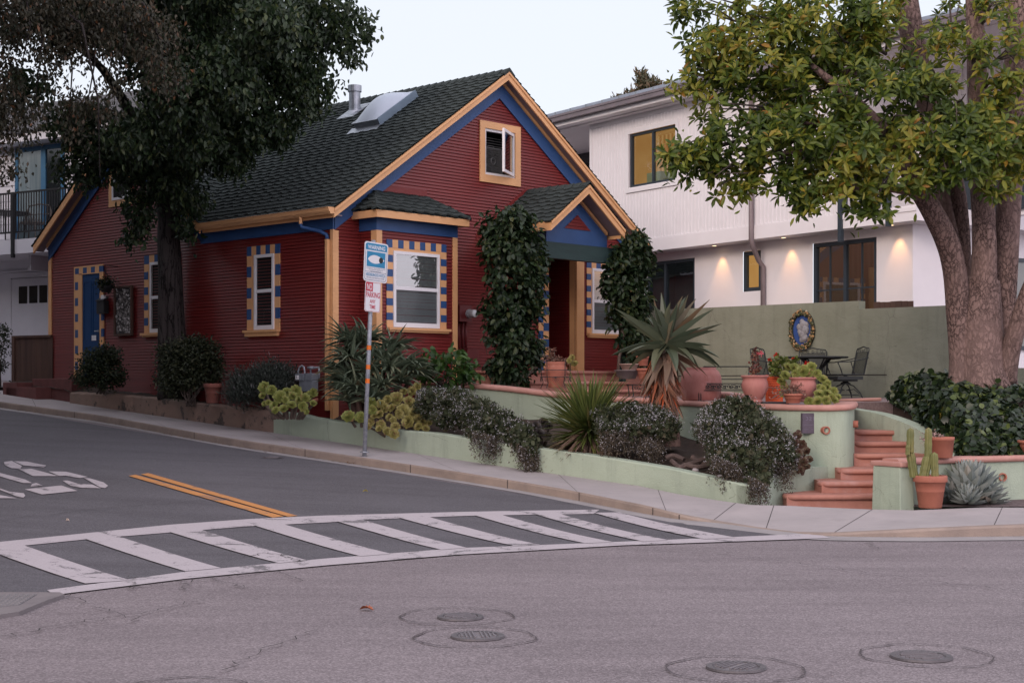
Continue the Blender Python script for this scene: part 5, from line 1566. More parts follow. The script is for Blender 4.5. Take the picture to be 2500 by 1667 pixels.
# blue doors on the balcony
dl = onv(41, 400)[0]; dm = onv(110, 400)[0]; drr = onv(160, 400)[0]; dzt = onv(60, 362)[1]
m = MB(); M['bluefr'] = mat('blue_frame', (.05, .15, .27), .45)
frame4(m, TW, dl, drr, zbf1 + .01, dzt, .10, .013, .06); bx(m, TW, dm - .08, dm + .08, .013, .059, zbf1 + .11, dzt - .10)
f = m.build('balcony_door', M['bluefr'], vb)
m = MB(); bx(m, TW, dl + .10, dm - .08, .015, .03, zbf1 + .1, dzt - .1); m.build('pane', mat('teal_glass', (.14, .19, .21), .1, (.25, .30, .32), 1.2, stretch=(3, 1, .2), spec=.7), f)
m = MB(); bx(m, TW, dm + .08, drr - .10, .015, .03, zbf1 + .1, dzt - .1); m.build('pane', M['glass_blk'], f)
# garage door
g0 = onv(20, 700)[0]; g1 = g0 + 3.0; gzt = onv(60, 680)[1]; gzb = 1.45
m = MB(); frame4(m, TW, g0, g1, gzb - .3, gzt + .14, .12, -.02, .02); gd = None
gd = m.build('garage_door', M['wboard'], vb)
m = MB(); bx(m, TW, g0 + .12, g1 - .12, -.018, .005, gzb - .2, gzt)
bx(m, TW, g0 - .3, g1 + .3, -.0, .04, gzt + .16, gzt + .2)
m.build('panel', M['wboard'], gd)
wz0, wz1 = onv(80, 740)[1], onv(80, 698)[1]
for xa, xb in ((46.7, 67), (72, 92), (96.5, 116), (121, 141)):
    m = MB(); bx(m, TW, onv(xa, 700)[0], onv(xb, 700)[0], .0055, .012, wz0, wz1); m.build('window', M['glass_blk'], gd)
# railing
rl = empty('balcony_railing', (V0[0] - BO * VI[0], V0[1] - BO * VI[1], zbf1), vb.rotation_euler.z, 'black balcony railing of the white house at the left edge', 'railing')
zt_ = onv(30, 469, BO)[1] - zbf1; zb_ = onv(30, 569, BO)[1] - zbf1
m = MB(); m.box(-6, 5, .02, .06, zt_ - .04, zt_); m.build('rail', M['black'], rl)
m = MB(); m.box(-6, 5, .03, .05, zb_, zb_ + .04); m.build('rail', M['black'], rl)
up_ = onv(31, 500, BO)[0]
m = MB(); m.box(up_, up_ + .07, -.06, .0195, -.42, zt_ - .041); m.build('post', M['black'], rl)
m = MB(); u = -3
while u < 3:
    m.box(u, u + .02, .03, .05, zb_ + .041, zt_ - .041); u += .085
m.build('balusters', M['black'], rl)
# wooden gate between the houses
f0 = _online(hw(-.1, b_wall_end + .1).x, hw(-.1, b_wall_end + .1).y, VD[0], VD[1], 38, 880); p = hw(-.1, b_wall_end + .1)
wg = empty('wooden_gate', (p.x, p.y, 1.35), atan2(VD[1], VD[0]), 'dark wooden board gate between the red house and the white garage', 'gate')
zt_ = f0[1] * 0 + (EYE + (HY - 818) / FOC * p.y) - 1.35
m = MB(); u = f0[0]
while u < .25: m.box(u, u + .16, 0, .03, 0, zt_ - .05); u += .165
m.build('boards', M['wood'], wg)
m = MB(); m.box(f0[0] - .02, .25, -.03, .0301, zt_ - .049, zt_ + .0); m.box(f0[0] - .08, f0[0] - .005, -.04, .06, -.2, zt_); m.build('frame', M['wood'], wg)
m = MB(); P = [onroad(gp(-200, 935)), onroad(gp(-200, 962)), onroad(gp(100, 957)), onroad(gp(120, 930))]
q = [Vector((-17, 30.5, 0)), hw(-.7, 10.3), hw(-.1, 11.6), Vector((-11.5, 35.9, 0)), Vector((-17, 39, 0))]
m.add([(p.x, p.y, zroad(p.x, p.y) + .15) for p in q], [tuple(range(len(q)))]); s_ = m.build('driveway', M['concrete']); s_['kind'] = 'structure'

# ------------------------------------------------------------------ unseen houses added across the side street to block sky light
def build_blocker(a0, a1, b0, b1, h, label, wallm, roofm):
    p = hw(a1, b0); zg = zroad(p.x, p.y)
    o = empty('blocker_house', (p.x, p.y, zg), TH, label, 'house')
    W, D = a1 - a0, b1 - b0
    T_s = lambda u, d, z: (d, u, z)              # street wall: u along the street, d towards it
    m = MB(); siding(m, T_s, lambda z: (0, D), -.3, h, pitch=.14, lap=.015)
    m.quad((-W, 0, -.3), (0, 0, -.3), (0, 0, h), (-W, 0, h)); m.quad((-W, D, -.3), (0, D, -.3), (0, D, h), (-W, D, h)); m.quad((-W, 0, -.3), (-W, D, -.3), (-W, D, h), (-W, 0, h))
    rh = W * .34
    m.add([(0, 0, h), (-W, 0, h), (-W / 2, 0, h + rh)], [(0, 1, 2)]); m.add([(0, D, h), (-W, D, h), (-W / 2, D, h + rh)], [(0, 1, 2)])
    m.build('wall', wallm, o)
    m = MB(); sl_ = rh / (W / 2)
    for sg in (0, 1):
        e = .4 if sg == 0 else -W - .4
        m.prism([(e, -.4, h - .4 * sl_), (-W / 2, -.4, h + rh), (-W / 2, D + .4, h + rh), (e, D + .4, h - .4 * sl_)], (0, 0, .14))
    m.build('roof', roofm, o)
    for (u0, z0, w, hh) in ((D * .12, .9, 1.1, 1.4), (D * .62, .9, 1.5, 1.4), (D * .3, 3.4, 1.1, 1.2), (D * .7, 3.4, 1.1, 1.2)):
        if z0 + hh > h - .2: continue
        m = MB(); frame4(m, T_s, u0, u0 + w, z0, z0 + hh, .09, .016, .06); f = m.build('window', M['white'], o)
        m = MB(); bx(m, T_s, u0 + .09, u0 + w - .09, .017, .03, z0 + .09, z0 + hh - .09); m.build('pane', M['glass_blk'], f)
    m = MB(); bx(m, T_s, D * .42, D * .42 + .95, .016, .05, -.1, 2.0); m.build('door', M['wood'], o)
M['nb1'] = mat('grey_green_boards', (.13, .14, .12), .8); M['nb2'] = mat('brown_boards', (.12, .09, .07), .8)
build_blocker(-25, -15.5, -4, 5.5, 5.6, 'unseen grey green boarded house added across the side street to block sky light', M['nb1'], M['shingle'])
build_blocker(-25, -15.2, 8, 17, 5.8, 'unseen brown boarded house added across the side street to block sky light', M['nb2'], M['shingle'])
build_blocker(-14, -3, 40, 50, 5.6, 'unseen grey green house added to block sky light at the top of the side street', M['nb1'], M['shingle'])
build_blocker(-26, -15.0, 33, 43, 5.6, 'unseen brown house added to block sky light near the top of the side street', M['nb2'], M['shingle'])
build_blocker(-26, -15.5, 20, 30, 5.4, 'unseen brown house added to block sky light, third up the side street', M['nb2'], M['shingle'])
# ------------------------------------------------------------------ objects
def text_mesh(name, body, w, h, loc, T, mt, parent, bold=0.0):
    """flat lettering fitted into w x h, centred at loc=(u,z) on a plane; T(u,d,z)"""
    cu = bpy.data.curves.new(name, 'FONT'); cu.body = body; cu.align_x = 'CENTER'; cu.align_y = 'CENTER'; cu.offset = bold
    cu.resolution_u = 3
    to = bpy.data.objects.new(name + '_tmp', cu); COL.objects.link(to)
    bpy.context.view_layer.update()
    me = bpy.data.meshes.new_from_object(to.evaluated_get(bpy.context.evaluated_depsgraph_get()))
    co = np.array([v.co[:] for v in me.vertices])
    mn, mx = co.min(0), co.max(0); c = (mn + mx) / 2; s = mx - mn
    m = MB()
    vs = [T(loc[0] + (v[0] - c[0]) / s[0] * w, 0, loc[1] + (v[1] - c[1]) / s[1] * h) for v in co]
    m.add(vs, [tuple(p.vertices) for p in me.polygons])
    bpy.data.objects.remove(to); bpy.data.curves.remove(cu); bpy.data.meshes.remove(me)
    return m.build(name, mt, parent)

M['sign_white'] = mat('sign_white', (.72, .72, .75), .35, (.68, .68, .71), 6)
M['sign_blue'] = mat('sign_blue', (.025, .235, .43), .35, (.02, .21, .39), 6)
M['sign_dkblue'] = mat('sign_dark_blue', (.03, .10, .20), .4)
M['sign_red'] = mat('sign_red', (.52, .045, .075), .4)
M['sign_black'] = mat('sign_black', (.015, .015, .017), .4)
M['orange'] = mat('orange_tape', (.78, .17, .015), .45)
PY = 22.6
def roundrect(cx, cz, w, h, r, n=5):
    P = []
    for (sx, sz, a0) in ((1, 1, 0), (-1, 1, 90), (-1, -1, 180), (1, -1, 270)):
        for k in range(n + 1):
            a = radians(a0 + 90 * k / n)
            P.append((cx + sx * (w / 2 - r) + r * cos(a), cz + sz * (h / 2 - r) + r * sin(a)))
    return P
def plate(m, T, P, d0, d1):
    n = len(P)
    vs = [T(u, d0, z) for u, z in P] + [T(u, d1, z) for u, z in P]
    m.add(vs, [tuple(range(n, 2 * n)), tuple(range(n))[::-1]] + [(i, (i + 1) % n, n + (i + 1) % n, n + i) for i in range(n)])
pb = at(890, 1104, PY)
sp_ = empty('sign_post', (pb.x, pb.y, pb.z), TH, 'leaning galvanised sign post with orange bands at the kerb edge', 'sign post')
sp_.rotation_euler = (0, .055, TH)
m = MB(); m.tube([(0, 0, -.1), (0, 0, 3.22)], .033, 12); m.build('pole', M['galvd'] if 'galvd' in M else M.setdefault('galvd', mat('galvanised_dull', (.36, .38, .42), .55, (.24, .26, .30), 14, metal=.25, lo=.4, hi=.6)), sp_, smooth=True)
for i, z in enumerate((1.585, 1.29, 1.08)):
    m = MB(); m.tube([(0, 0, z - .034), (0, 0, z + .034)], .0345, 12, cap=False); m.build('reflective_band', M['orange'], sp_, smooth=True)
m = MB(); m.lathe([(.07, -.005), (.07, .012), (.034, .016)], 12); m.build('base_collar', M['galv'], sp_)
TS = lambda u, d, z: (u, -.036 - d, z)
wsn = empty('warning_sign', (pb.x, pb.y, pb.z), TH, 'white and blue neighbourhood watch warning sign with a big eye, topmost on the leaning post', 'sign')
wsn.rotation_euler = sp_.rotation_euler
cx, cz, W_, H_ = .035, 2.885, .475, .60
m = MB(); plate(m, TS, roundrect(cx, cz, W_, H_, .045), 0, .004); m.build('panel', M['sign_white'], wsn)
m = MB(); 
P = roundrect(cx, cz, W_ - .04, H_ - .04, .035); Pi = roundrect(cx, cz, W_ - .052, H_ - .052, .031)
n = len(P); m.add([TS(u, .0055, z) for u, z in P] + [TS(u, .0055, z) for u, z in Pi], [(i, (i + 1) % n, n + (i + 1) % n, n + i) for i in range(n)])
bx(m, TS, cx - W_ / 2 + .025, cx + W_ / 2 - .025, .0052, .0056, cz - .155, cz - .150)
m.build('border', M['sign_dkblue'], wsn)
m = MB(); hz = cz + H_ / 2
P = [(u, z) for u, z in roundrect(cx, hz - .075, W_ - .05, .11, .03)]
P = [(u, max(z, hz - .125)) for u, z in P]; plate(m, TS, P, .0045, .006); m.build('header', M['sign_blue'], wsn)
text_mesh('lettering', 'WARNING', .345, .062, (cx, hz - .078), lambda u, d, z: TS(u, .0066, z), M['sign_white'], wsn, .018)
m = MB(); bx(m, TS, cx - .185, cx + .185, .0045, .006, hz - .375, hz - .145); m.build('eye_field', M['sign_blue'], wsn)
ec = (cx + .0, hz - .262); P = []
for k in range(17):
    t = k / 16; u = -.165 + .335 * t; P.append((ec[0] + u, ec[1] + .068 * sin(pi * t ** .8) ** .9))
for k in range(15, 0, -1):
    t = k / 16; u = -.165 + .335 * t; P.append((ec[0] + u, ec[1] - .062 * sin(pi * t ** .8) ** .9))
m = MB(); m.add([TS(u, .0068, z) for u, z in P], [tuple(range(len(P)))]); m.build('eye', M['sign_white'], wsn)
m = MB(); m.add([TS(ec[0] + .098 + .042 * cos(2 * pi * k / 20), .0076, ec[1] + .045 * sin(2 * pi * k / 20)) for k in range(20)], [tuple(range(20))]); m.build('pupil', M['sign_black'], wsn)
TT = lambda u, d, z: TS(u, .0062, z)
for i, (s, w) in enumerate((('ALL SUSPICIOUS PERSONS AND ACTIVITIES', .37), ('ARE IMMEDIATELY REPORTED TO', .28), ('OUR POLICE DEPARTMENT', .22))):
    text_mesh('lettering', s, w, .014, (cx, cz - .095 - i * .024), TT, M['sign_dkblue'], wsn)
text_mesh('lettering', 'NEIGHBORHOOD WATCH', .38, .05, (cx, cz - .195), TT, M['sign_blue'], wsn, .01)
text_mesh('lettering', 'WE LOOK OUT FOR EACH OTHER', .36, .018, (cx, cz - .243), TT, M['sign_dkblue'], wsn, .006)
m = MB(); m.lathe([(0, .012), (.008, .01), (.01, 0)], 8); 
nps = empty('no_parking_sign', (pb.x, pb.y, pb.z), TH, 'white sign with red NO PARKING ANY TIME lettering under the blue eye sign', 'sign')
nps.rotation_euler = sp_.rotation_euler
cx, cz, W_, H_ = .0, 2.355, .31, .455
m = MB(); plate(m, TS, roundrect(cx, cz, W_, H_, .03), 0, .004); m.build('panel', M['sign_white'], nps)
m = MB(); P = roundrect(cx, cz, W_ - .016, H_ - .016, .024); Pi = roundrect(cx, cz, W_ - .026, H_ - .026, .02); n = len(P)
m.add([TS(u, .0055, z) for u, z in P] + [TS(u, .0055, z) for u, z in Pi], [(i, (i + 1) % n, n + (i + 1) % n, n + i) for i in range(n)]); m.build('border', M['sign_red'], nps)
m = MB(); bx(m, TS, cx - W_ / 2 + .014, cx - W_ / 2 + .150, .0045, .006, cz + H_ / 2 - .145, cz + H_ / 2 - .014); m.build('header', M['sign_red'], nps)
text_mesh('lettering', 'NO', .10, .095, (cx - W_ / 2 + .082, cz + H_ / 2 - .08), lambda u, d, z: TS(u, .0068, z), M['sign_white'], nps, .01)
text_mesh('lettering', 'PARKING', .275, .085, (cx, cz + .03), TT, M['sign_red'], nps, .014)
text_mesh('lettering', 'ANY', .115, .058, (cx, cz - .068), TT, M['sign_red'], nps, .014)
text_mesh('lettering', 'TIME', .12, .062, (cx, cz - .152), TT, M['sign_red'], nps, .014)

# --- utility boxes on the front wall
def ef(x, y, b=0.0): return onf(x, y, b)
q0 = ef(1122, 744, -.2); q1 = ef(1152, 786, -.2)
em = empty('electric_meter', hw(q0[0], 0, q1[1]), TH, 'round glass electricity meter on a dark red box beside the bay window', 'electric meter')
lo = lambda *p: (p[0] - q0[0], p[1], p[2] - q1[1])
M['redmetal'] = mat('red_painted_metal', (.16, .022, .024), .45)
m = MB(lo); m.box(q0[0], q1[0], -.2, -.022, q1[1], q0[1]); m.build('box', M['redmetal'], em, bevel=.006)
mc = ef(1146, 766, -.22); m = MB(lo)
m.T = lambda x, y, z: lo(mc[0] + x, -.2 - z, mc[1] + y)
m.lathe([(.085, 0), (.085, .05), (.075, .055), (.075, .15), (.068, .17), (0, .172)], 24); mo = m.build('dial', mat('meter_glass', (.42, .43, .44), .15, (.36, .37, .38), 20, metal=.3), em, smooth=False)
for x in (1119, 1129, 1137):
    p = ef(x, 790, -.06); m = MB(lo); m.tube([(p[0], -.06, q1[1] + .02), (p[0], -.06, q1[1] - .48)], .025, 10); m.build('conduit', M['redmetal'], em, smooth=True)
q2 = ef(1139, 851, -.14); q3 = ef(1166, 876, -.14)
m = MB(lo); m.box(q2[0], q3[0], -.16, -.022, q3[1], q2[1]); m.build('lower_box', M['redmetal'], em, bevel=.005)
m = MB(lo); zz_ = q3[1]
for k in range(7): m.box(q2[0] - .03 + k * .022, q2[0] - .014 + k * .022, -.14, -.022, zz_ - .2, zz_ - .03)
m.box(q2[0] - .035, q2[0] + .13, -.13, -.021, zz_ - .19, zz_ - .035); m.build('ribbed_cover', M['redmetal'], em)
m = MB(lo); m.box(q2[0] + .15, q2[0] + .2, -.1, -.022, zz_ - .45, zz_ - .005); m.build('conduit', M['redmetal'], em)
# --- gas meter
ga = -.30
g = onl(750, 940, ga)
gm = empty('gas_meter', hw(ga, g[0], g[1]), TH, 'grey gas meter with bent pipes against the dark red side wall', 'gas meter')
M['gasgrey'] = mat('gas_meter_grey', (.17, .19, .215), .55, (.14, .155, .18), 8)
def gl(x, y): b, z = onl(x, y, ga); return b - g[0], z - g[1]
def gbox(m, x0, x1, y0, y1, d0, d1):
    b1, z1 = gl(x0, y0); b0, z0 = gl(x1, y1); m.box(-d1, -d0, b0, b1, z0, z1)
m = MB(); gbox(m, 752, 770, 911, 930, -.08, .08); gbox(m, 737, 770, 927, 956, -.07, .07); m.build('body', M['gasgrey'], gm, bevel=.025)
m = MB(); gbox(m, 731, 751, 912, 929, -.03, .10); ib = m.build('index_box', M['gasgrey'], gm, bevel=.008)
m = MB(); gbox(m, 733, 741, 916, 926, .101, .107); m.build('dial', M['white'], ib)
m = MB()
A = [gl(x, y) for x, y in ((728, 925), (728, 908), (731, 897), (737, 892.5), (742, 896), (744, 908), (744, 913))]
m.tube([(0, b, z) for b, z in A], .016, 8); m.build('pipe', M['galvd'], gm, smooth=True)
m = MB(); A = [gl(x, y) for x, y in ((758.5, 912), (758.5, 897.5), (778, 897), (779, 899), (779, 924))]
m.tube([(0, b, z) for b, z in A], .018, 8); A = [gl(x, y) for x, y in ((752, 897.5), (765, 897.5))]; m.tube([(0.0, b, z) for b, z in A], .026, 8)
m.build('pipe', M['galvd'], gm, smooth=True)
# clay pipe stub
m = MB(); m.tube([hw(-.5, onl(776, 975, -.5)[0], onl(776, 975, -.5)[1]), hw(-.6, onl(738, 986, -.6)[0], onl(738, 986, -.6)[1])], .03, 10)
o = m.build('clay_pipe', M['terra'], None, smooth=True); tag(o, 'orange clay pipe stub lying in the bed beside the gas meter', 'pipe')

# --- beside the side door
p0 = onl(330, 819); p1 = onl(286.6, 700)
pn = empty('pebble_panel', hw(-.02, p0[0], p0[1]), TH, 'framed panel of pale pebbles hung on the dark red side wall', 'wall art')
lo = lambda *p: (p[0], p[1] - p0[0], p[2] - p0[1])
m = MB(lo); frame4(m, T_left, p0[0], p1[0], p0[1], p1[1], .04, .02, .07); m.build('frame', M['wood'], pn)
m = MB(lo); bx(m, T_left, p0[0] + .04, p1[0] - .04, .02, .04, p0[1] + .04, p1[1] - .04); m.build('backing', mat('mortar_dark', (.05, .045, .045), .9), pn)
M['pebble'] = leafmat('pebbles', [(0, (.06, .055, .05)), (.45, (.16, .15, .14)), (.75, (.30, .28, .27)), (1, (.55, .53, .52))], .5, 0)
m = MB(lo)
r = random.Random(5)
for k in range(330):
    u = r.uniform(p0[0] + .06, p1[0] - .06); z = r.uniform(p0[1] + .06, p1[1] - .06); s = r.uniform(.012, .034); e = r.uniform(.6, 1.2)
    n = 6; vs = [T_left(u + s * cos(2 * pi * i / n + k), .04, z + s * e * sin(2 * pi * i / n + k)) for i in range(n)] + [T_left(u + s * .7 * cos(2 * pi * i / n + k), .04 + s * .5, z + s * e * .7 * sin(2 * pi * i / n + k)) for i in range(n)]
    m.add(vs, [(i, (i + 1) % n, n + (i + 1) % n, n + i) for i in range(n)] + [tuple(range(n, 2 * n))])
m.build('pebble_facing', M['pebble'], pn)
p0 = onl(270, 766); p1 = onl(252, 728)
mbx = empty('mailbox', hw(-.02, p0[0], p0[1]), TH, 'small black mailbox on the wall beside the blue door', 'mailbox')
lo = lambda *p: (p[0], p[1] - p0[0], p[2] - p0[1])
m = MB(lo); bx(m, T_left, p0[0], p1[0], .02, .14, p0[1], p1[1] - .06); m.build('box', M['black'], mbx, bevel=.01)
m = MB(lo); m.prism([T_left(p0[0] - .01, .02, p1[1]), T_left(p0[0] - .01, .16, p1[1] - .075), T_left(p0[0] - .01, .16, p1[1] - .058), T_left(p0[0] - .01, .02, p1[1] + .018)], (0, p1[0] - p0[0] + .02, 0)); m.build('lid', M['black'], mbx)
m = MB(lo); bx(m, T_left, p0[0] + .06, p1[0] - .1, .04, .1, p1[1] - .04, p1[1] + .05); tag(m.build('letters', M['white'], None), 'white letters sticking out of the black mailbox', 'mail')
bpy.data.objects['letters'].location = mbx.location; bpy.data.objects['letters'].rotation_euler = mbx.rotation_euler
p0 = onl(239, 831); p1 = onl(228, 819)
m = MB(); bx(m, T_left, p0[0], p1[0], .039, .042, p0[1], p1[1]); m.build('notice', M['sign_white'], dr)
# hanging basket
hb = onl(258, 700, -.3)
hbo = empty('hanging_basket', hw(-.3, hb[0], hb[1]), TH, 'small dark hanging basket of foliage beside the blue door head', 'hanging basket')
m = MB(); m.lathe([(0, -.12), (.08, -.11), (.14, -.02), (.15, .02), (.13, .02), (.0, .0)], 16); m.build('basket', M['black'], hbo)
m = MB(); m.tube([(.28, 0, .42), (.1, 0, .42), (0, 0, .40), (0, 0, .3)], .008, 6)
for a in (0, 2.1, 4.2): m.tube([(0, 0, .3), (.14 * cos(a), .14 * sin(a), .02)], .004, 5)
m.build('hanger', M['black'], hbo)
n = 420; Pn = rng.normal(size=(n, 3)) * np.array([.085, .085, .07]) + np.array([0, 0, .06])
V, Fc = oval_np(Pn, rand_dir(n) + np.array([0, 0, -.2]), np.tile([0, 0, 1.], (n, 1)), rng.uniform(.04, .08, n), .035)
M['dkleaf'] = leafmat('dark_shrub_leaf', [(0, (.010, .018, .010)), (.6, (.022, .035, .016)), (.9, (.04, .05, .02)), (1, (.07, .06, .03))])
mesh_np('foliage', V, Fc, M['dkleaf'], hbo)
# lantern in the recess
lp = onf(1384, 712, .35)
ln = empty('porch_lantern', hw(lp[0], .35, lp[1]), TH, 'dark porch lantern hanging in the shadowed door recess', 'lantern')
m = MB(); m.tube([(0, 0, .25), (0, 0, rz1 - lp[1])], .008, 6); m.lathe([(.0, .27), (.03, .24), (.12, .17), (.10, .16), (0, .16)], 6)
for k in range(6):
    a = 2 * pi * k / 6; m.tube([(.095 * cos(a), .095 * sin(a), .16), (.075 * cos(a), .075 * sin(a), -.1)], .008, 5)
m.lathe([(0, -.12), (.08, -.11), (.085, -.095), (0, -.095)], 6); m.build('frame', M['black'], ln)
m = MB(); m.lathe([(.085, .155), (.066, -.093)], 6); m.build('pane', M['glass_dim'], ln)
# box fan in the gable window
fz = giz0 + .02; fu = gi0 + .02
fan = empty('box_fan', hw(fu, .12, fz), TH, 'grey box fan standing inside the open gable window', 'fan')
S_ = .52
M['fan'] = mat('fan_grey', (.11, .11, .11), .5)
m = MB(); TF = lambda u, d, z: (u, -d, z)
P = roundrect(S_ / 2, S_ / 2, S_, S_, .05); n = len(P); Pi = roundrect(S_ / 2, S_ / 2, S_ - .05, S_ - .05, .03)
for d0, d1 in ((0, .09),):
    vs = [TF(u, d0, z) for u, z in P] + [TF(u, d1, z) for u, z in P] + [TF(u, d1, z) for u, z in Pi] + [TF(u, d0, z) for u, z in Pi]
    m.add(vs, [(i, (i + 1) % n, n + (i + 1) % n, n + i) for i in range(n)] + [(n + i, n + (i + 1) % n, 2 * n + (i + 1) % n, 2 * n + i) for i in range(n)] + [(2 * n + i, 2 * n + (i + 1) % n, 3 * n + (i + 1) % n, 3 * n + i) for i in range(n)])
m.tube([TF(S_ * .3, .045, S_), TF(S_ * .32, .045, S_ + .035), TF(S_ * .6, .045, S_ + .035), TF(S_ * .62, .045, S_)], .009, 6)
m.build('housing', M['fan'], fan)
m = MB()
for k in range(30): u = .03 + k * (S_ - .06) / 29; bx(m, TF, u - .002, u + .002, .085, .089, .03, S_ - .03)
cc = [TF(S_ / 2 + .06 * cos(2 * pi * k / 24), .09, S_ / 2 + .06 * sin(2 * pi * k / 24)) for k in range(25)]; m.tube(cc, .011, 6); m.build('grille', M['fan'], fan)
m = MB()
for k in range(5):
    a = 2 * pi * k / 5; m.add([TF(S_ / 2 + .05 * cos(a), .03, S_ / 2 + .05 * sin(a)), TF(S_ / 2 + .2 * cos(a - .3), .03, S_ / 2 + .2 * sin(a - .3)), TF(S_ / 2 + .2 * cos(a + .5), .06, S_ / 2 + .2 * sin(a + .5))], [(0, 1, 2)])
m.build('blades', M['black'], fan)

# --- plaque on the terrace wall
pc_ = at(1976, 1033, 20.38)
pq = empty('wall_plaque', (pc_.x, pc_.y - .01, pc_.z), radians(12), 'small dark purple house number plaque on the sage wall beside the drain pipe', 'plaque')
M['plaque'] = mat('plaque_slate', (.095, .075, .10), .5, (.075, .06, .082), 20, bump=.3, bscale=200); M['plaque_txt'] = mat('plaque_letters', (.16, .14, .19), .45)
TP = lambda u, d, z: (u, -d, z)
m = MB(); bx(m, TP, -.108, .108, -.05, .012, -.138, .138); m.build('panel', M['plaque'], pq, bevel=.003)
text_mesh('lettering', '321', .12, .05, (0, .065), lambda u, d, z: TP(u, .0135, z), M['plaque_txt'], pq)
m = MB(); bx(m, TP, -.09, .09, .0125, .0135, -.022, -.017); bx(m, TP, -.09, -.02, .0125, .0135, -.085, -.08); bx(m, TP, .02, .09, .0125, .0135, -.085, -.08); m.build('engraved_lines', M['plaque_txt'], pq)

# --- wreath on the garden wall
wt, wz_ = ong(1960, 806)
wr = empty('wall_wreath', (GW[0] + GD[0] * wt, GW[1] + GD[1] * wt, wz_), ang_g, 'oval fruit wreath framing a white relief on the olive wall above the table', 'wreath')
m = MB(); rx, rz_ = .215, .30
m.add([(rx * .95 * cos(2 * pi * k / 32), -.02, rz_ * .95 * sin(2 * pi * k / 32)) for k in range(32)], [tuple(range(32))]); m.build('backing', mat('glazed_blue', (.05, .10, .30), .3), wr)
m = MB()
r = random.Random(3)
for (x, z, s) in [(.03, .10, .085), (-.05, .06, .07), (.06, .0, .10), (.02, -.07, .10), (.05, -.14, .085), (.0, .16, .055), (.09, .1, .06), (-.04, -.02, .06), (.0, -.18, .06)]:
    m.T = lambda a, b, c: (x + a, -.03 - abs(b) * .5, z + c)
    m.lathe([(s * sin(pi * k / 6), -s * cos(pi * k / 6)) for k in range(7)], 10)
m.T = None
m.build('relief', mat('glazed_white', (.62, .60, .62), .35, (.45, .44, .46), 12), wr, smooth=True)
m = MB(); m.tube([(rx * 1.12 * cos(2 * pi * k / 40), -.03, rz_ * 1.12 * sin(2 * pi * k / 40)) for k in range(41)], .045, 8); m.build('garland', mat('garland_dark', (.035, .035, .02), .8), wr)
M['fruit'] = leafmat('glazed_fruit', [(0, (.03, .045, .02)), (.35, (.09, .09, .035)), (.55, (.16, .11, .06)), (.75, (.28, .16, .06)), (.9, (.45, .25, .10)), (1, (.45, .40, .28))], .4, 0)
m = MB()
for k in range(210):
    a = r.uniform(0, 2 * pi); rr = 1.12 + r.uniform(-.17, .2); s = r.uniform(.014, .03)
    c_ = (rx * rr * cos(a), -.05 - r.uniform(0, .03), rz_ * rr * sin(a))
    m.lathe([(0, -s), (s * .8, -s * .5), (s, 0), (s * .75, s * .6), (0, s)], 6, c_)
m.build('fruit_clusters', M['fruit'], wr, smooth=True)

# --- wrought iron patio set
M['iron'] = mat('wrought_iron', (.022, .026, .026), .55)
M['mesh_iron'] = mat('iron_mesh', (.03, .034, .033), .6)
def scroll(m, c, r, turns, pl, s0=0, th=.006, sg=1):
    P = []
    for k in range(int(14 * turns) + 1):
        t = k / (14 * turns); a = s0 + sg * 2 * pi * turns * t; q = r * (1 - .75 * t)
        P.append(pl(c[0] + q * cos(a), c[1] + q * sin(a)))
    m.tube(P, th, 5)
def mesh_panel(m, pl, u0, u1, v0, v1, nu, nv):
    w = .0035
    for i in range(nu + 1):
        u = u0 + (u1 - u0) * i / nu; m.add([pl(u - w, v0), pl(u + w, v0), pl(u + w, v1), pl(u - w, v1)], [(0, 1, 2, 3)])
    for j in range(nv + 1):
        v = v0 + (v1 - v0) * j / nv; m.add([pl(u0, v - w), pl(u1, v - w), pl(u1, v + w), pl(u0, v + w)], [(0, 1, 2, 3)])
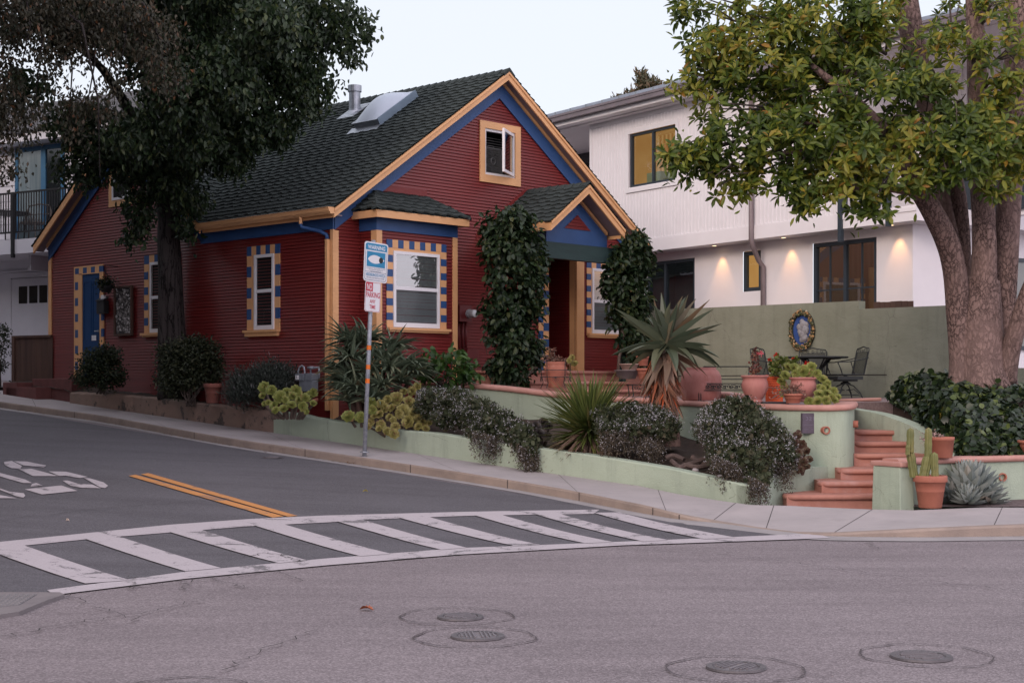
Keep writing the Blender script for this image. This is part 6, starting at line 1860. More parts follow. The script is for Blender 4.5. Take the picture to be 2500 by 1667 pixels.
def patio_chair(p, rz, label, swivel=False):
    o = empty('patio_chair', p, rz, label, 'chair', 'wrought iron chairs on the patio')
    sw_ = .25; sh = .42; bh = .50
    bp = lambda u, v: (u, .24 + v * .22, sh + v)                         # back plane leaning away (+y)
    m = MB(); top = [(-sw_, 0), (-sw_, bh * .86), (-sw_ * .92, bh * .93), (-sw_ * .5, bh * .95), (0, bh * 1.0), (sw_ * .5, bh * .95), (sw_ * .92, bh * .93), (sw_, bh * .86), (sw_, 0)]
    m.tube([bp(*q) for q in top], .011, 6); m.tube([bp(-sw_, bh * .80), bp(sw_, bh * .80)], .008, 6)
    m.tube([bp(-sw_ * .86, 0), bp(-sw_ * .86, bh * .8)], .007, 5); m.tube([bp(sw_ * .86, 0), bp(sw_ * .86, bh * .8)], .007, 5)
    for k in (-.66, -.33, 0, .33, .66):
        scroll(m, (k * sw_, bh * .87), .03, 1.1, bp, s0=k * 3, th=.005, sg=1 if k > 0 else -1)
    m.build('back_frame', M['iron'], o)
    m = MB(); mesh_panel(m, bp, -sw_ * .86, sw_ * .86, .0, bh * .79, 26, 30); m.build('back_mesh', M['mesh_iron'], o)
    m = MB(); st_ = lambda u, v: (u, v, sh)
    m.tube([st_(-sw_, .24), st_(-sw_, -.22), st_(-sw_ * .8, -.26), st_(sw_ * .8, -.26), st_(sw_, -.22), st_(sw_, .24)], .011, 6)
    mesh_panel(m, st_, -sw_, sw_, -.26, .24, 26, 26)
    for k in range(9):
        u = -sw_ + .03 + k * (2 * sw_ - .06) / 8; m.tube([(u, -.262, sh - .005), (u + .015, -.262, sh - .05), (u, -.262, sh - .07)], .005, 5)
    m.box(-sw_, sw_, -.265, -.259, sh - .09, sh - .075)
    m.box(-sw_, -sw_ + .006, -.26, .22, sh - .09, sh - .03); m.box(sw_ - .006, sw_, -.26, .22, sh - .09, sh - .03)
    m.build('seat', M['iron'], o)
    for s in (-1, 1):
        m = MB(); x = s * (sw_ + .02)
        m.tube([(x, .32, sh + .30), (x, .15, sh + .26), (x, -.1, sh + .22), (x, -.24, sh + .22), (x, -.27, sh + .19)], .010, 6)
        m.tube([(x, -.26, sh + .20), (x * .98, -.2, sh + .08), (s * sw_, -.17, sh)], .009, 6); m.tube([(x, -.02, sh + .225), (s * sw_, .06, sh)], .009, 6)
        m.build('armrest', M['iron'], o)
    if swivel:
        m = MB(); m.tube([(0, 0, sh), (0, 0, sh - .16)], .035, 10); m.box(-.16, .16, -.16, .16, sh - .12, sh - .09)
        m.lathe([(.09, sh - .17), (.09, sh - .15), (.04, sh - .12)], 12); m.build('swivel', M['iron'], o)
        for k in range(4):
            a = pi / 4 + k * pi / 2; m = MB()
            m.tube([(.03 * cos(a), .03 * sin(a), sh - .16), (.15 * cos(a), .15 * sin(a), sh - .2), (.27 * cos(a), .27 * sin(a), .1), (.32 * cos(a), .32 * sin(a), 0)], .012, 6)
            m.tube([(.05 * cos(a), .05 * sin(a), .14), (.16 * cos(a), .16 * sin(a), .16), (.26 * cos(a), .26 * sin(a), .08)], .008, 5)
            m.build('leg', M['iron'], o)
        m = MB(); m.tube([(.24 * cos(2 * pi * k / 20), .24 * sin(2 * pi * k / 20), .06) for k in range(21)], .008, 5); m.build('foot_ring', M['iron'], o)
    else:
        for sx in (-1, 1):
            for sy, dy in ((-1, -.24), (1, .22)):
                m = MB(); m.tube([(sx * sw_, dy, sh), (sx * (sw_ + .01), dy, .2), (sx * (sw_ + .03), dy + sy * .06, 0)], .010, 6); m.build('leg', M['iron'], o)
    return o
def tzp(p): return tz(Vector(p))
def place(x, Y): X = (x - CX) / FOC * Y; return (X, Y, 1.345 + (Y - 20.5) * .0095)
patio_chair(place(2064, 26.6), radians(-78), 'black wrought iron swivel chair at the right of the patio table', True)
patio_chair(place(1984, 27.7), radians(-12), 'black iron patio chair seen square on behind the table')
patio_chair(place(1888, 27.3), radians(50), 'black iron patio chair at the left, above the red geraniums')
pt_ = place(1992, 26.9); tbl = empty('patio_table', pt_, 0, 'round black wrought iron table between the patio chairs', 'table')
m = MB(); m.lathe([(.57, .715), (.575, .735), (.565, .745), (.54, .74)], 40); m.lathe([(0, .735), (.55, .738)], 40); m.build('tabletop', M['iron'], tbl)
for k in range(4):
    a = k * pi / 2 + .4; m = MB(); 
    for s in (-1, 1):
        a2 = a + s * .10
        m.tube([(.50 * cos(a2), .50 * sin(a2), .715), (.30 * cos(a2), .30 * sin(a2), .70), (.14 * cos(a2), .14 * sin(a2), .55), (.07 * cos(a2), .07 * sin(a2), .36), (.12 * cos(a2), .12 * sin(a2), .15), (.34 * cos(a2), .34 * sin(a2), 0)], .013, 6)
    m.build('leg', M['iron'], tbl)
m = MB(); m.tube([(.09 * cos(2 * pi * k / 16), .09 * sin(2 * pi * k / 16), .4) for k in range(17)], .008, 5); m.build('collar', M['iron'], tbl)

# wrought iron bench
bp_ = at(1772, 978, 22.35)
bn = empty('iron_bench', (bp_.x, bp_.y, 1.36), radians(-10), 'black wrought iron bench with leaf pattern apron behind the pink pots', 'bench')
hw_ = .34
for s in (-1, 1):
    m = MB(); x = s * hw_
    for dy in (-.05, -.02): m.tube([(x + dy, -.2, 0), (x + dy, -.2, .27), (x + dy * .5, -.2, .31)], .008, 6)
    m.tube([(x, -.2, .31), (x - .05, -.17, .33), (x - .11, -.16, .29), (x - .09, -.2, .25)], .010, 6)
    m.tube([(x, .2, 0), (x, .2, .55)], .010, 6); m.tube([(x, .2, .46), (x, 0, .45), (x, -.19, .33)], .010, 6)
    m.build('leg', M['iron'], bn)
m = MB(); m.box(-hw_, hw_, -.205, -.2, .285, .30); m.box(-hw_ - .06, hw_ + .2, -.206, -.198, .185, .198); m.box(-hw_, hw_, -.204, -.2, .205, .212)
for k in range(22):
    x = -hw_ + .03 + k * (2 * hw_ - .06) / 21
    scroll(m, (x, .247), .03, .9, lambda u, v: (u, -.203, v), s0=k, th=.006, sg=(-1) ** k)
m.build('apron', M['iron'], bn)
m = MB(); mesh_panel(m, lambda u, v: (u, v, .30), -hw_, hw_, -.2, .2, 30, 18); m.build('seat', M['mesh_iron'], bn)
m = MB(); m.tube([(-hw_, .2, .55), (hw_, .2, .55)], .010, 6); m.tube([(-hw_, .2, .36), (hw_, .2, .36)], .008, 6); m.build('backrest', M['iron'], bn)
bp_ = at(1565, 968, 23.3)
bn2 = empty('iron_plant_stand', (bp_.x, bp_.y, 1.36), radians(15), 'low black wrought iron plant stand left of the tree aloe trunk', 'plant stand')
m = MB(); m.box(-.2, .2, -.12, .12, .27, .285)
for k in range(8): scroll(m, (-.17 + k * .048, .22), .03, .9, lambda u, v: (u, -.121, v), s0=k, th=.006)
m.build('shelf', M['iron'], bn2)
for sx in (-1, 1):
    for sy in (-1, 1):
        m = MB(); m.tube([(sx * .18, sy * .1, .27), (sx * .16, sy * .1, .12), (sx * .21, sy * .12, 0)], .009, 6); m.build('leg', M['iron'], bn2)

# --- pots
def pot(name, px, base_y, Y, wid_px, hgt_px, prof, label, mt, cat='pot', group=None, z=None, n=32):
    p = at(px, base_y, Y); s = Y / FOC
    o = empty(name, (p.x, p.y, p.z if z is None else z), random.uniform(0, 3), label, cat, group)
    m = MB(); R = wid_px * s / 2; H = hgt_px * s
    m.lathe([(r * R, h * H) for r, h in prof], n); m.build('vessel', mt, o, smooth=True)
    m = MB(); rt, ht = prof[-1]; m.lathe([(0, ht * H * .98), (rt * R, ht * H * .98)], n); m.build('soil', M['soil'], o)
    o['R'] = R; o['H'] = H
    return o
URN = [(0, 0), (.52, 0), (.55, .02), (.55, .07), (.50, .09), (.56, .13), (.74, .28), (.90, .48), (.95, .62), (.90, .76), (.84, .85), (.88, .90), (.98, .94), (1.0, .97), (.98, 1.0), (.88, .99), (.82, .92)]
FLOWER = [(0, 0), (.66, 0), (.68, .02), (.80, .50), (.815, .505), (.82, .52), (.90, .80), (.98, .80), (1.0, .82), (1.0, .97), (.97, 1.0), (.88, 1.0), (.86, .92)]
BOWL = [(0, 0), (.55, 0), (.6, .05), (.9, .85), (1.0, .88), (1.0, 1.0), (.9, 1.0), (.86, .9)]
ROUND = [(0, 0), (.7, 0), (.74, .04), (.88, .25), (1.0, .5), (.97, .72), (.8, .9), (.72, .94), (.78, .97), (.78, 1.0), (.66, 1.0), (.64, .94)]
potA = pot('urn_pot', 1843, 982, 21.15, 69, 66, URN, 'pink weathered terracotta urn with a thin red leaved geranium, left of the orange card', M['pinkpot'], 'pot', 'weathered pink urns on the terrace wall')
potB = pot('urn_pot', 1961, 981, 21.05, 69, 60, URN, 'pink weathered urn overflowing with pale green rosettes, above the wall plaque', M['pinkpot'], 'pot', 'weathered pink urns on the terrace wall')
potC = pot('small_pot', 1936, 984, 20.68, 48, 23, FLOWER, 'small terracotta pot with a dry trailing plant in front of the green rosettes', M['terra'])
potC2 = pot('large_round_pot', 1712, 977, 22.5, 100, 80, [(0, 0), (.86, 0), (.92, .02), (.97, .3), (1.0, .5), (.97, .72), (.86, .88), (.72, .95), (.74, 1.0), (.62, 1.0), (.6, .94)], 'large squat reddish terracotta pot behind the tree aloe', M['pinkpot'])
potD = pot('cactus_pot', 2271, 1239, 18.22, 82, 79, FLOWER, 'terracotta flower pot with tall column cacti beside the stair pillar', M['terra'], z=None)
potE = pot('wall_pot', 2301, 1118, 18.75, 57, 51, [(0, 0), (.8, 0), (.82, .02), (.95, .82), (1.0, .83), (1.0, 1.0), (.93, 1.0), (.9, .93)], 'terracotta pot standing on the front wall coping at the foot of the cheek wall', M['terra'], z=.716)
potF = pot('wall_pot', 2516, 1109, 19.7, 62, 34, FLOWER, 'terracotta pot on the ivy bank cut by the right edge', M['terra'], z=.72)
potG = pot('porch_pot', 1357, 947, 24.75, 62, 64, [(0, 0), (.55, 0), (.58, .03), (.85, .55), (.92, .75), (.80, .84), (.78, .9), (.84, 1.0), (.74, 1.0), (.7, .92)], 'orange terracotta pot in a black wire stand in front of the porch steps', M['terra'])
potH = pot('bowl_pot', 1531, 925, 26.2, 64, 22, BOWL, 'dark grey bowl planter on the porch step by the right vine', mat('grey_glaze', (.16, .13, .13), .6), z=None)
potI = pot('bowl_pot', 1536, 906, 27.0, 50, 18, BOWL, 'pale patterned bowl planter behind the dark bowl on the porch', mat('pale_glaze', (.40, .27, .22), .6), z=None)
potJ = pot('small_pot', 1570, 893, 27.0, 34, 24, FLOWER, 'red terracotta pot half hidden behind the tree aloe leaves', M['terra'], z=None)
potM = pot('small_pot', 1572, 925, 26.0, 36, 26, FLOWER, 'terracotta pot low on the porch behind the dried aloe leaves', M['terra'], z=None)
potK = pot('shrub_pot', 519, 984, 26.2, 44, 48, FLOWER, 'dull terracotta pot in the shaded bed under the round shrub', mat('dull_terracotta', (.20, .07, .05), .8, (.14, .05, .04), 5), z=None)
# wire stand round the porch pot
ws_ = empty('wire_stand', potG.location, 0, 'black wrought iron wire stand around the orange porch pot', 'plant stand')
R = potG['R'] * 1.22; H = potG['H']
for k in range(5):
    a = 2 * pi * k / 5 + .3; m = MB()
    m.tube([(R * cos(a), R * sin(a), H * 1.05), (R * .98 * cos(a), R * .98 * sin(a), H * .5), (R * .85 * cos(a), R * .85 * sin(a), H * .2), (R * 1.02 * cos(a), R * 1.02 * sin(a), 0)], .007, 5); m.build('leg', M['iron'], ws_)
m = MB()
for z in (.68, .42): m.tube([(R * cos(2 * pi * k / 24), R * sin(2 * pi * k / 24), H * z) for k in range(25)], .006, 5)
for k in range(5):
    a = 2 * pi * k / 5 + .9
    for j in range(7):
        b_ = -pi / 2 + (j - 3) * .42 + pi / 2
        m.tube([(R * cos(a), R * sin(a), H * .42), (R * cos(a + .28 * sin(b_)), R * sin(a + .28 * sin(b_)), H * (.42 - .2 * cos(b_)))], .003, 4)
m.build('hoops', M['iron'], ws_)
# orange card
oc = at(1890, 980, 21.45); cd = empty('orange_card', (oc.x, oc.y, oc.z), radians(-14), 'bright orange hand written card propped between the two pink urns', 'notice')
s = 21.45 / FOC
m = MB(); tl_ = [(-21 * s, 0, 0), (21 * s, 0, 0), (21 * s, .06, 57 * s), (-21 * s, .06, 66 * s)]; m.prism(tl_, (0, .006, 0)); m.build('panel', mat('orange_card', (.72, .10, .02), .6, (.66, .085, .02), 6), cd)
m = MB(); r = random.Random(8)
for row in range(9):
    z = (54 - row * 5.5) * s; x = -15 * s + (r.random() * 6 if row > 5 else 0) * s; y = .06 * z / (60 * s) - .004
    while x < 16 * s:
        L_w = r.uniform(1.5, 5) * s
        m.box(x, min(x + L_w, 17 * s), y - .001, y, z, z + .9 * s + r.random() * s * .4); x += L_w + 1.2 * s
m.build('handwriting', mat('pen_ink', (.22, .03, .012), .7), cd)
# dark boot tray behind
bt = at(1895, 985, 20.95)
m = MB(); m.box(-.18, .2, -.07, .1, 0, .045); o = m.build('black_saucer_tray', M['black'], None, bevel=.01); o.location = bt + Vector((0, .15, -.02)); tag(o, 'flat black tray lying between the pots on the wall', 'tray')

# chair and table on the far balcony
cp = onv(78, 575, BO * .5); sb = (V0[0] - BO * .5 * VI[0] + VD[0] * cp[0], V0[1] - BO * .5 * VI[1] + VD[1] * cp[0], zbf1)
wc = empty('wicker_chair', sb, vb.rotation_euler.z + .3, 'round backed wicker chair on the left balcony behind the railing', 'chair')
M['wicker'] = mat('wicker', (.10, .085, .075), .8)
m = MB(); m.lathe([(.0, .42), (.27, .42), (.28, .45), (.27, .46)], 16); m.build('seat', M['wicker'], wc)
m = MB()
for k in range(9):
    u = -.28 + k * .07; m.tube([(u, .25, .45), (u * 1.1, .3, .65), (u, .33, .92 - .5 * u * u)], .010, 5)
m.tube([(-.3, .2, .45), (-.34, .28, .7), (-.26, .33, .89), (0, .34, .93), (.26, .33, .89), (.34, .28, .7), (.3, .2, .45)], .018, 6)
m.tube([(-.33, .27, .68), (.33, .27, .68)], .012, 5); m.build('backrest', M['wicker'], wc)
for sx in (-1, 1):
    for sy in (-1, 1):
        m = MB(); m.tube([(sx * .2, sy * .2, .42), (sx * .24, sy * .24, 0)], .014, 6); m.build('leg', M['wicker'], wc)
cp = onv(20, 575, BO * .5); sb = (V0[0] - BO * .5 * VI[0] + VD[0] * cp[0], V0[1] - BO * .5 * VI[1] + VD[1] * cp[0], zbf1)
bt_ = empty('balcony_table', sb, 0, 'dark round table on the left balcony at the photo edge', 'table')
m = MB(); m.lathe([(0, .70), (.5, .70), (.51, .72), (.5, .74), (0, .74)], 28); m.build('tabletop', M['black'], bt_)
for k in range(4):
    a = k * pi / 2 + .5; m = MB(); m.tube([(.4 * cos(a), .4 * sin(a), .7), (.35 * cos(a), .35 * sin(a), 0)], .016, 6); m.build('leg', M['black'], bt_)
# ------------------------------------------------------------------ trees and plants
UPZ = np.array([0, 0, 1.0])
def blob_points(blobs, dens, clump, per, shell=.55):
    """clump centres inside ellipsoids (mostly towards their outsides), then leaf points round each clump"""
    C = []
    for (c, r) in blobs:
        r = np.asarray(r, float) * np.ones(3)
        n = max(3, int(dens * (r[0] * r[1] + r[1] * r[2] + r[0] * r[2])))
        d = rand_dir(n); q = rng.uniform(shell ** 3, 1, (n, 1)) ** (1 / 3)
        C.append(np.asarray(c, float) + d * q * r)
    C = np.concatenate(C)
    P = np.repeat(C, per, 0) + rng.normal(size=(len(C) * per, 3)) * clump
    return C, P
def pxblob(lst):
    out = []
    for (x, y, rx, ry, Y, rd) in lst:
        c = at(x, y, Y); k = Y / FOC
        out.append(((c.x, c.y, c.z), (rx * k, rd, ry * k)))
    return out
def limb(m, pts, n=10):
    """pts: (x, y, Y, radius in photo px)"""
    P = [at(x, y, Y) for x, y, Y, r in pts]; R = [r * Y / FOC for x, y, Y, r in pts]
    P2, R2 = [], []
    for i in range(len(P) - 1):
        p0 = P[max(i - 1, 0)]; p1 = P[i]; p2 = P[i + 1]; p3 = P[min(i + 2, len(P) - 1)]
        for k in range(4):
            t = k / 4
            P2.append(.5 * ((2 * p1) + (p2 - p0) * t + (2 * p0 - 5 * p1 + 4 * p2 - p3) * t * t + (3 * p1 - p0 - 3 * p2 + p3) * t ** 3)); R2.append(R[i] * (1 - t) + R[i + 1] * t)
    m.tube(P2 + [P[-1]], R2 + [R[-1]], n)

# --- dark street tree in front of the side wall
tb_ = hw(-.35, 4.4); 
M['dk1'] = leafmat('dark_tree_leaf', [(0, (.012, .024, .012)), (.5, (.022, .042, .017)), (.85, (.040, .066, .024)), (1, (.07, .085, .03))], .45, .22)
M['dk2'] = leafmat('dry_tree_leaf', [(0, (.018, .018, .011)), (.55, (.034, .034, .018)), (.85, (.055, .045, .026)), (.97, (.075, .05, .03)), (1, (.16, .07, .03))], .6, .2)
M['dkbark'] = barkmat('dark_bark', (.060, .052, .050), (.035, .030, .029), (.012, .010, .010), 9, (1, 1, .18))
tr = empty('street_tree', (tb_.x, tb_.y, 1.1), 0, 'dark leafy street tree with a thick trunk in front of the red side wall', 'tree', 'street trees at the left')
L0 = lambda *p: (p[0] - tb_.x, p[1] - tb_.y, p[2] - 1.1)
m = MB(L0)
limb(m, [(428, 975, 28.37, 44), (424, 880, 28.37, 36), (418, 780, 28.4, 32), (416, 680, 28.4, 29), (412, 560, 28.4, 27), (425, 450, 28.3, 25), (455, 330, 28.0, 20), (520, 210, 27.7, 14), (620, 100, 27.4, 8)], 14)
limb(m, [(405, 975, 28.2, 22), (400, 860, 28.15, 15), (398, 760, 28.15, 12), (402, 640, 28.2, 9)], 8)
limb(m, [(412, 560, 28.4, 22), (385, 440, 28.2, 18), (330, 300, 27.9, 14), (250, 170, 27.4, 9), (150, 70, 27, 5)], 10)
limb(m, [(425, 450, 28.3, 18), (430, 330, 28.6, 15), (420, 180, 28.6, 11), (400, 0, 28.4, 7)], 10)
limb(m, [(455, 330, 28, 12), (560, 280, 27.3, 9), (680, 230, 26.9, 5)], 8)
limb(m, [(330, 300, 27.9, 9), (250, 330, 27, 6), (200, 420, 26.6, 3)], 6)
limb(m, [(430, 330, 28.6, 9), (560, 130, 28.4, 7), (760, 20, 28, 4)], 6)
m.build('trunk', M['dkbark'], tr, smooth=True)
bl = pxblob([(800, 40, 75, 80, 27.3, .9), (690, 110, 110, 120, 27.2, 1.1), (740, 210, 80, 90, 27.1, .8), (590, 60, 120, 100, 27.6, 1.2), (560, 200, 130, 120, 27.2, 1.2), (640, 310, 85, 60, 26.9, .8),
             (480, 320, 120, 100, 27.0, 1.0), (420, 120, 140, 120, 27.6, 1.3), (300, 40, 130, 80, 27.4, 1.2), (560, 380, 60, 50, 26.8, .6), (430, 430, 70, 60, 27.2, .6), (345, 500, 42, 60, 27.3, .4),
             (330, 390, 90, 70, 27.1, .8), (250, 330, 90, 70, 26.9, .8), (200, 410, 55, 40, 26.8, .5), (470, 500, 30, 60, 27.8, .3), (330, 570, 22, 35, 27.5, .25), (170, 300, 60, 50, 26.8, .6),
             (120, 60, 130, 60, 27.2, 1.0), (50, 210, 70, 40, 27.0, .6), (440, -60, 350, 60, 27.5, 1.6), (420, -40, 160, 80, 25.2, 1.2), (600, -70, 140, 80, 25.4, 1.1), (250, -30, 130, 80, 25.0, 1.1), (480, 90, 110, 70, 25.6, .8), (330, 90, 90, 60, 25.4, .8), (430, 230, 90, 90, 24.6, .8), (330, 330, 60, 60, 24.8, .6), (560, 180, 90, 90, 24.8, .8), (650, 60, 90, 80, 24.6, .8), (480, 330, 60, 60, 25.4, .6), (455, 560, 16, 40, 27.9, .2), (885, 60, 20, 30, 27.2, .3), (850, 120, 35, 35, 27.1, .35)])  # blobs nearer the camera are added to shade the side wall
C, P = blob_points(bl, 34, .10, 34, .4)
n = len(P); D = rng.normal(size=(n, 3)) * .5 + np.array([0, -.1, -.8])
V, Fc = oval_np(P, D, rng.normal(size=(n, 3)) + np.array([0, -.6, .8]), rng.uniform(.08, .14, n), rng.uniform(.042, .066, n), .15, .15)
C2, P2 = blob_points([(c, np.asarray(q) * .65) for c, q in bl], 30, .12, 14, .1); n2 = len(P2)
V2, F2 = oval_np(P2, rng.normal(size=(n2, 3)) + np.array([0, 0, -.5]), rng.normal(size=(n2, 3)) + np.array([0, -1.0, .6]), rng.uniform(.11, .17, n2), rng.uniform(.065, .095, n2), .1, .1)
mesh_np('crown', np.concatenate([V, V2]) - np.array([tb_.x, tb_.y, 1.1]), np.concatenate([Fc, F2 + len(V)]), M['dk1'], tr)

# --- drooping tree across the side street, mostly out of the frame
t2 = Vector((-12.6, 18.6, 0)); t2.z = zroad(t2.x, t2.y)
tr2 = empty('street_tree', t2, 0, 'dry drooping brownish tree hanging into the top left corner', 'tree', 'street trees at the left')
L2 = lambda *p: (p[0] - t2.x, p[1] - t2.y, p[2] - t2.z)
m = MB(L2)
m.tube([t2 + Vector(q) for q in ((0, 0, -.1), (.1, .1, 2), (.2, .3, 4), (.9, .8, 6), (2.5, 1.5, 8))], [.38, .3, .27, .2, .08], 12)
m.tube([t2 + Vector(q) for q in ((.2, .3, 3.8), (-.8, -.6, 6), (-1.2, -1.8, 8.5))], [.2, .15, .06], 10)
m.tube([t2 + Vector(q) for q in ((.2, .3, 4), (-1, 1.6, 6.5), (-2.6, 3, 8.5))], [.2, .14, .06], 10)
for (x, y, Y) in ((60, -40, 20), (150, 20, 20.6), (230, -30, 20.8), (90, -80, 20.3), (200, 60, 20.4), (300, -40, 21), (350, 10, 21.2)):
    a = Vector((t2.x + 2.5, t2.y + 1.5, t2.z + 8)); b = at(x, y, Y); c = at(x + random.uniform(-40, 60), y + random.uniform(180, 380), Y)
    m.tube([a, a.lerp(b, .5) + Vector((0, 0, .4)), b, b.lerp(c, .5) + Vector((.1, 0, 0)), c], [.05, .035, .022, .013, .005], 5)
m.build('trunk', M['dkbark'], tr2, smooth=True)
bl = pxblob([(60, 60, 120, 90, 20.2, .9), (180, 30, 110, 70, 20.6, .7), (-60, 200, 90, 120, 20.0, .8), (-10, 330, 50, 70, 20.0, .4), (10, 420, 26, 40, 20.0, .2), (130, 130, 40, 70, 20.5, .3), (230, 110, 60, 60, 20.8, .4), (300, 40, 70, 60, 21.0, .5),
             (190, 280, 45, 60, 20.6, .3), (60, 290, 40, 60, 20.3, .3), (370, 80, 70, 70, 21.2, .4), (400, 170, 50, 60, 21.2, .3), (270, 230, 35, 50, 20.8, .25)])
C, P = blob_points(bl, 55, .11, 34)
big = [((-9.4, 16.6, 7.6), 2.5), ((-11.4, 19.0, 7.6), 2.9), ((-13.5, 21.5, 7.6), 2.9), ((-15.6, 24.0, 7.9), 2.9), ((-9.9, 18.0, 5.3), 1.7), ((-12.4, 20.4, 5.1), 1.9), ((-14.8, 23.2, 5.2), 1.9), ((-17.4, 26, 7.6), 2.8), ((-8.6, 19.6, 9.2), 2.0), ((-11, 22.5, 9.6), 2.4)]  # out-of-frame crown masses added to shade the red side wall
C2, P2 = blob_points(big, 15, .30, 26, .2)
n = len(P); D = rng.normal(size=(n, 3)) * .5 + np.array([0, 0, -.9])
V, Fc = leaf_np(P, D, rng.normal(size=(n, 3)), rng.uniform(.05, .10, n), rng.uniform(.028, .046, n), .15, .1)
n2 = len(P2)
V2, F2 = leaf_np(P2, rng.normal(size=(n2, 3)) + np.array([0, 0, -.5]), rng.normal(size=(n2, 3)) + UPZ * 1.2, rng.uniform(.25, .42, n2), rng.uniform(.14, .22, n2), .1, .1)
mesh_np('crown', np.concatenate([V, V2]) - np.array(t2), np.concatenate([Fc, F2 + len(V)]), M['dk2'], tr2)

# unseen copies of the street tree, added to keep light off the side wall
def dup_tree(src, p, rz, sc, label):
    r_ = src.copy(); COL.objects.link(r_); r_.location = p; r_.rotation_euler = (0, 0, rz); r_.scale = (sc, sc, sc); r_['label'] = label
    for ch in list(src.children):
        c = ch.copy(); COL.objects.link(c); c.parent = r_
    return r_
for (a, b, rz, sc, lab) in ((-13.2, 4.5, 2.1, 1.0, 'unseen tree added on the far pavement for shade, opposite the blue side door'), (-13.5, -2.2, .9, .95, 'unseen tree added on the far pavement for shade, nearest the crosswalk'), (-14.5, 11, 4.0, 1.05, 'unseen tree added on the far pavement for shade, third up the hill'), (-12.2, 15.5, 5.2, 1.15, 'unseen tree added on the far pavement for shade, farthest up the hill'), (-12, 34, 1.0, 1.7, 'large unseen tree added far up the side street for shade, on the left pavement'), (-6, 42, 2.5, 1.8, 'large unseen tree added to block sky at the far upper end of the side street'), (0, 33, 4.4, 1.6, 'large unseen tree added far up the side street for shade, on the near pavement')):
    p = hw(a, b); dup_tree(tr, (p.x, p.y, zroad(p.x, p.y)), rz, sc, lab)

# --- magnolia, right
M['magbark'] = barkmat('magnolia_bark', (.25, .17, .15), (.15, .10, .09), (.075, .05, .045), 17, (1, 1, .5))
mb_ = at(2400, 985, 21.6)
mg = empty('magnolia_tree', (mb_.x, mb_.y, mb_.z), 0, 'large magnolia with several thick pinkish brown trunks and whorled leaves rising from the ivy', 'tree')
LM = lambda *p: (p[0] - mb_.x, p[1] - mb_.y, p[2] - mb_.z)
m = MB(LM)
limb(m, [(2398, 1030, 21.6, 96), (2395, 965, 21.6, 80), (2390, 900, 21.6, 66), (2386, 820, 21.6, 62), (2388, 745, 21.6, 56), (2400, 680, 21.6, 40)], 20)
limb(m, [(2345, 1000, 21.5, 34), (2345, 880, 21.5, 27), (2340, 760, 21.5, 30), (2330, 660, 21.4, 28), (2312, 590, 21.3, 28), (2275, 515, 21.1, 26), (2235, 450, 20.9, 23), (2180, 350, 20.6, 20), (2090, 250, 20.2, 13), (1980, 160, 20, 7)], 16)
limb(m, [(2385, 860, 21.5, 44), (2392, 760, 21.5, 40), (2402, 660, 21.5, 31), (2402, 560, 21.5, 28), (2396, 430, 21.6, 28), (2388, 250, 21.6, 25), (2382, 100, 21.6, 22), (2376, -80, 21.6, 20)], 16)
limb(m, [(2365, 780, 22.0, 26), (2352, 660, 22.1, 20), (2347, 560, 22.1, 20), (2332, 450, 22.1, 21), (2290, 330, 22, 26), (2250, 200, 21.8, 28), (2222, 60, 21.6, 29), (2200, -80, 21.5, 28)], 16)
limb(m, [(2335, 640, 22.0, 20), (2318, 560, 22.0, 19), (2300, 480, 22.0, 19), (2290, 400, 22, 18)], 12)
limb(m, [(2455, 1010, 21.7, 42), (2446, 900, 21.7, 33), (2448, 780, 21.8, 30), (2455, 660, 21.8, 29), (2460, 540, 21.8, 30), (2468, 420, 21.8, 29), (2478, 250, 21.8, 30), (2488, 80, 21.8, 32), (2495, -80, 21.8, 32)], 16)
limb(m, [(2452, 930, 21.5, 30), (2466, 860, 21.4, 24), (2486, 790, 21.3, 21), (2510, 715, 21.2, 20), (2560, 600, 21, 16)], 12)
limb(m, [(2240, 470, 21.0, 14), (2140, 455, 20.4, 10), (2040, 462, 20, 8), (1960, 458, 19.8, 6), (1890, 450, 19.7, 4)], 8)
limb(m, [(2180, 350, 20.6, 12), (2080, 390, 20.2, 9), (1980, 370, 19.9, 6), (1850, 380, 19.6, 3)], 8)
limb(m, [(2250, 200, 21.8, 14), (2120, 190, 21, 10), (1990, 150, 20.4, 7), (1850, 110, 20, 4)], 8)
limb(m, [(2090, 250, 20.2, 8), (2060, 310, 20, 6), (1960, 300, 19.8, 4), (1800, 300, 19.6, 2)], 6)
m.build('trunk', M['magbark'], mg, smooth=True)
def rosettes(C, A, nl, L, W, el=(5, 65), droop=.25, fold=.12, jit=.25):
    """whorls of leaves: C centres, A axes"""
    n = len(C); A = unit(A); S = unit(np.cross(A, rng.normal(size=(n, 3)))); T = np.cross(A, S)
    Ps, Ds, Ns, Ls = [], [], [], []
    for k in range(nl):
        a = (2.399963 * k + rng.uniform(0, jit, n))[:, None]
        e = np.radians(el[0] + (el[1] - el[0]) * (k / max(nl - 1, 1)) + rng.normal(0, 9, n))[:, None]
        R = np.cos(a) * S + np.sin(a) * T
        D = R * np.cos(e) + A * np.sin(e)
        Ps.append(C + D * .012); Ds.append(D); Ns.append(A * np.cos(e) - R * np.sin(e)); Ls.append(L * rng.uniform(.75, 1.15, n) * (1 - .25 * k / nl))
    P = np.concatenate(Ps); D = np.concatenate(Ds); N = np.concatenate(Ns); Ls = np.concatenate(Ls)
    return oval_np(P, D, N, Ls, Ls * (W / L), fold, droop)
M['mag1'] = leafmat('magnolia_leaf', [(0, (.042, .072, .013)), (.35, (.082, .125, .018)), (.65, (.150, .185, .026)), (.85, (.235, .235, .034)), (.95, (.31, .23, .035)), (1, (.30, .14, .03))], .42, .35, .3, clump=1.1)
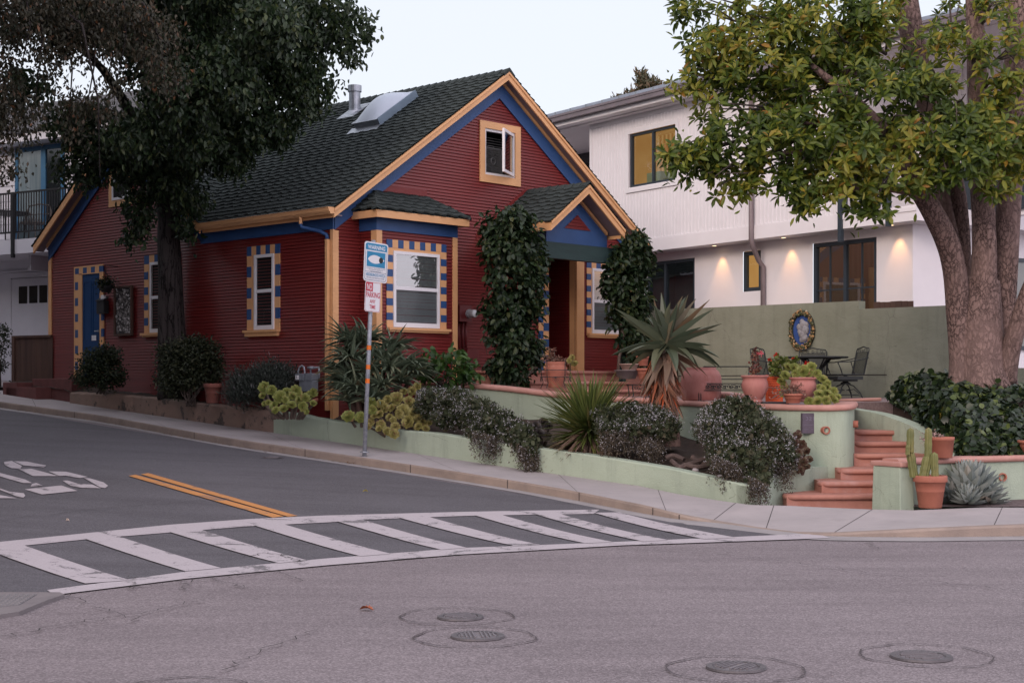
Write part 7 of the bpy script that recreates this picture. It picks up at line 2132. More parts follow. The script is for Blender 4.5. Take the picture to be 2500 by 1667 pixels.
mblobs = pxblob([(1770, 100, 95, 90, 19.8, .6), (1880, 70, 110, 90, 20.0, .8), (2010, 80, 110, 100, 20.3, .8), (2110, 110, 80, 90, 20.6, .7), (1700, 200, 48, 34, 19.7, .3), (1830, 190, 80, 55, 19.8, .6), (1950, 210, 100, 70, 20.0, .8), (2070, 240, 90, 80, 20.2, .8),
                 (1760, 290, 45, 32, 19.6, .3), (1710, 390, 75, 55, 19.5, .5), (1800, 400, 85, 60, 19.6, .6), (1900, 350, 100, 70, 19.7, .7), (2000, 360, 100, 80, 19.9, .8), (2100, 380, 90, 80, 20.1, .8), (1790, 455, 60, 28, 19.5, .3), (1900, 430, 50, 30, 19.6, .3),
                 (2040, 460, 60, 28, 19.8, .4), (2140, 450, 55, 40, 20.0, .4), (2200, 300, 75, 100, 20.4, .7), (2300, 340, 80, 90, 20.5, .6), (2410, 350, 80, 90, 20.6, .6), (2490, 300, 60, 120, 20.8, .6), (2290, 190, 34, 40, 20.8, .3), (2205, 150, 45, 45, 20.7, .35), (2255, 230, 45, 40, 20.6, .35), (2305, 100, 34, 50, 21.0, .3), (2395, 140, 30, 45, 21.0, .3), (2470, 130, 32, 55, 21.0, .3), (2110, 40, 60, 45, 20.6, .5), (2340, 270, 55, 45, 20.6, .4),
                 (2435, 220, 28, 50, 20.9, .3), (2330, 60, 28, 70, 22.4, .4), (2150, 15, 50, 35, 20.8, .4), (2400, 435, 70, 28, 20.4, .4), (2285, 440, 55, 30, 20.3, .4), (2490, 430, 45, 40, 20.6, .4), (1650, 385, 22, 24, 19.4, .2), (1700, 20, 35, 25, 19.8, .25), (2425, 10, 35, 35, 21.0, .3), (1985, 490, 20, 14, 19.7, .15), (2125, 510, 14, 14, 19.9, .1)])
C, P = blob_points(mblobs, 16, .115, 5, .35)
C = P; n = len(C)
A = unit(C - np.array([mb_.x + .5, mb_.y + 1.2, 5.0])) * .9 + UPZ * .75 + rng.normal(size=(n, 3)) * .35 + np.array([0, -.35, 0])
Vr, Fr = rosettes(C, A, 10, .165, .062, (-25, 60), .25, .13, 1.2)
od = rng.integers(0, len(C), len(C) * 2); Po = C[od] + rng.normal(size=(len(od), 3)) * .12
Vo, Fo = oval_np(Po, rng.normal(size=Po.shape) + np.array([-.2, -.3, -.5]), rng.normal(size=Po.shape) + UPZ, rng.uniform(.07, .15, len(od)), rng.uniform(.03, .055, len(od)), .12, .2)
V = np.concatenate([Vr, Vo]); Fc = np.concatenate([Fr, Fo + len(Vr)])
mesh_np('crown', V - np.array(mb_), Fc, M['mag1'], mg)
# twigs inside the crown
tw_ = MB(LM); r = random.Random(4)
for (c, rr) in mblobs:
    c = Vector(c)
    for k in range(3):
        e = c + Vector((r.uniform(-1, 1) * rr[0], r.uniform(-1, 1) * rr[1], r.uniform(-1, 1) * rr[2])); h = c.lerp(Vector((mb_.x - .5, mb_.y, 6)), .25)
        tw_.tube([h, h.lerp(e, .5) + Vector((0, 0, r.uniform(-.1, .15))), e], [.02, .013, .006], 5)
tw_.build('twigs', M['bark'], mg, smooth=True)

# --- far conifer behind the white roof
cb_ = at(1572, 330, 58); cz_ = zroad(cb_.x, cb_.y)
cf = empty('distant_conifer', (cb_.x, cb_.y, 3), 0, 'brownish conifer top showing above the white building roofline', 'tree')
m = MB(); m.tube([(0, 0, 0), (0, 0, 8), (0.1, 0, cb_.z - 3 + 2.0)], [.3, .2, .05], 8); m.build('trunk', M['bark'], cf)
bl = pxblob([(1568, 196, 18, 12, 58, .4), (1590, 212, 28, 13, 58, .5), (1575, 225, 22, 15, 58, .5), (1605, 230, 25, 14, 58, .5), (1555, 240, 25, 14, 58, .5), (1625, 222, 14, 8, 58, .3), (1530, 238, 14, 9, 58, .3), (1505, 248, 14, 8, 58, .3), (1588, 248, 45, 16, 58, .8), (1640, 232, 8, 5, 58, .2), (1515, 262, 30, 10, 58, .5), (1575, 270, 70, 20, 58, 1), (1560, 182, 10, 6, 58, .2)])
C, P = blob_points(bl, 75, .07, 14, .1)
n = len(P); V, Fc = leaf_np(P, rng.normal(size=(n, 3)) * .6 + np.array([0, 0, .6]), rng.normal(size=(n, 3)), rng.uniform(.14, .3, n), rng.uniform(.06, .1, n), .1, 0)
mesh_np('crown', V - np.array([cb_.x, cb_.y, 3]), Fc, leafmat('conifer_needles', [(0, (.05, .055, .03)), (.5, (.085, .085, .045)), (.8, (.14, .10, .06)), (1, (.20, .13, .08))], .7, .15), cf)

# --- shrubs along the shaded wall
def shrub(name, blobs, label, mt, base, dens, clump, per, L, W, stems=True, droop=.1, up=0.0, cat='shrub', fn=oval_np, spread=1.0):
    o = empty(name, base, 0, label, cat)
    C, P = blob_points(blobs, dens, clump, per)
    n = len(P); cen = np.mean([b[0] for b in blobs], 0)
    D = unit(P - cen) * .6 * spread + rng.normal(size=(n, 3)) * .6 + UPZ * up
    V, Fc = fn(P, D, rng.normal(size=(n, 3)) * .5 + np.array([0, -.4, 1]), rng.uniform(.7, 1.2, n) * L, rng.uniform(.7, 1.2, n) * W, .15, droop)
    mesh_np('foliage', V - np.array(base), Fc, mt, o)
    if stems:
        m = MB(lambda *p: (p[0] - base[0], p[1] - base[1], p[2] - base[2]))
        for b in blobs:
            for k in range(2):
                e = Vector(b[0]) + Vector((random.uniform(-.15, .15), random.uniform(-.1, .1), 0)); s0 = Vector(base) + Vector((random.uniform(-.08, .08), random.uniform(-.08, .08), -.05))
                m.tube([s0, s0.lerp(e, .5) + Vector((random.uniform(-.06, .06), 0, 0)), e], [.018, .013, .006], 5)
        m.build('stems', M['bark'], o, smooth=True)
    return o
bl = pxblob([(240, 890, 40, 35, 29.2, .35), (265, 915, 35, 30, 29.1, .3), (215, 915, 28, 25, 29.2, .3), (262, 870, 25, 22, 29.2, .3)])
shrub('round_shrub', bl, 'small dark shrub on the bank just right of the side door steps', M['dkleaf'], tuple(at(245, 955, 29.2)), 300, .06, 20, .06, .038)
bl = pxblob([(430, 880, 45, 45, 27.3, .4), (490, 870, 45, 40, 27.2, .4), (460, 910, 55, 40, 27.2, .4), (510, 905, 30, 35, 27.2, .3), (420, 930, 35, 30, 27.2, .3), (470, 850, 30, 25, 27.3, .3)])
shrub('round_shrub', bl, 'larger dark round shrub at the foot of the street tree trunk', leafmat('dark_shrub_leaf2', [(0, (.016, .022, .012)), (.6, (.032, .042, .02)), (.9, (.055, .06, .03)), (1, (.08, .075, .04))]), tuple(at(465, 985, 27.1)), 300, .06, 20, .06, .038)
bl = pxblob([(600, 945, 45, 40, 25.9, .35), (650, 935, 50, 42, 25.9, .35), (700, 940, 40, 38, 25.9, .3), (585, 965, 30, 25, 25.8, .3), (670, 915, 30, 25, 25.9, .3)])
shrub('rosemary_bush', bl, 'spiky dark rosemary bush behind the green rosettes and left of the gas meter', leafmat('rosemary', [(0, (.014, .020, .016)), (.7, (.035, .045, .035)), (.95, (.06, .07, .06)), (1, (.14, .13, .14))], .6, .1), tuple(at(650, 990, 25.9)), 420, .07, 24, .085, .014, up=1.1, droop=0, fn=leaf_np)
bl = pxblob([(45, 952, 16, 14, 33, .25), (75, 948, 18, 14, 33, .25)])
shrub('low_plant', bl, 'low dark plant beside the foot of the side door steps', M['dkleaf'], tuple(at(62, 965, 33)), 110, .06, 16, .07, .04)
bl = pxblob([(2, 860, 14, 45, 33.8, .3), (6, 820, 10, 30, 33.8, .25)])
shrub('tall_shrub', bl, 'narrow dark shrub against the white garage at the left edge', M['dkleaf'], tuple(at(4, 945, 33.8)), 110, .06, 20, .06, .035)
# hydrangea by the bay
M['hyd'] = leafmat('hydrangea_leaf', [(0, (.022, .055, .014)), (.5, (.038, .088, .018)), (.9, (.06, .115, .022)), (1, (.10, .12, .04))], .4, .3)
bl = pxblob([(1065, 895, 35, 25, 25.5, .3), (1105, 880, 35, 20, 25.6, .3), (1090, 908, 55, 20, 25.4, .3), (1135, 912, 30, 16, 25.4, .25), (1045, 910, 25, 15, 25.4, .25)])
shrub('hydrangea', bl, 'fresh green broad leaved bush under the bay window', M['hyd'], tuple(at(1085, 940, 25.5)), 55, .07, 10, .15, .095, droop=.25)

# --- climbing vines on the porch posts
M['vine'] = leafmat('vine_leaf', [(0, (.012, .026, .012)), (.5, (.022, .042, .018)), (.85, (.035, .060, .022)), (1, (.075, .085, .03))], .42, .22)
M['vstem'] = mat('vine_stem', (.17, .13, .11), .9, (.10, .075, .06), 6, bump=.6)
def vine(base, blobs, stems, label):
    o = empty('climbing_vine', base, 0, label, 'climber', 'vines swallowing the porch posts')
    C, P = blob_points(blobs, 150, .07, 11, .6)
    n = len(P); cen = np.array([base[0], base[1], 0]); out = P - cen; out[:, 2] = 0
    D = unit(out) * .9 + rng.normal(size=(n, 3)) * .9 + np.array([0, 0, -.8])
    V, Fc = oval_np(P, D, unit(out) * .6 + np.array([0, 0, .8]) + rng.normal(size=(n, 3)) * .5, rng.uniform(.07, .17, n), rng.uniform(.055, .10, n), .14, .25)
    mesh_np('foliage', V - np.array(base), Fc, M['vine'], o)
    m = MB(lambda *p: (p[0] - base[0], p[1] - base[1], p[2] - base[2]))
    for s in stems: m.tube([at(*q[:3]) for q in s], [q[3] for q in s], 8)
    m.build('stem', M['vstem'], o, smooth=True)
v1 = hw(2.85, -1.25); v1.z = 1.5
YV = v1.y
bl = pxblob([(1245, 560, 50, 50, YV, .38), (1225, 610, 45, 55, YV, .38), (1285, 620, 40, 60, YV, .38), (1250, 680, 60, 60, YV, .4), (1245, 760, 62, 60, YV, .4), (1255, 830, 60, 50, YV, .38), (1250, 890, 45, 40, YV, .32), (1215, 905, 22, 25, YV, .2), (1300, 700, 20, 80, YV, .3), (1200, 560, 18, 40, YV, .2), (1270, 930, 20, 20, YV, .15), (1260, 535, 35, 25, YV, .35), (1300, 860, 20, 30, YV, .25)])
vine(tuple(v1), bl, [[(1250, 945, YV, .05), (1255, 905, YV, .045), (1250, 860, YV, .04)], [(1258, 942, YV - .1, .045), (1285, 915, YV - .1, .04), (1310, 895, YV, .03)], [(1240, 940, YV, .03), (1238, 900, YV, .03), (1230, 850, YV, .02)], [(1188, 865, YV + 1, .006), (1186, 840, YV + 1, .006), (1196, 810, YV + 1, .006)]],
     'thick dark vine covering the left porch post up to the roof')
v2 = hw(5.95, -1.25); v2.z = 1.5; YV = v2.y
bl = pxblob([(1545, 595, 35, 30, YV, .3), (1530, 640, 48, 40, YV, .35), (1525, 700, 45, 50, YV, .35), (1535, 770, 40, 45, YV, .33), (1545, 830, 35, 35, YV, .28), (1560, 640, 28, 60, YV, .3), (1500, 690, 18, 30, YV, .2), (1560, 740, 20, 60, YV, .25), (1555, 870, 25, 20, YV, .2), (1508, 650, 22, 25, YV, .2)])
vine(tuple(v2), bl, [[(1508, 920, YV, .035), (1512, 870, YV, .03), (1525, 830, YV, .03), (1515, 790, YV, .025)], [(1530, 910, YV, .02), (1540, 850, YV, .02)]], 'narrower dark vine covering the right porch post beside the front window')

# --- long curved blades
def blade(m, p, d, L, w, droop=.3, seg=6, thick=.3, curl=0.0, up=Vector((0, 0, 1)), base=.55, tipx=0):
    """tapered fleshy leaf: groove on top, keel below"""
    p = Vector(p); d = Vector(d).normalized()
    s = d.cross(up)
    if s.length < .05: s = d.cross(Vector((1, 0, 0)))
    s.normalize()
    vs = []
    pos = p.copy(); dirv = d.copy()
    for i in range(seg + 1):
        t = i / seg
        ww = w * (base + (1 - base) * min(1, t / .25)) * (1 - t ** 2.2) if t < 1 else 0.0
        nn = s.cross(dirv).normalized()
        ss = s * ww * .5
        vs += [pos + ss + nn * ww * .18, pos - nn * ww * .02, pos - ss + nn * ww * .18, pos - nn * ww * thick]
        if i < seg:
            dirv = (dirv + Vector((0, 0, -1)) * droop / seg + s * curl / seg).normalized()
            pos = pos + dirv * (L / seg)
    fs = []
    for i in range(seg):
        for k in range(4):
            k2 = (k + 1) % 4
            fs.append((4 * i + k, 4 * i + k2, 4 * i + 4 + k2, 4 * i + 4 + k))
    m.add(vs, fs)
r = random.Random(21)
def rdir(el0, el1, az=None):
    a = r.uniform(0, 2 * pi) if az is None else az; e = radians(r.uniform(el0, el1))
    return Vector((cos(a) * cos(e), sin(a) * cos(e), sin(e)))
# aloe thicket at the house corner
M['aloe'] = leafmat('aloe_leaf', [(0, (.075, .105, .07)), (.5, (.11, .145, .095)), (.85, (.15, .185, .12)), (.95, (.15, .15, .08)), (1, (.18, .10, .06))], .45, .08)
ab = at(900, 995, 24.6)
al = empty('aloe_thicket', tuple(ab), 0, 'big grey green aloe thicket of curling leaves behind the sign post', 'aloe')
m = MB(lambda *p: (p[0] - ab.x, p[1] - ab.y, p[2] - ab.z))
heads = [(880, 840, 24.9), (848, 868, 24.9), (860, 880, 24.5), (920, 865, 24.7), (960, 850, 24.9), (835, 900, 24.8), (858, 920, 24.4), (900, 910, 24.3), (950, 905, 24.3), (990, 890, 24.6), (1005, 915, 24.5), (848, 950, 24.4), (870, 955, 24.1), (930, 945, 24.1), (975, 935, 24.3), (900, 830, 25.1), (850, 835, 25.2), (940, 880, 24.5), (838, 935, 24.6), (855, 980, 24.2), (910, 975, 24.0)]
for (x, y, Y) in heads:
    c = at(x, y, Y); A = Vector(((x - 900) / 220, -.55, .55)).normalized()
    for k in range(34):
        f = k / 34; d = rdir(-5, 40); d = (d * (1.1 - .6 * f) + A * (.25 + .9 * f)).normalized()
        blade(m, c, d, r.uniform(.36, .62), r.uniform(.055, .078), r.uniform(.5, 1.3), 6, .3, r.uniform(-.5, .5))
m.build('leaves', M['aloe'], al)
m = MB(lambda *p: (p[0] - ab.x, p[1] - ab.y, p[2] - ab.z))
for (x, y, Y) in heads:
    c = at(x, y, Y); m.tube([ab + Vector(((c.x - ab.x) * .6, (c.y - ab.y), -.1)), c], [.05, .035], 7)
m.build('stems', M['wood'], al)

# --- aeonium rosettes
def aeonium(heads, base, label, mt, cat='succulent', name='aeonium', stem=True):
    """heads: (x, y, Y, radius px, axis or None)"""
    o = empty(name, tuple(base), 0, label, cat)
    Vs, Fs, off = [], [], 0
    for (x, y, Y, rp) in heads:
        c = np.array(at(x, y, Y)); R = rp * Y / FOC * 1.18
        A = unit(np.array([(rng.uniform(-.5, .5)), -1.0, rng.uniform(.1, .9)]))
        nl = 46
        S = unit(np.cross(A, rng.normal(size=3))); T = np.cross(A, S)
        k = np.arange(nl); a = 2.39996 * k; f = (k + .5) / nl
        e = np.radians(6 + 52 * (1 - f) ** 1.2)[:, None]      # outer leaves lie flat, inner stand
        Rd = np.cos(a)[:, None] * S + np.sin(a)[:, None] * T
        D = Rd * np.cos(e) + A * np.sin(e); N = A * np.cos(e) - Rd * np.sin(e)
        L = R * (.20 + .80 * f ** .6); 
        V, Fc = oval_np(c + Rd * (R * .05) - A * (R * .35) * f[:, None], D, N, L, L * .88, .10, -.16)
        Vs.append(V); Fs.append(Fc + off); off += len(V)
    mesh_np('rosettes', np.concatenate(Vs) - np.array(base), np.concatenate(Fs), mt, o)
    if stem:
        m = MB(lambda *p: (p[0] - base[0], p[1] - base[1], p[2] - base[2]))
        for (x, y, Y, rp) in heads:
            c = at(x, y, Y + .05); g = Vector(((c.x + base[0]) / 2, base[1] + .15, base[2] - .05))
            m.tube([g, g.lerp(c, .6) + Vector((0, .05, 0)), c + Vector((0, .05, -.02))], [.025, .02, .016], 6)
        m.build('stems', M['vstem'], o)
    return o
M['aeo'] = leafmat('aeonium_leaf', [(0, (.16, .19, .05)), (.5, (.235, .26, .07)), (.85, (.30, .31, .095)), (.96, (.30, .25, .09)), (1, (.24, .14, .07))], .5, .2)
M['aeo_y'] = leafmat('aeonium_leaf_yellow', [(0, (.19, .16, .05)), (.5, (.29, .26, .085)), (.85, (.36, .33, .12)), (.95, (.33, .23, .11)), (1, (.22, .12, .07))], .5, .2)
M['aeo_d'] = leafmat('aeonium_leaf_dark', [(0, (.030, .026, .026)), (.6, (.055, .048, .046)), (1, (.09, .07, .06))], .4, .05)
M['aeo_r'] = leafmat('sedum_leaf_red', [(0, (.05, .022, .016)), (.5, (.085, .042, .03)), (.8, (.11, .085, .05)), (1, (.15, .12, .09))], .5, .1)
hd = [(645, 945, 24.9, 15), (662, 952, 24.7, 14), (684, 968, 24.5, 17), (700, 955, 24.7, 11), (722, 955, 24.6, 16), (715, 965, 24.5, 12), (745, 970, 24.4, 13), (766, 958, 24.5, 11), (756, 963, 24.5, 10), (668, 990, 24.4, 12), (692, 996, 24.3, 12), (712, 987, 24.3, 12), (740, 992, 24.2, 13), (765, 983, 24.3, 9), (655, 982, 24.5, 8), (645, 985, 24.6, 7), (672, 1000, 24.2, 10), (640, 965, 24.8, 9), (748, 1005, 24.1, 7), (697, 975, 24.4, 10), (728, 975, 24.4, 9)]
aeonium(hd, at(700, 1015, 24.5), 'clump of green rosette succulents spilling over the wall below the gas meter', M['aeo'])
hd = [(850, 1015, 23.6, 16), (880, 1018, 23.6, 15), (905, 985, 23.6, 15), (908, 1000, 23.5, 12)]
rr_ = random.Random(9)
hd2 = [(967, 972, 23.8, 18), (945, 975, 23.7, 12), (928, 985, 23.6, 11), (1005, 955, 24, 12), (1018, 942, 24.1, 11), (1000, 980, 23.8, 15), (985, 1000, 23.6, 16), (995, 1028, 23.4, 17), (975, 1010, 23.5, 12), (1010, 1005, 23.6, 13), (1020, 1020, 23.5, 12), (950, 1018, 23.5, 10), (938, 1000, 23.6, 10), (925, 1010, 23.5, 12), (905, 1030, 23.5, 10), (912, 1015, 23.5, 9), (930, 1035, 23.4, 12), (965, 1040, 23.3, 12), (960, 1025, 23.4, 9), (1020, 1040, 23.4, 11), (1040, 1045, 23.3, 10), (1035, 1030, 23.5, 9), (945, 1052, 23.2, 11), (962, 1058, 23.1, 13), (925, 1045, 23.3, 9), (1030, 965, 24, 10), (985, 955, 23.9, 10), (955, 995, 23.6, 11), (1015, 995, 23.7, 10), (940, 990, 23.6, 9), (900, 1040, 23.4, 8), (1048, 1030, 23.5, 9)]
aeonium(hd, at(880, 1035, 23.7), 'green rosette succulents just behind the foot of the sign post', M['aeo'])
aeonium(hd2, at(980, 1060, 23.6), 'large heap of yellowish rosette succulents tumbling over the low wall right of the sign post', M['aeo_y'])
hd = [(1310, 1040, 21.9, 14), (1325, 1030, 22, 13), (1318, 1055, 21.8, 13), (1335, 1065, 21.8, 12), (1340, 1040, 22, 12), (1305, 1065, 21.9, 9)]
aeonium(hd, at(1322, 1085, 22), 'dark purple grey rosette succulent left of the yucca', M['aeo_d'])
hd = [(1947, 1062, 19.75, 11), (1940, 1078, 19.7, 12), (1958, 1085, 19.7, 12), (1968, 1100, 19.65, 11), (1950, 1105, 19.6, 12), (1975, 1120, 19.6, 10), (1962, 1125, 19.55, 12), (1945, 1130, 19.55, 11), (1970, 1138, 19.55, 9), (1955, 1145, 19.5, 9), (1935, 1110, 19.6, 10), (1932, 1070, 19.8, 8), (1950, 1055, 19.8, 7)]
aeonium(hd, at(1955, 1150, 19.7), 'reddish brown succulent bush right of the big white flowering mound', M['aeo_r'])
# heads over the pink urn B, cascading right
hd = [(1960, 905, 20.95, 17), (1940, 898, 21.1, 13), (1980, 895, 21.1, 13), (1995, 912, 20.95, 12), (1918, 915, 21.1, 13), (1908, 930, 21.2, 11), (2010, 925, 20.95, 13), (2018, 935, 20.9, 11), (2003, 945, 20.85, 10), (2022, 945, 20.85, 10), (2000, 960, 20.75, 13), (2022, 960, 20.75, 13), (2035, 955, 20.85, 11), (1995, 978, 20.65, 14), (2018, 978, 20.62, 13), (2038, 975, 20.65, 12), (2046, 968, 20.7, 9), (2030, 970, 20.65, 10), (1975, 980, 20.7, 12), (1915, 945, 21.2, 11), (1925, 895, 21.2, 11), (1912, 960, 21.2, 10), (1975, 910, 20.95, 11), (1942, 912, 20.98, 10), (2008, 950, 20.8, 10)]
aeonium(hd, at(1975, 975, 21.05), 'mass of lime green rosettes filling the right pink urn and cascading down its side', M['aeo'], stem=False)

# --- white flowering mounds
M['aly_l'] = leafmat('alyssum_leaf', [(0, (.024, .034, .016)), (.5, (.044, .056, .026)), (.85, (.068, .078, .038)), (1, (.10, .075, .05))], .6, .2)
M['aly_d'] = leafmat('alyssum_dry', [(0, (.045, .035, .025)), (.6, (.08, .062, .045)), (1, (.12, .10, .07))], .7, .15)
M['aly_f'] = leafmat('white_floret', [(0, (.28, .275, .30)), (.6, (.42, .41, .44)), (1, (.60, .58, .60))], .6, .3)
def alyssum(blobs, drape, base, label, nf=2600, fl=.8):
    o = empty('white_alyssum', tuple(base), 0, label, 'flowering plant', 'white flowering mounds in the planter')
    C, P = blob_points(blobs, 900, .03, 10, .8)
    Cc, Pc = blob_points([(c, np.asarray(q) * .86) for c, q in blobs], 420, .03, 5, .4)
    Vc, Fcc = oval_np(Pc, rng.normal(size=(len(Pc), 3)), unit(Pc - np.mean([b[0] for b in blobs], 0)) + rng.normal(size=(len(Pc), 3)) * .3, .085, .06, .1, .1)
    n = len(P); cen = np.mean([b[0] for b in blobs], 0)
    out = unit(P - cen)
    D = out + rng.normal(size=(n, 3)) * .6 + UPZ * .1
    V, Fc = leaf_np(P, D, rng.normal(size=(n, 3)), rng.uniform(.025, .05, n), rng.uniform(.009, .015, n), .1, 0)
    Fc = np.concatenate([Fc, np.concatenate([Fcc[:, :3], Fcc[:, [0, 2, 3]]]) + len(V)]); V = np.concatenate([V, Vc])
    # hanging strands
    Q = []
    for (x0, y0, x1, y1, Y, nn) in drape:
        for k in range(nn):
            t = rng.uniform(); p = at(x0 + (x1 - x0) * t + rng.normal(0, 4), y0 + (y1 - y0) * t, Y + rng.uniform(-.12, .06)); L = rng.uniform(.12, .42)
            s = rng.uniform(0, 1, 26)[:, None]
            Q.append(np.array(p) + s * np.array([rng.normal(0, .05), -.02, -L]) + rng.normal(size=(26, 3)) * .012)
    if Q:
        Q = np.concatenate(Q); nq = len(Q)
        V2, F2 = leaf_np(Q, rng.normal(size=(nq, 3)) + np.array([0, -.2, -.8]), rng.normal(size=(nq, 3)), rng.uniform(.025, .055, nq), .012, .1, 0)
        mesh_np('dry_strands', V2 - np.array(base), F2, M['aly_d'], o)
    mesh_np('foliage', V - np.array(base), Fc, M['aly_l'], o)
    # florets on the upper outside in patches
    top = C[(C[:, 2] > cen[2] - .05) | (rng.uniform(size=len(C)) < .28)]
    w = np.sin(top[:, 0] * 7 + 1.3) + np.sin(top[:, 2] * 9 + top[:, 0] * 4) + rng.normal(0, .8, len(top))
    top = top[w > -fl]
    idx = rng.integers(0, len(top), int(nf * .5)); ctr = top[idx] + unit(top[idx] - cen) * .03 + rng.normal(size=(len(idx), 3)) * .03
    per = 4; F0 = np.repeat(ctr, per, 0) + rng.normal(size=(len(ctr) * per, 3)) * .008
    if len(Q):
        qi = Q[rng.integers(0, len(Q), nf // 2)]; F0 = np.concatenate([F0, qi + rng.normal(size=(len(qi), 3)) * .015])
    nn = len(F0); V3, F3 = leaf_np(F0, rand_dir(nn), rng.normal(size=(nn, 3)) + np.array([0, -1, .6]), .017, .015, .0, 0)
    mesh_np('flowers', V3 - np.array(base), F3, M['aly_f'], o)
    return o
bl = pxblob([(1060, 975, 40, 28, 23.6, .35), (1110, 980, 50, 30, 23.4, .4), (1160, 1005, 55, 35, 23.0, .4), (1210, 1035, 50, 40, 22.6, .38), (1255, 1060, 40, 40, 22.2, .32), (1285, 1085, 25, 35, 21.9, .25), (1275, 1070, 32, 36, 21.75, .25), (1296, 1098, 20, 30, 21.5, .2), (1100, 1020, 50, 25, 23.2, .35), (1180, 1055, 45, 25, 22.6, .3), (1040, 1000, 30, 30, 23.6, .3), (1295, 1110, 12, 25, 21.6, .12)])
alyssum(bl, [(1150, 1050, 1265, 1082, 22.05, 110), (1262, 1085, 1312, 1108, 21.45, 90)], at(1160, 1070, 22.9), 'long drift of white flowering alyssum running down from the yellowish rosettes and over the wall', 3000)
bl = pxblob([(1480, 1015, 30, 22, 21.2, .28), (1540, 1008, 45, 20, 21.2, .32), (1600, 1020, 45, 24, 21.0, .32), (1500, 1040, 45, 28, 20.9, .3), (1560, 1045, 50, 28, 20.8, .32), (1620, 1050, 30, 28, 20.8, .28), (1640, 1040, 16, 22, 20.9, .2), (1590, 1008, 30, 14, 21.2, .25)])
alyssum(bl, [(1470, 1050, 1630, 1060, 20.75, 120), (1580, 1070, 1610, 1085, 20.5, 35), (1460, 1040, 1500, 1060, 20.9, 35)], at(1560, 1095, 21.0), 'white flowering mound between the yucca and the tree aloe trunk', 2000)
bl = pxblob([(1760, 1010, 45, 28, 20.5, .35), (1800, 1000, 50, 30, 20.4, .38), (1740, 1045, 45, 35, 20.2, .36), (1800, 1060, 65, 45, 20.0, .42), (1860, 1060, 50, 45, 19.9, .4), (1890, 1090, 45, 45, 19.7, .36), (1790, 1110, 60, 45, 19.7, .4), (1840, 1130, 50, 40, 19.4, .35), (1910, 1120, 30, 40, 19.6, .28), (1850, 1165, 30, 22, 19.1, .2), (1760, 1090, 35, 35, 19.9, .3), (1835, 1025, 50, 30, 20.2, .36)])
alyssum(bl, [(1740, 1110, 1840, 1155, 19.3, 110), (1870, 1110, 1930, 1130, 19.5, 80), (1830, 1160, 1870, 1180, 18.95, 45), (1715, 1030, 1740, 1060, 20.1, 25)], at(1820, 1170, 19.8), 'largest white flowering mound, in front of the terrace wall at the planter corner', 3800, .5)

# --- yucca
M['yuc'] = leafmat('yucca_leaf', [(0, (.06, .085, .025)), (.5, (.10, .135, .035)), (.85, (.15, .175, .05)), (1, (.20, .17, .07))], .42, .12)
M['yucd'] = leafmat('yucca_dead', [(0, (.12, .075, .05)), (.5, (.20, .135, .10)), (1, (.30, .21, .16))], .7, .1)
yb = at(1440, 1060, 21.6)
yu = empty('yucca', (yb.x, yb.y, yb.z - .15), 0, 'spiky yucca with upright green blades and a skirt of dead brown leaves', 'yucca')
yl = lambda *p: (p[0] - yb.x, p[1] - yb.y, p[2] - yb.z + .15)
m = MB(yl); c0 = yb + Vector((0, 0, .05)); md = MB(yl)
m.tube([yb + Vector((0, 0, -.25)), c0], [.12, .10], 10)
tk = m.build('trunk', M['bark'], yu)
m = MB(yl)
for k in range(420):
    d = rdir(-25, 75)
    if d.x > .3 and d.z < .05: d.z = abs(d.z) + .05
    L_ = r.uniform(.66, .94) * (1.0 if d.z > .2 else .85)
    blade(m, c0 + d * .05 + Vector((0, 0, r.uniform(-.1, .1))), d, L_, r.uniform(.045, .062), r.uniform(0, .18), 4, .15, 0, base=.75)
m.build('green_leaves', M['yuc'], yu)
for k in range(150):
    a = r.uniform(radians(150), radians(330)); d = Vector((cos(a) - .35, sin(a), r.uniform(-.55, -.05))).normalized()
    blade(md, c0 + d * .05 + Vector((0, 0, r.uniform(-.2, .05))), d, r.uniform(.5, .82), r.uniform(.03, .045), r.uniform(.1, .5), 4, .1, 0, base=.75)
md.build('dead_leaves', M['yucd'], yu)

# --- tree aloe
M['taloe'] = leafmat('tree_aloe_leaf', [(0, (.050, .070, .044)), (.5, (.078, .098, .064)), (.8, (.105, .118, .072)), (.92, (.14, .10, .065)), (1, (.22, .12, .05))], .42, .05)
M['taloe_m'] = leafmat('tree_aloe_fading', [(0, (.14, .095, .065)), (.6, (.20, .13, .095)), (1, (.26, .15, .10))], .55, .05)
M['taloe_d'] = leafmat('tree_aloe_dead', [(0, (.11, .055, .035)), (.35, (.19, .085, .05)), (.7, (.26, .12, .07)), (.88, (.38, .09, .035)), (1, (.50, .10, .03))], .7, .1)
ta = at(1634, 1055, 21.4); tt_ = at(1610, 872, 21.3)
to_ = empty('tree_aloe', (ta.x, ta.y, ta.z - .1), 0, 'tree aloe with broad grey green leaves over a beard of orange dead leaves', 'aloe')
tl_ = lambda *p: (p[0] - ta.x, p[1] - ta.y, p[2] - ta.z + .1)
m = MB(tl_)
tp_ = [ta + Vector((0, 0, -.2)), at(1632, 1010, 21.4), at(1622, 970, 21.38), at(1615, 930, 21.35), tt_]
m.tube(tp_, [.16, .145, .13, .125, .10], 12)
for i in range(46):         # ragged leaf scars
    t = r.uniform(0, .6); p = tp_[0].lerp(tp_[2], t * 1.5) ; a = r.uniform(pi, 2 * pi)
    q = p + Vector((cos(a) * .14, sin(a) * .14, 0)); blade(m, q, Vector((cos(a) * .3, sin(a) * .3, 1)), .07, .11, -.1, 3, .2, 0, Vector((cos(a), sin(a), 0)), base=1)
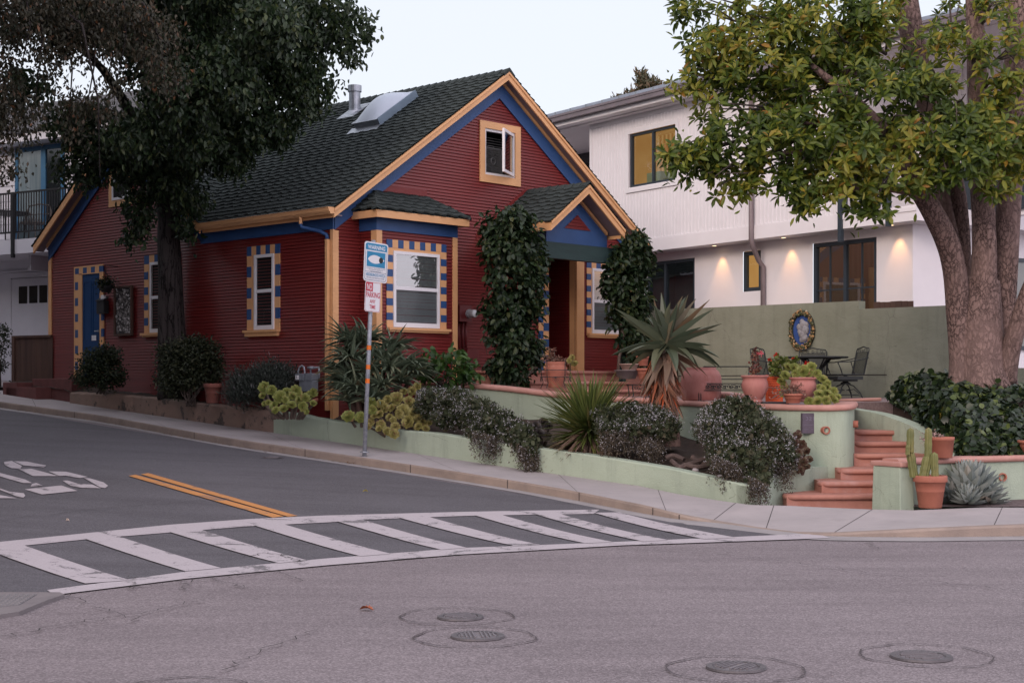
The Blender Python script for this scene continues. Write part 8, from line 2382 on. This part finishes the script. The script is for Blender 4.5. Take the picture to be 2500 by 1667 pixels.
m.build('trunk', mat('aloe_trunk', (.34, .22, .18), .9, (.19, .115, .09), 8, bump=.7, bscale=30), to_)
m = MB(tl_)
LV = [  # (tip x, tip y, droop) photo positions of the leading leaves round the head
    (1520, 765, .0), (1540, 800, .15), (1600, 735, -.1), (1640, 728, -.1), (1678, 735, -.1), (1720, 748, .0), (1745, 792, .1), (1738, 802, .25), (1715, 836, .25), (1752, 878, .3), (1748, 900, .5), (1580, 770, .2), (1655, 770, .1),
    (1505, 872, .3), (1530, 880, .35), (1575, 912, .5), (1610, 915, .9), (1640, 930, .9), (1690, 905, .8), (1550, 905, .5), (1700, 800, .2), (1660, 745, 0), (1620, 760, 0)]
hc = at(1625, 845, 21.3)
for (x, y, dr_) in LV:
    for j in range(2):
        tip = at(x + (r.uniform(-14, 14) if j else 0), y + (r.uniform(-14, 14) if j else 0), 21.3 + r.uniform(-.45, .45))
        d = tip - hc; L_ = d.length * (1.0 if j == 0 else r.uniform(.8, 1)); d.normalize(); d = (d + Vector((0, 0, dr_ * .75 + .05))).normalized()
        blade(m, hc + d * .04 + Vector((0, 0, r.uniform(-.04, .06))), d, L_ * 1.08, r.uniform(.14, .19), dr_ * 1.5 + .1, 9, .3, r.uniform(-.45, .45), base=.9)
for k in range(14):
    d = rdir(25, 85); blade(m, hc + Vector((0, 0, .05)), d, r.uniform(.3, .6), r.uniform(.10, .14), r.uniform(-.1, .2), 7, .3, r.uniform(-.3, .3), base=.9)
m.build('green_leaves', M['taloe'], to_)
m = MB(tl_)
for k in range(20):
    a = r.uniform(0, 2 * pi); d = Vector((cos(a) + .45, sin(a), r.uniform(-.9, -.25))).normalized()
    blade(m, hc + Vector((0, 0, -.06 - r.uniform(0, .12))) + d * .03, d, r.uniform(.5, .8), r.uniform(.08, .13), r.uniform(.2, .8), 7, .2, r.uniform(-.5, .5), base=.9)
m.build('fading_leaves', M['taloe_m'], to_)
m = MB(tl_)
for k in range(170):
    t = r.uniform(0, 1); p = tt_.lerp(tp_[2], t * .8); a = r.uniform(0, 2 * pi); d = Vector((cos(a) * .5, sin(a) * .5, -1)).normalized()
    blade(m, p + Vector((cos(a), sin(a), 0)) * .10, d, r.uniform(.28, .62), r.uniform(.028, .06), .5, 7, .1, r.uniform(-1.3, 1.3), Vector((cos(a), sin(a), .1)), base=.9)
m.build('dead_leaves', M['taloe_d'], to_)

# --- blue agave and cacti
M['agave'] = leafmat('agave_leaf', [(0, (.17, .20, .19)), (.5, (.23, .265, .25)), (.9, (.30, .33, .31)), (1, (.34, .29, .23))], .55, .03)
ag = at(2365, 1238, 18.65)
ao = empty('blue_agave', (ag.x, ag.y, ag.z), 0, 'silvery blue agave with two artichoke shaped heads beside the cactus pot', 'agave')
m = MB(lambda *p: (p[0] - ag.x, p[1] - ag.y, p[2] - ag.z))
for (x, y, Y, S_, n_) in ((2368, 1212, 18.75, .42, 90), (2362, 1226, 18.45, .22, 60), (2415, 1225, 18.7, .25, 40), (2325, 1222, 18.7, .26, 40)):
    c = at(x, y, Y)
    for k in range(n_):
        f = k / n_; a = 2.39996 * k; e = radians(-8 + 86 * f); d = Vector((cos(a) * cos(e), sin(a) * cos(e), sin(e)))
        blade(m, c + d * S_ * .12 + Vector((0, 0, S_ * .15 * f)), d, S_ * (1.05 - .15 * f), S_ * .42, -.35, 5, .22, 0, base=.8)
m.build('leaves', M['agave'], ao)
M['cactus'] = mat('cactus_skin', (.165, .165, .055), .6, (.115, .125, .045), 6, bump=.2, col3=(.26, .20, .07), scale3=4, lo3=.5, hi3=.8)
co_ = empty('column_cactus', (potD.location.x, potD.location.y, potD.location.z + potD['H'] * .9), 0, 'yellowish ribbed column cacti standing in the terracotta pot by the pillar', 'cactus')
def column(px, y0, y1, rp, Y=18.22):
    a = at(px[0], y0, Y); b = at(px[1], y1, Y); n = 40; R = rp * Y / FOC; m = MB(lambda *p: (p[0] - co_.location.x, p[1] - co_.location.y, p[2] - co_.location.z))
    rings = 12; vs = []; fs = []
    for i in range(rings + 1):
        t = i / rings; c = a.lerp(b, t); q = R * (1 if t < .85 else sqrt(max(0, 1 - ((t - .85) / .15) ** 2)) * .95 + .05) * (1 + .05 * sin(t * 20))
        for k in range(n):
            an = 2 * pi * k / n; rr = q * (1 + .16 * cos(8 * an)); vs.append(c + Vector((cos(an) * rr, sin(an) * rr, 0)))
    for i in range(rings):
        for k in range(n): fs.append((i * n + k, i * n + (k + 1) % n, (i + 1) * n + (k + 1) % n, (i + 1) * n + k))
    fs.append(tuple(range(rings * n, (rings + 1) * n)))
    m.add(vs, fs); return m.build('stem', M['cactus'], co_, smooth=True)
column((2232, 2222), 1165, 1100, 9.5); column((2222, 2223), 1104, 1044, 8, 18.2); column((2255, 2266), 1165, 1110, 11, 18.15); column((2266, 2267), 1114, 1043, 8, 18.15); column((2283, 2281), 1165, 1103, 8, 18.1); column((2216, 2217), 1110, 1085, 5, 18.15)

# --- potted plants
def sprig(name, base, label, mt, stems, nleaf, L, W, cat='plant', flowers=None, fmat=None, group=None):
    o = empty(name, tuple(base), 0, label, cat, group)
    m = MB(lambda *p: (p[0] - base[0], p[1] - base[1], p[2] - base[2])); P = []
    for s in stems:
        pts = [at(*q) for q in s]; m.tube(pts, [.007] * (len(pts) - 1) + [.003], 5)
        for i in range(len(pts) - 1):
            for k in range(nleaf): P.append(pts[i].lerp(pts[i + 1], r.random()) + Vector((r.gauss(0, .02), r.gauss(0, .02), r.gauss(0, .012))))
    m.build('stems', M['vstem'], o)
    P = np.array([p[:] for p in P]); n = len(P)
    V, Fc = oval_np(P, rng.normal(size=(n, 3)) + np.array([0, -.2, .2]), rng.normal(size=(n, 3)) + UPZ, rng.uniform(.7, 1.2, n) * L, rng.uniform(.7, 1.2, n) * W, .15, .1)
    mesh_np('foliage', V - np.array(base), Fc, mt, o)
    if flowers:
        for (x, y, Y, rad) in flowers:
            c = np.array(at(x, y, Y)); nf = 26; R = rad * Y / FOC
            V, Fc = oval_np(c + rand_dir(nf) * R * .6, rand_dir(nf), rand_dir(nf), R * .8, R * .8, .1, 0)
            mesh_np('flower', V - np.array(base), Fc, fmat, o)
    return o
M['redleaf'] = leafmat('reddish_leaf', [(0, (.10, .035, .03)), (.6, (.17, .06, .045)), (1, (.22, .11, .06))], .6, .2)
M['drystem'] = leafmat('dry_plant', [(0, (.16, .07, .05)), (.6, (.24, .12, .09)), (1, (.32, .20, .15))], .7, .2)
M['gerleaf'] = leafmat('geranium_leaf', [(0, (.08, .12, .025)), (.6, (.13, .17, .04)), (1, (.20, .17, .06))], .5, .3)
M['pinkfl'] = leafmat('pink_petal', [(0, (.55, .10, .13)), (1, (.72, .22, .24))], .5, .3)
M['redfl'] = leafmat('red_petal', [(0, (.45, .015, .012)), (1, (.62, .03, .02))], .5, .3)
sprig('geranium', potA.location + Vector((0, 0, potA['H'])), 'leggy red leaved geranium with one pink flower in the left pink urn', M['redleaf'], [[(1843, 915, 21.15), (1842, 890, 21.15), (1838, 870, 21.15)], [(1846, 915, 21.1), (1850, 895, 21.1), (1846, 872, 21.1)], [(1838, 915, 21.2), (1836, 892, 21.2)], [(1845, 880, 21.15), (1846, 860, 21.15), (1844, 852, 21.15)]], 22, .045, .035, 'geranium', [(1856, 864, 21.1, 7)], M['pinkfl'])
sprig('geranium', at(1900, 915, 21.35), 'bright green geranium with small red flowers behind the orange card', M['gerleaf'], [[(1898, 915, 21.35), (1895, 885, 21.35), (1897, 868, 21.35)], [(1905, 915, 21.35), (1908, 885, 21.35), (1912, 872, 21.35)], [(1890, 915, 21.35), (1884, 895, 21.35), (1882, 885, 21.35)], [(1938, 905, 21.3), (1942, 885, 21.3), (1940, 875, 21.3)], [(1912, 905, 21.3), (1925, 890, 21.3), (1930, 882, 21.3)], [(1894, 915, 21.3), (1890, 900, 21.3), (1893, 890, 21.3)]], 34, .055, .05, 'geranium', [(1896, 866, 21.35, 6), (1879, 878, 21.35, 5), (1969, 887, 21.3, 5.5), (1937, 876, 21.3, 4)], M['redfl'])
st_ = [[(1936 + r.uniform(-8, 8), 962, 20.68), (1936 + dx * .5, 950 + dy * .3, 20.68), (1936 + dx, 950 + dy, 20.6)] for dx, dy in ((-50, 10), (-60, -5), (-40, 25), (-30, -8), (20, -12), (30, 5), (-15, -14), (8, -14), (36, 20), (-55, 25), (-22, 4), (14, -6), (-5, -10), (0, -15))]
sprig('dry_trailer', potC.location + Vector((0, 0, potC['H'])), 'dry pinkish brown plant trailing from the small terracotta pot', M['drystem'], st_, 9, .035, .022)
st_ = [[(1357 + r.uniform(-12, 12), 890, 24.75), (1357 + dx * .6, 878 + dy * .4, 24.75), (1357 + dx, 878 + dy, 24.75)] for dx, dy in ((-25, -10), (-15, -25), (-5, -28), (8, -8), (20, 0), (32, 2), (-30, 2), (15, -5), (40, 5), (-20, -30), (30, 10))]
sprig('potted_succulent', potG.location + Vector((0, 0, potG['H'])), 'dusty pink succulent sprawling from the wire stand pot', M['drystem'], st_, 14, .045, .03)
aeonium([(1396, 872, 24.7, 8), (1402, 886, 24.7, 9), (1390, 880, 24.65, 7)], tuple(potG.location + Vector((0, 0, potG['H']))), 'few small yellowish rosettes at the right rim of the wire stand pot', M['aeo_y'], stem=False)
st_ = [[(2290 + r.uniform(-10, 10), 1068, 18.75), (2285 + dx * .6, 1066 + dy * .5, 18.75), (2280 + dx, 1066 + dy, 18.7)] for dx, dy in ((-30, -10), (-35, 5), (-28, 12), (-20, -20), (0, -15), (10, -8), (-24, 18))]
sprig('potted_succulent', potE.location + Vector((0, 0, potE['H'])), 'sparse pale pink stems trailing from the wall top pot', leafmat('pale_pink_leaf', [(0, (.32, .20, .18)), (1, (.45, .33, .30))], .6, .2), st_, 7, .03, .022)

# --- ivy bank round the magnolia
fr = [at(2368, 1114, 19.5), at(2380, 1112, 19.4), at(2440, 1108, 19.55), at(2500, 1104, 19.8), at(2660, 1096, 20.4), at(2900, 1090, 21.2)]
bk = [at(2180, 962, 22.95), at(2215, 934, 23.0), at(2290, 936, 22.8), at(2380, 955, 22.6), at(2540, 975, 22.6), at(2900, 985, 23.2)]
def ivy_pt(s, t):
    k = t * 5; i = min(int(k), 4); f = k - i
    a = fr[i].lerp(fr[i + 1], f); b = bk[i].lerp(bk[i + 1], f)
    p = a.lerp(b, s); p.z += .40 * min(1, t / .16) * sin(pi * min(1, s * 1.05)) ** .8 * (1 - .35 * s) + .05 * sin(9 * t + 5 * s) + .035 * sin(23 * t + 11 * s)
    return p
m = MB(); NS, NT = 16, 40
G = [[ivy_pt(i / NS, j / NT) for j in range(NT + 1)] for i in range(NS + 1)]
for i in range(NS):
    for j in range(NT): m.add([G[i][j], G[i][j + 1], G[i + 1][j + 1], G[i + 1][j]], [(0, 1, 2, 3)])
m.add([G[0][j] for j in range(NT + 1)] + [G[0][j] - Vector((0, 0, .6)) for j in range(NT + 1)], [(j, NT + 1 + j, NT + 2 + j, j + 1) for j in range(NT)])
m.add([G[NS][j] for j in range(NT + 1)] + [G[NS][j] - Vector((0, 0, 1.6)) for j in range(NT + 1)], [(j, j + 1, NT + 2 + j, NT + 1 + j) for j in range(NT)])
m.add([G[i][0] for i in range(NS + 1)] + [G[i][0] - Vector((0, 0, 1.4)) for i in range(NS + 1)], [(i, i + 1, NS + 2 + i, NS + 1 + i) for i in range(NS)])
o = m.build('planting_bank', M['soil'], smooth=False); o['kind'] = 'structure'
n = 7600; P = np.zeros((n, 3)); N_ = np.zeros((n, 3))
for i in range(n):
    s, t = rng.uniform(-.04, 1.02), rng.uniform(0, .86) if i % 8 else rng.uniform(-.01, .04)
    t = max(t, 0.0); p = ivy_pt(max(s, 0), t); e = .01
    u = ivy_pt(max(s, 0) + e, t) - p; v = ivy_pt(max(s, 0), t + e) - p; nn_ = v.cross(u)
    if nn_.z < 0: nn_ = -nn_
    nn_.normalize(); h = rng.uniform(.0, .13)
    P[i] = p + nn_ * h + Vector((0, 0, -.25 * max(0, -s))); N_[i] = nn_
D = rng.normal(size=(n, 3)) * .7 + np.array([-.1, -.5, -.55])
V, Fc = oval_np(P, D, N_ + rng.normal(size=(n, 3)) * .35, rng.uniform(.075, .125, n), rng.uniform(.08, .125, n), .06, .12)
M['ivy'] = leafmat('ivy_leaf', [(0, (.010, .020, .010)), (.5, (.018, .034, .014)), (.82, (.030, .052, .018)), (.93, (.07, .10, .025)), (1, (.10, .13, .03))], .4, .15, .45)
o = mesh_np('ivy', V, Fc, M['ivy']); tag(o, 'dark green ivy ground cover under the magnolia', 'ivy', kind='stuff')
yv = at(2303, 1040, 20.6)
cr_ = empty('lamplit_leaves', tuple(yv), 0, 'small leaf clump in the ivy bank, lamp glow put into its yellow', 'plant')
n = 40; V, Fc = oval_np(np.tile(np.array(yv), (n, 1)) + rng.normal(size=(n, 3)) * .03 + np.array([0, -.12, .12]), rand_dir(n) + np.array([0, -.3, .5]), rand_dir(n) + UPZ, rng.uniform(.08, .15, n), .04, .15, .2)
mesh_np('foliage', V - np.array(yv), Fc, leafmat('lamp_glow_leaf', [(0, (.10, .09, .02)), (.5, (.28, .22, .04)), (1, (.5, .36, .07))], .5, .3), cr_)  # yellow leaf colour stands for lamp glow; no lamp is built
gl_ = at(2486, 1080, 19.6)
# --- roots, stones and litter in the bed
dw = at(1660, 1130, 20.3); do = empty('driftwood', tuple(dw), 0, 'twisted grey brown roots lying on the soil between the white flowering mounds', 'root')
m = MB(lambda *p: (p[0] - dw.x, p[1] - dw.y, p[2] - dw.z))
for pts in ([(1640, 1125, 20.4), (1660, 1140, 20.2), (1685, 1132, 20.2), (1720, 1120, 20.3)], [(1655, 1150, 20.1), (1672, 1135, 20.2), (1700, 1140, 20.1), (1730, 1135, 20.2)], [(1625, 1118, 20.5), (1645, 1112, 20.5), (1670, 1122, 20.4)], [(1690, 1115, 20.4), (1710, 1128, 20.3), (1740, 1130, 20.3)]):
    m.tube(smoothpath([at(*q) for q in pts], 4), .035, 7)
m.build('root_wood', mat('root_wood', (.12, .085, .075), .9, (.07, .05, .045), 8, bump=.7), do)
for (x, y, Y, R, lab) in ((1698, 1148, 19.9, .05, 'rounded grey stone on the soil below the twisted roots'), (1757, 1162, 19.5, .04, 'small pale stone near the planter corner soil')):
    p = at(x, y, Y); m = MB(); m.lathe([(0, -.6 * R), (.8 * R, -.4 * R), (R, 0), (.7 * R, .45 * R), (0, .6 * R)], 10); o = m.build('stone', M['concrete'], None, smooth=True); o.location = p; o.rotation_euler = (.2, .1, x); tag(o, lab, 'stone')
def leaf_litter(x, y, wpx, col, label):
    p = gp(x, y, .006); L_ = wpx * p.y / FOC; m = MB(); n = 9
    top = [(L_ * (t - .5), .28 * L_ * sin(pi * t) * (1 + .25 * (k % 2)), .02 * sin(pi * t) + .012 * (k % 2)) for k, t in enumerate([i / n for i in range(n + 1)])]
    bot = [(L_ * (t - .5), -.30 * L_ * sin(pi * t) * (1 + .2 * (k % 2)), .035 * sin(pi * t)) for k, t in enumerate([i / n for i in range(n + 1)])]
    mid = [(L_ * (t - .5), 0, .012 * sin(pi * t)) for t in [i / n for i in range(n + 1)]]
    for k in range(n):
        m.quad(mid[k], mid[k + 1], top[k + 1], top[k]); m.quad(mid[k + 1], mid[k], bot[k], bot[k + 1])
    o = m.build('fallen_leaf', mat('leaf_' + str(x), col, .7), None); o.location = p; o.rotation_euler = (0, 0, random.uniform(-.4, .4)); tag(o, label, 'leaf')
leaf_litter(895, 1488, 38, (.30, .085, .035), 'curled orange brown leaf lying on the cross street')
leaf_litter(892, 1200, 13, (.42, .36, .10), 'single yellow leaf on the side street asphalt')
leaf_litter(652, 1096, 9, (.40, .20, .05), 'tiny orange leaf in the gutter below the green wall end')
leaf_litter(165, 1272, 9, (.55, .45, .38), 'pale scrap of leaf on the side street above the crosswalk')
"""kerb litter"""
C_ = []
for k in range(150):
    t = rng.uniform(0, 1); i = int(t * 16) + 6; c = R2[i][0].lerp(R2[i + 1][0], rng.uniform()); d = (R2[i][2] - R2[i][0]).normalized()
    q = c - d * abs(rng.normal(.03, .08)); C_.append((q.x, q.y, zroad(q.x, q.y) + .014))
C_ = np.array(C_); n = len(C_)
V, Fc = leaf_np(C_, rng.normal(size=(n, 3)) * np.array([1, 1, .1]), np.tile(UPZ, (n, 1)), rng.uniform(.03, .07, n), rng.uniform(.015, .03, n), .2, 0)
o = mesh_np('leaf_litter', V, Fc, leafmat('litter', [(0, (.10, .055, .035)), (.6, (.22, .13, .08)), (1, (.40, .30, .20))], .8, 0)); tag(o, 'dry leaves scattered along the gutter of the side street', 'leaf litter', kind='stuff')
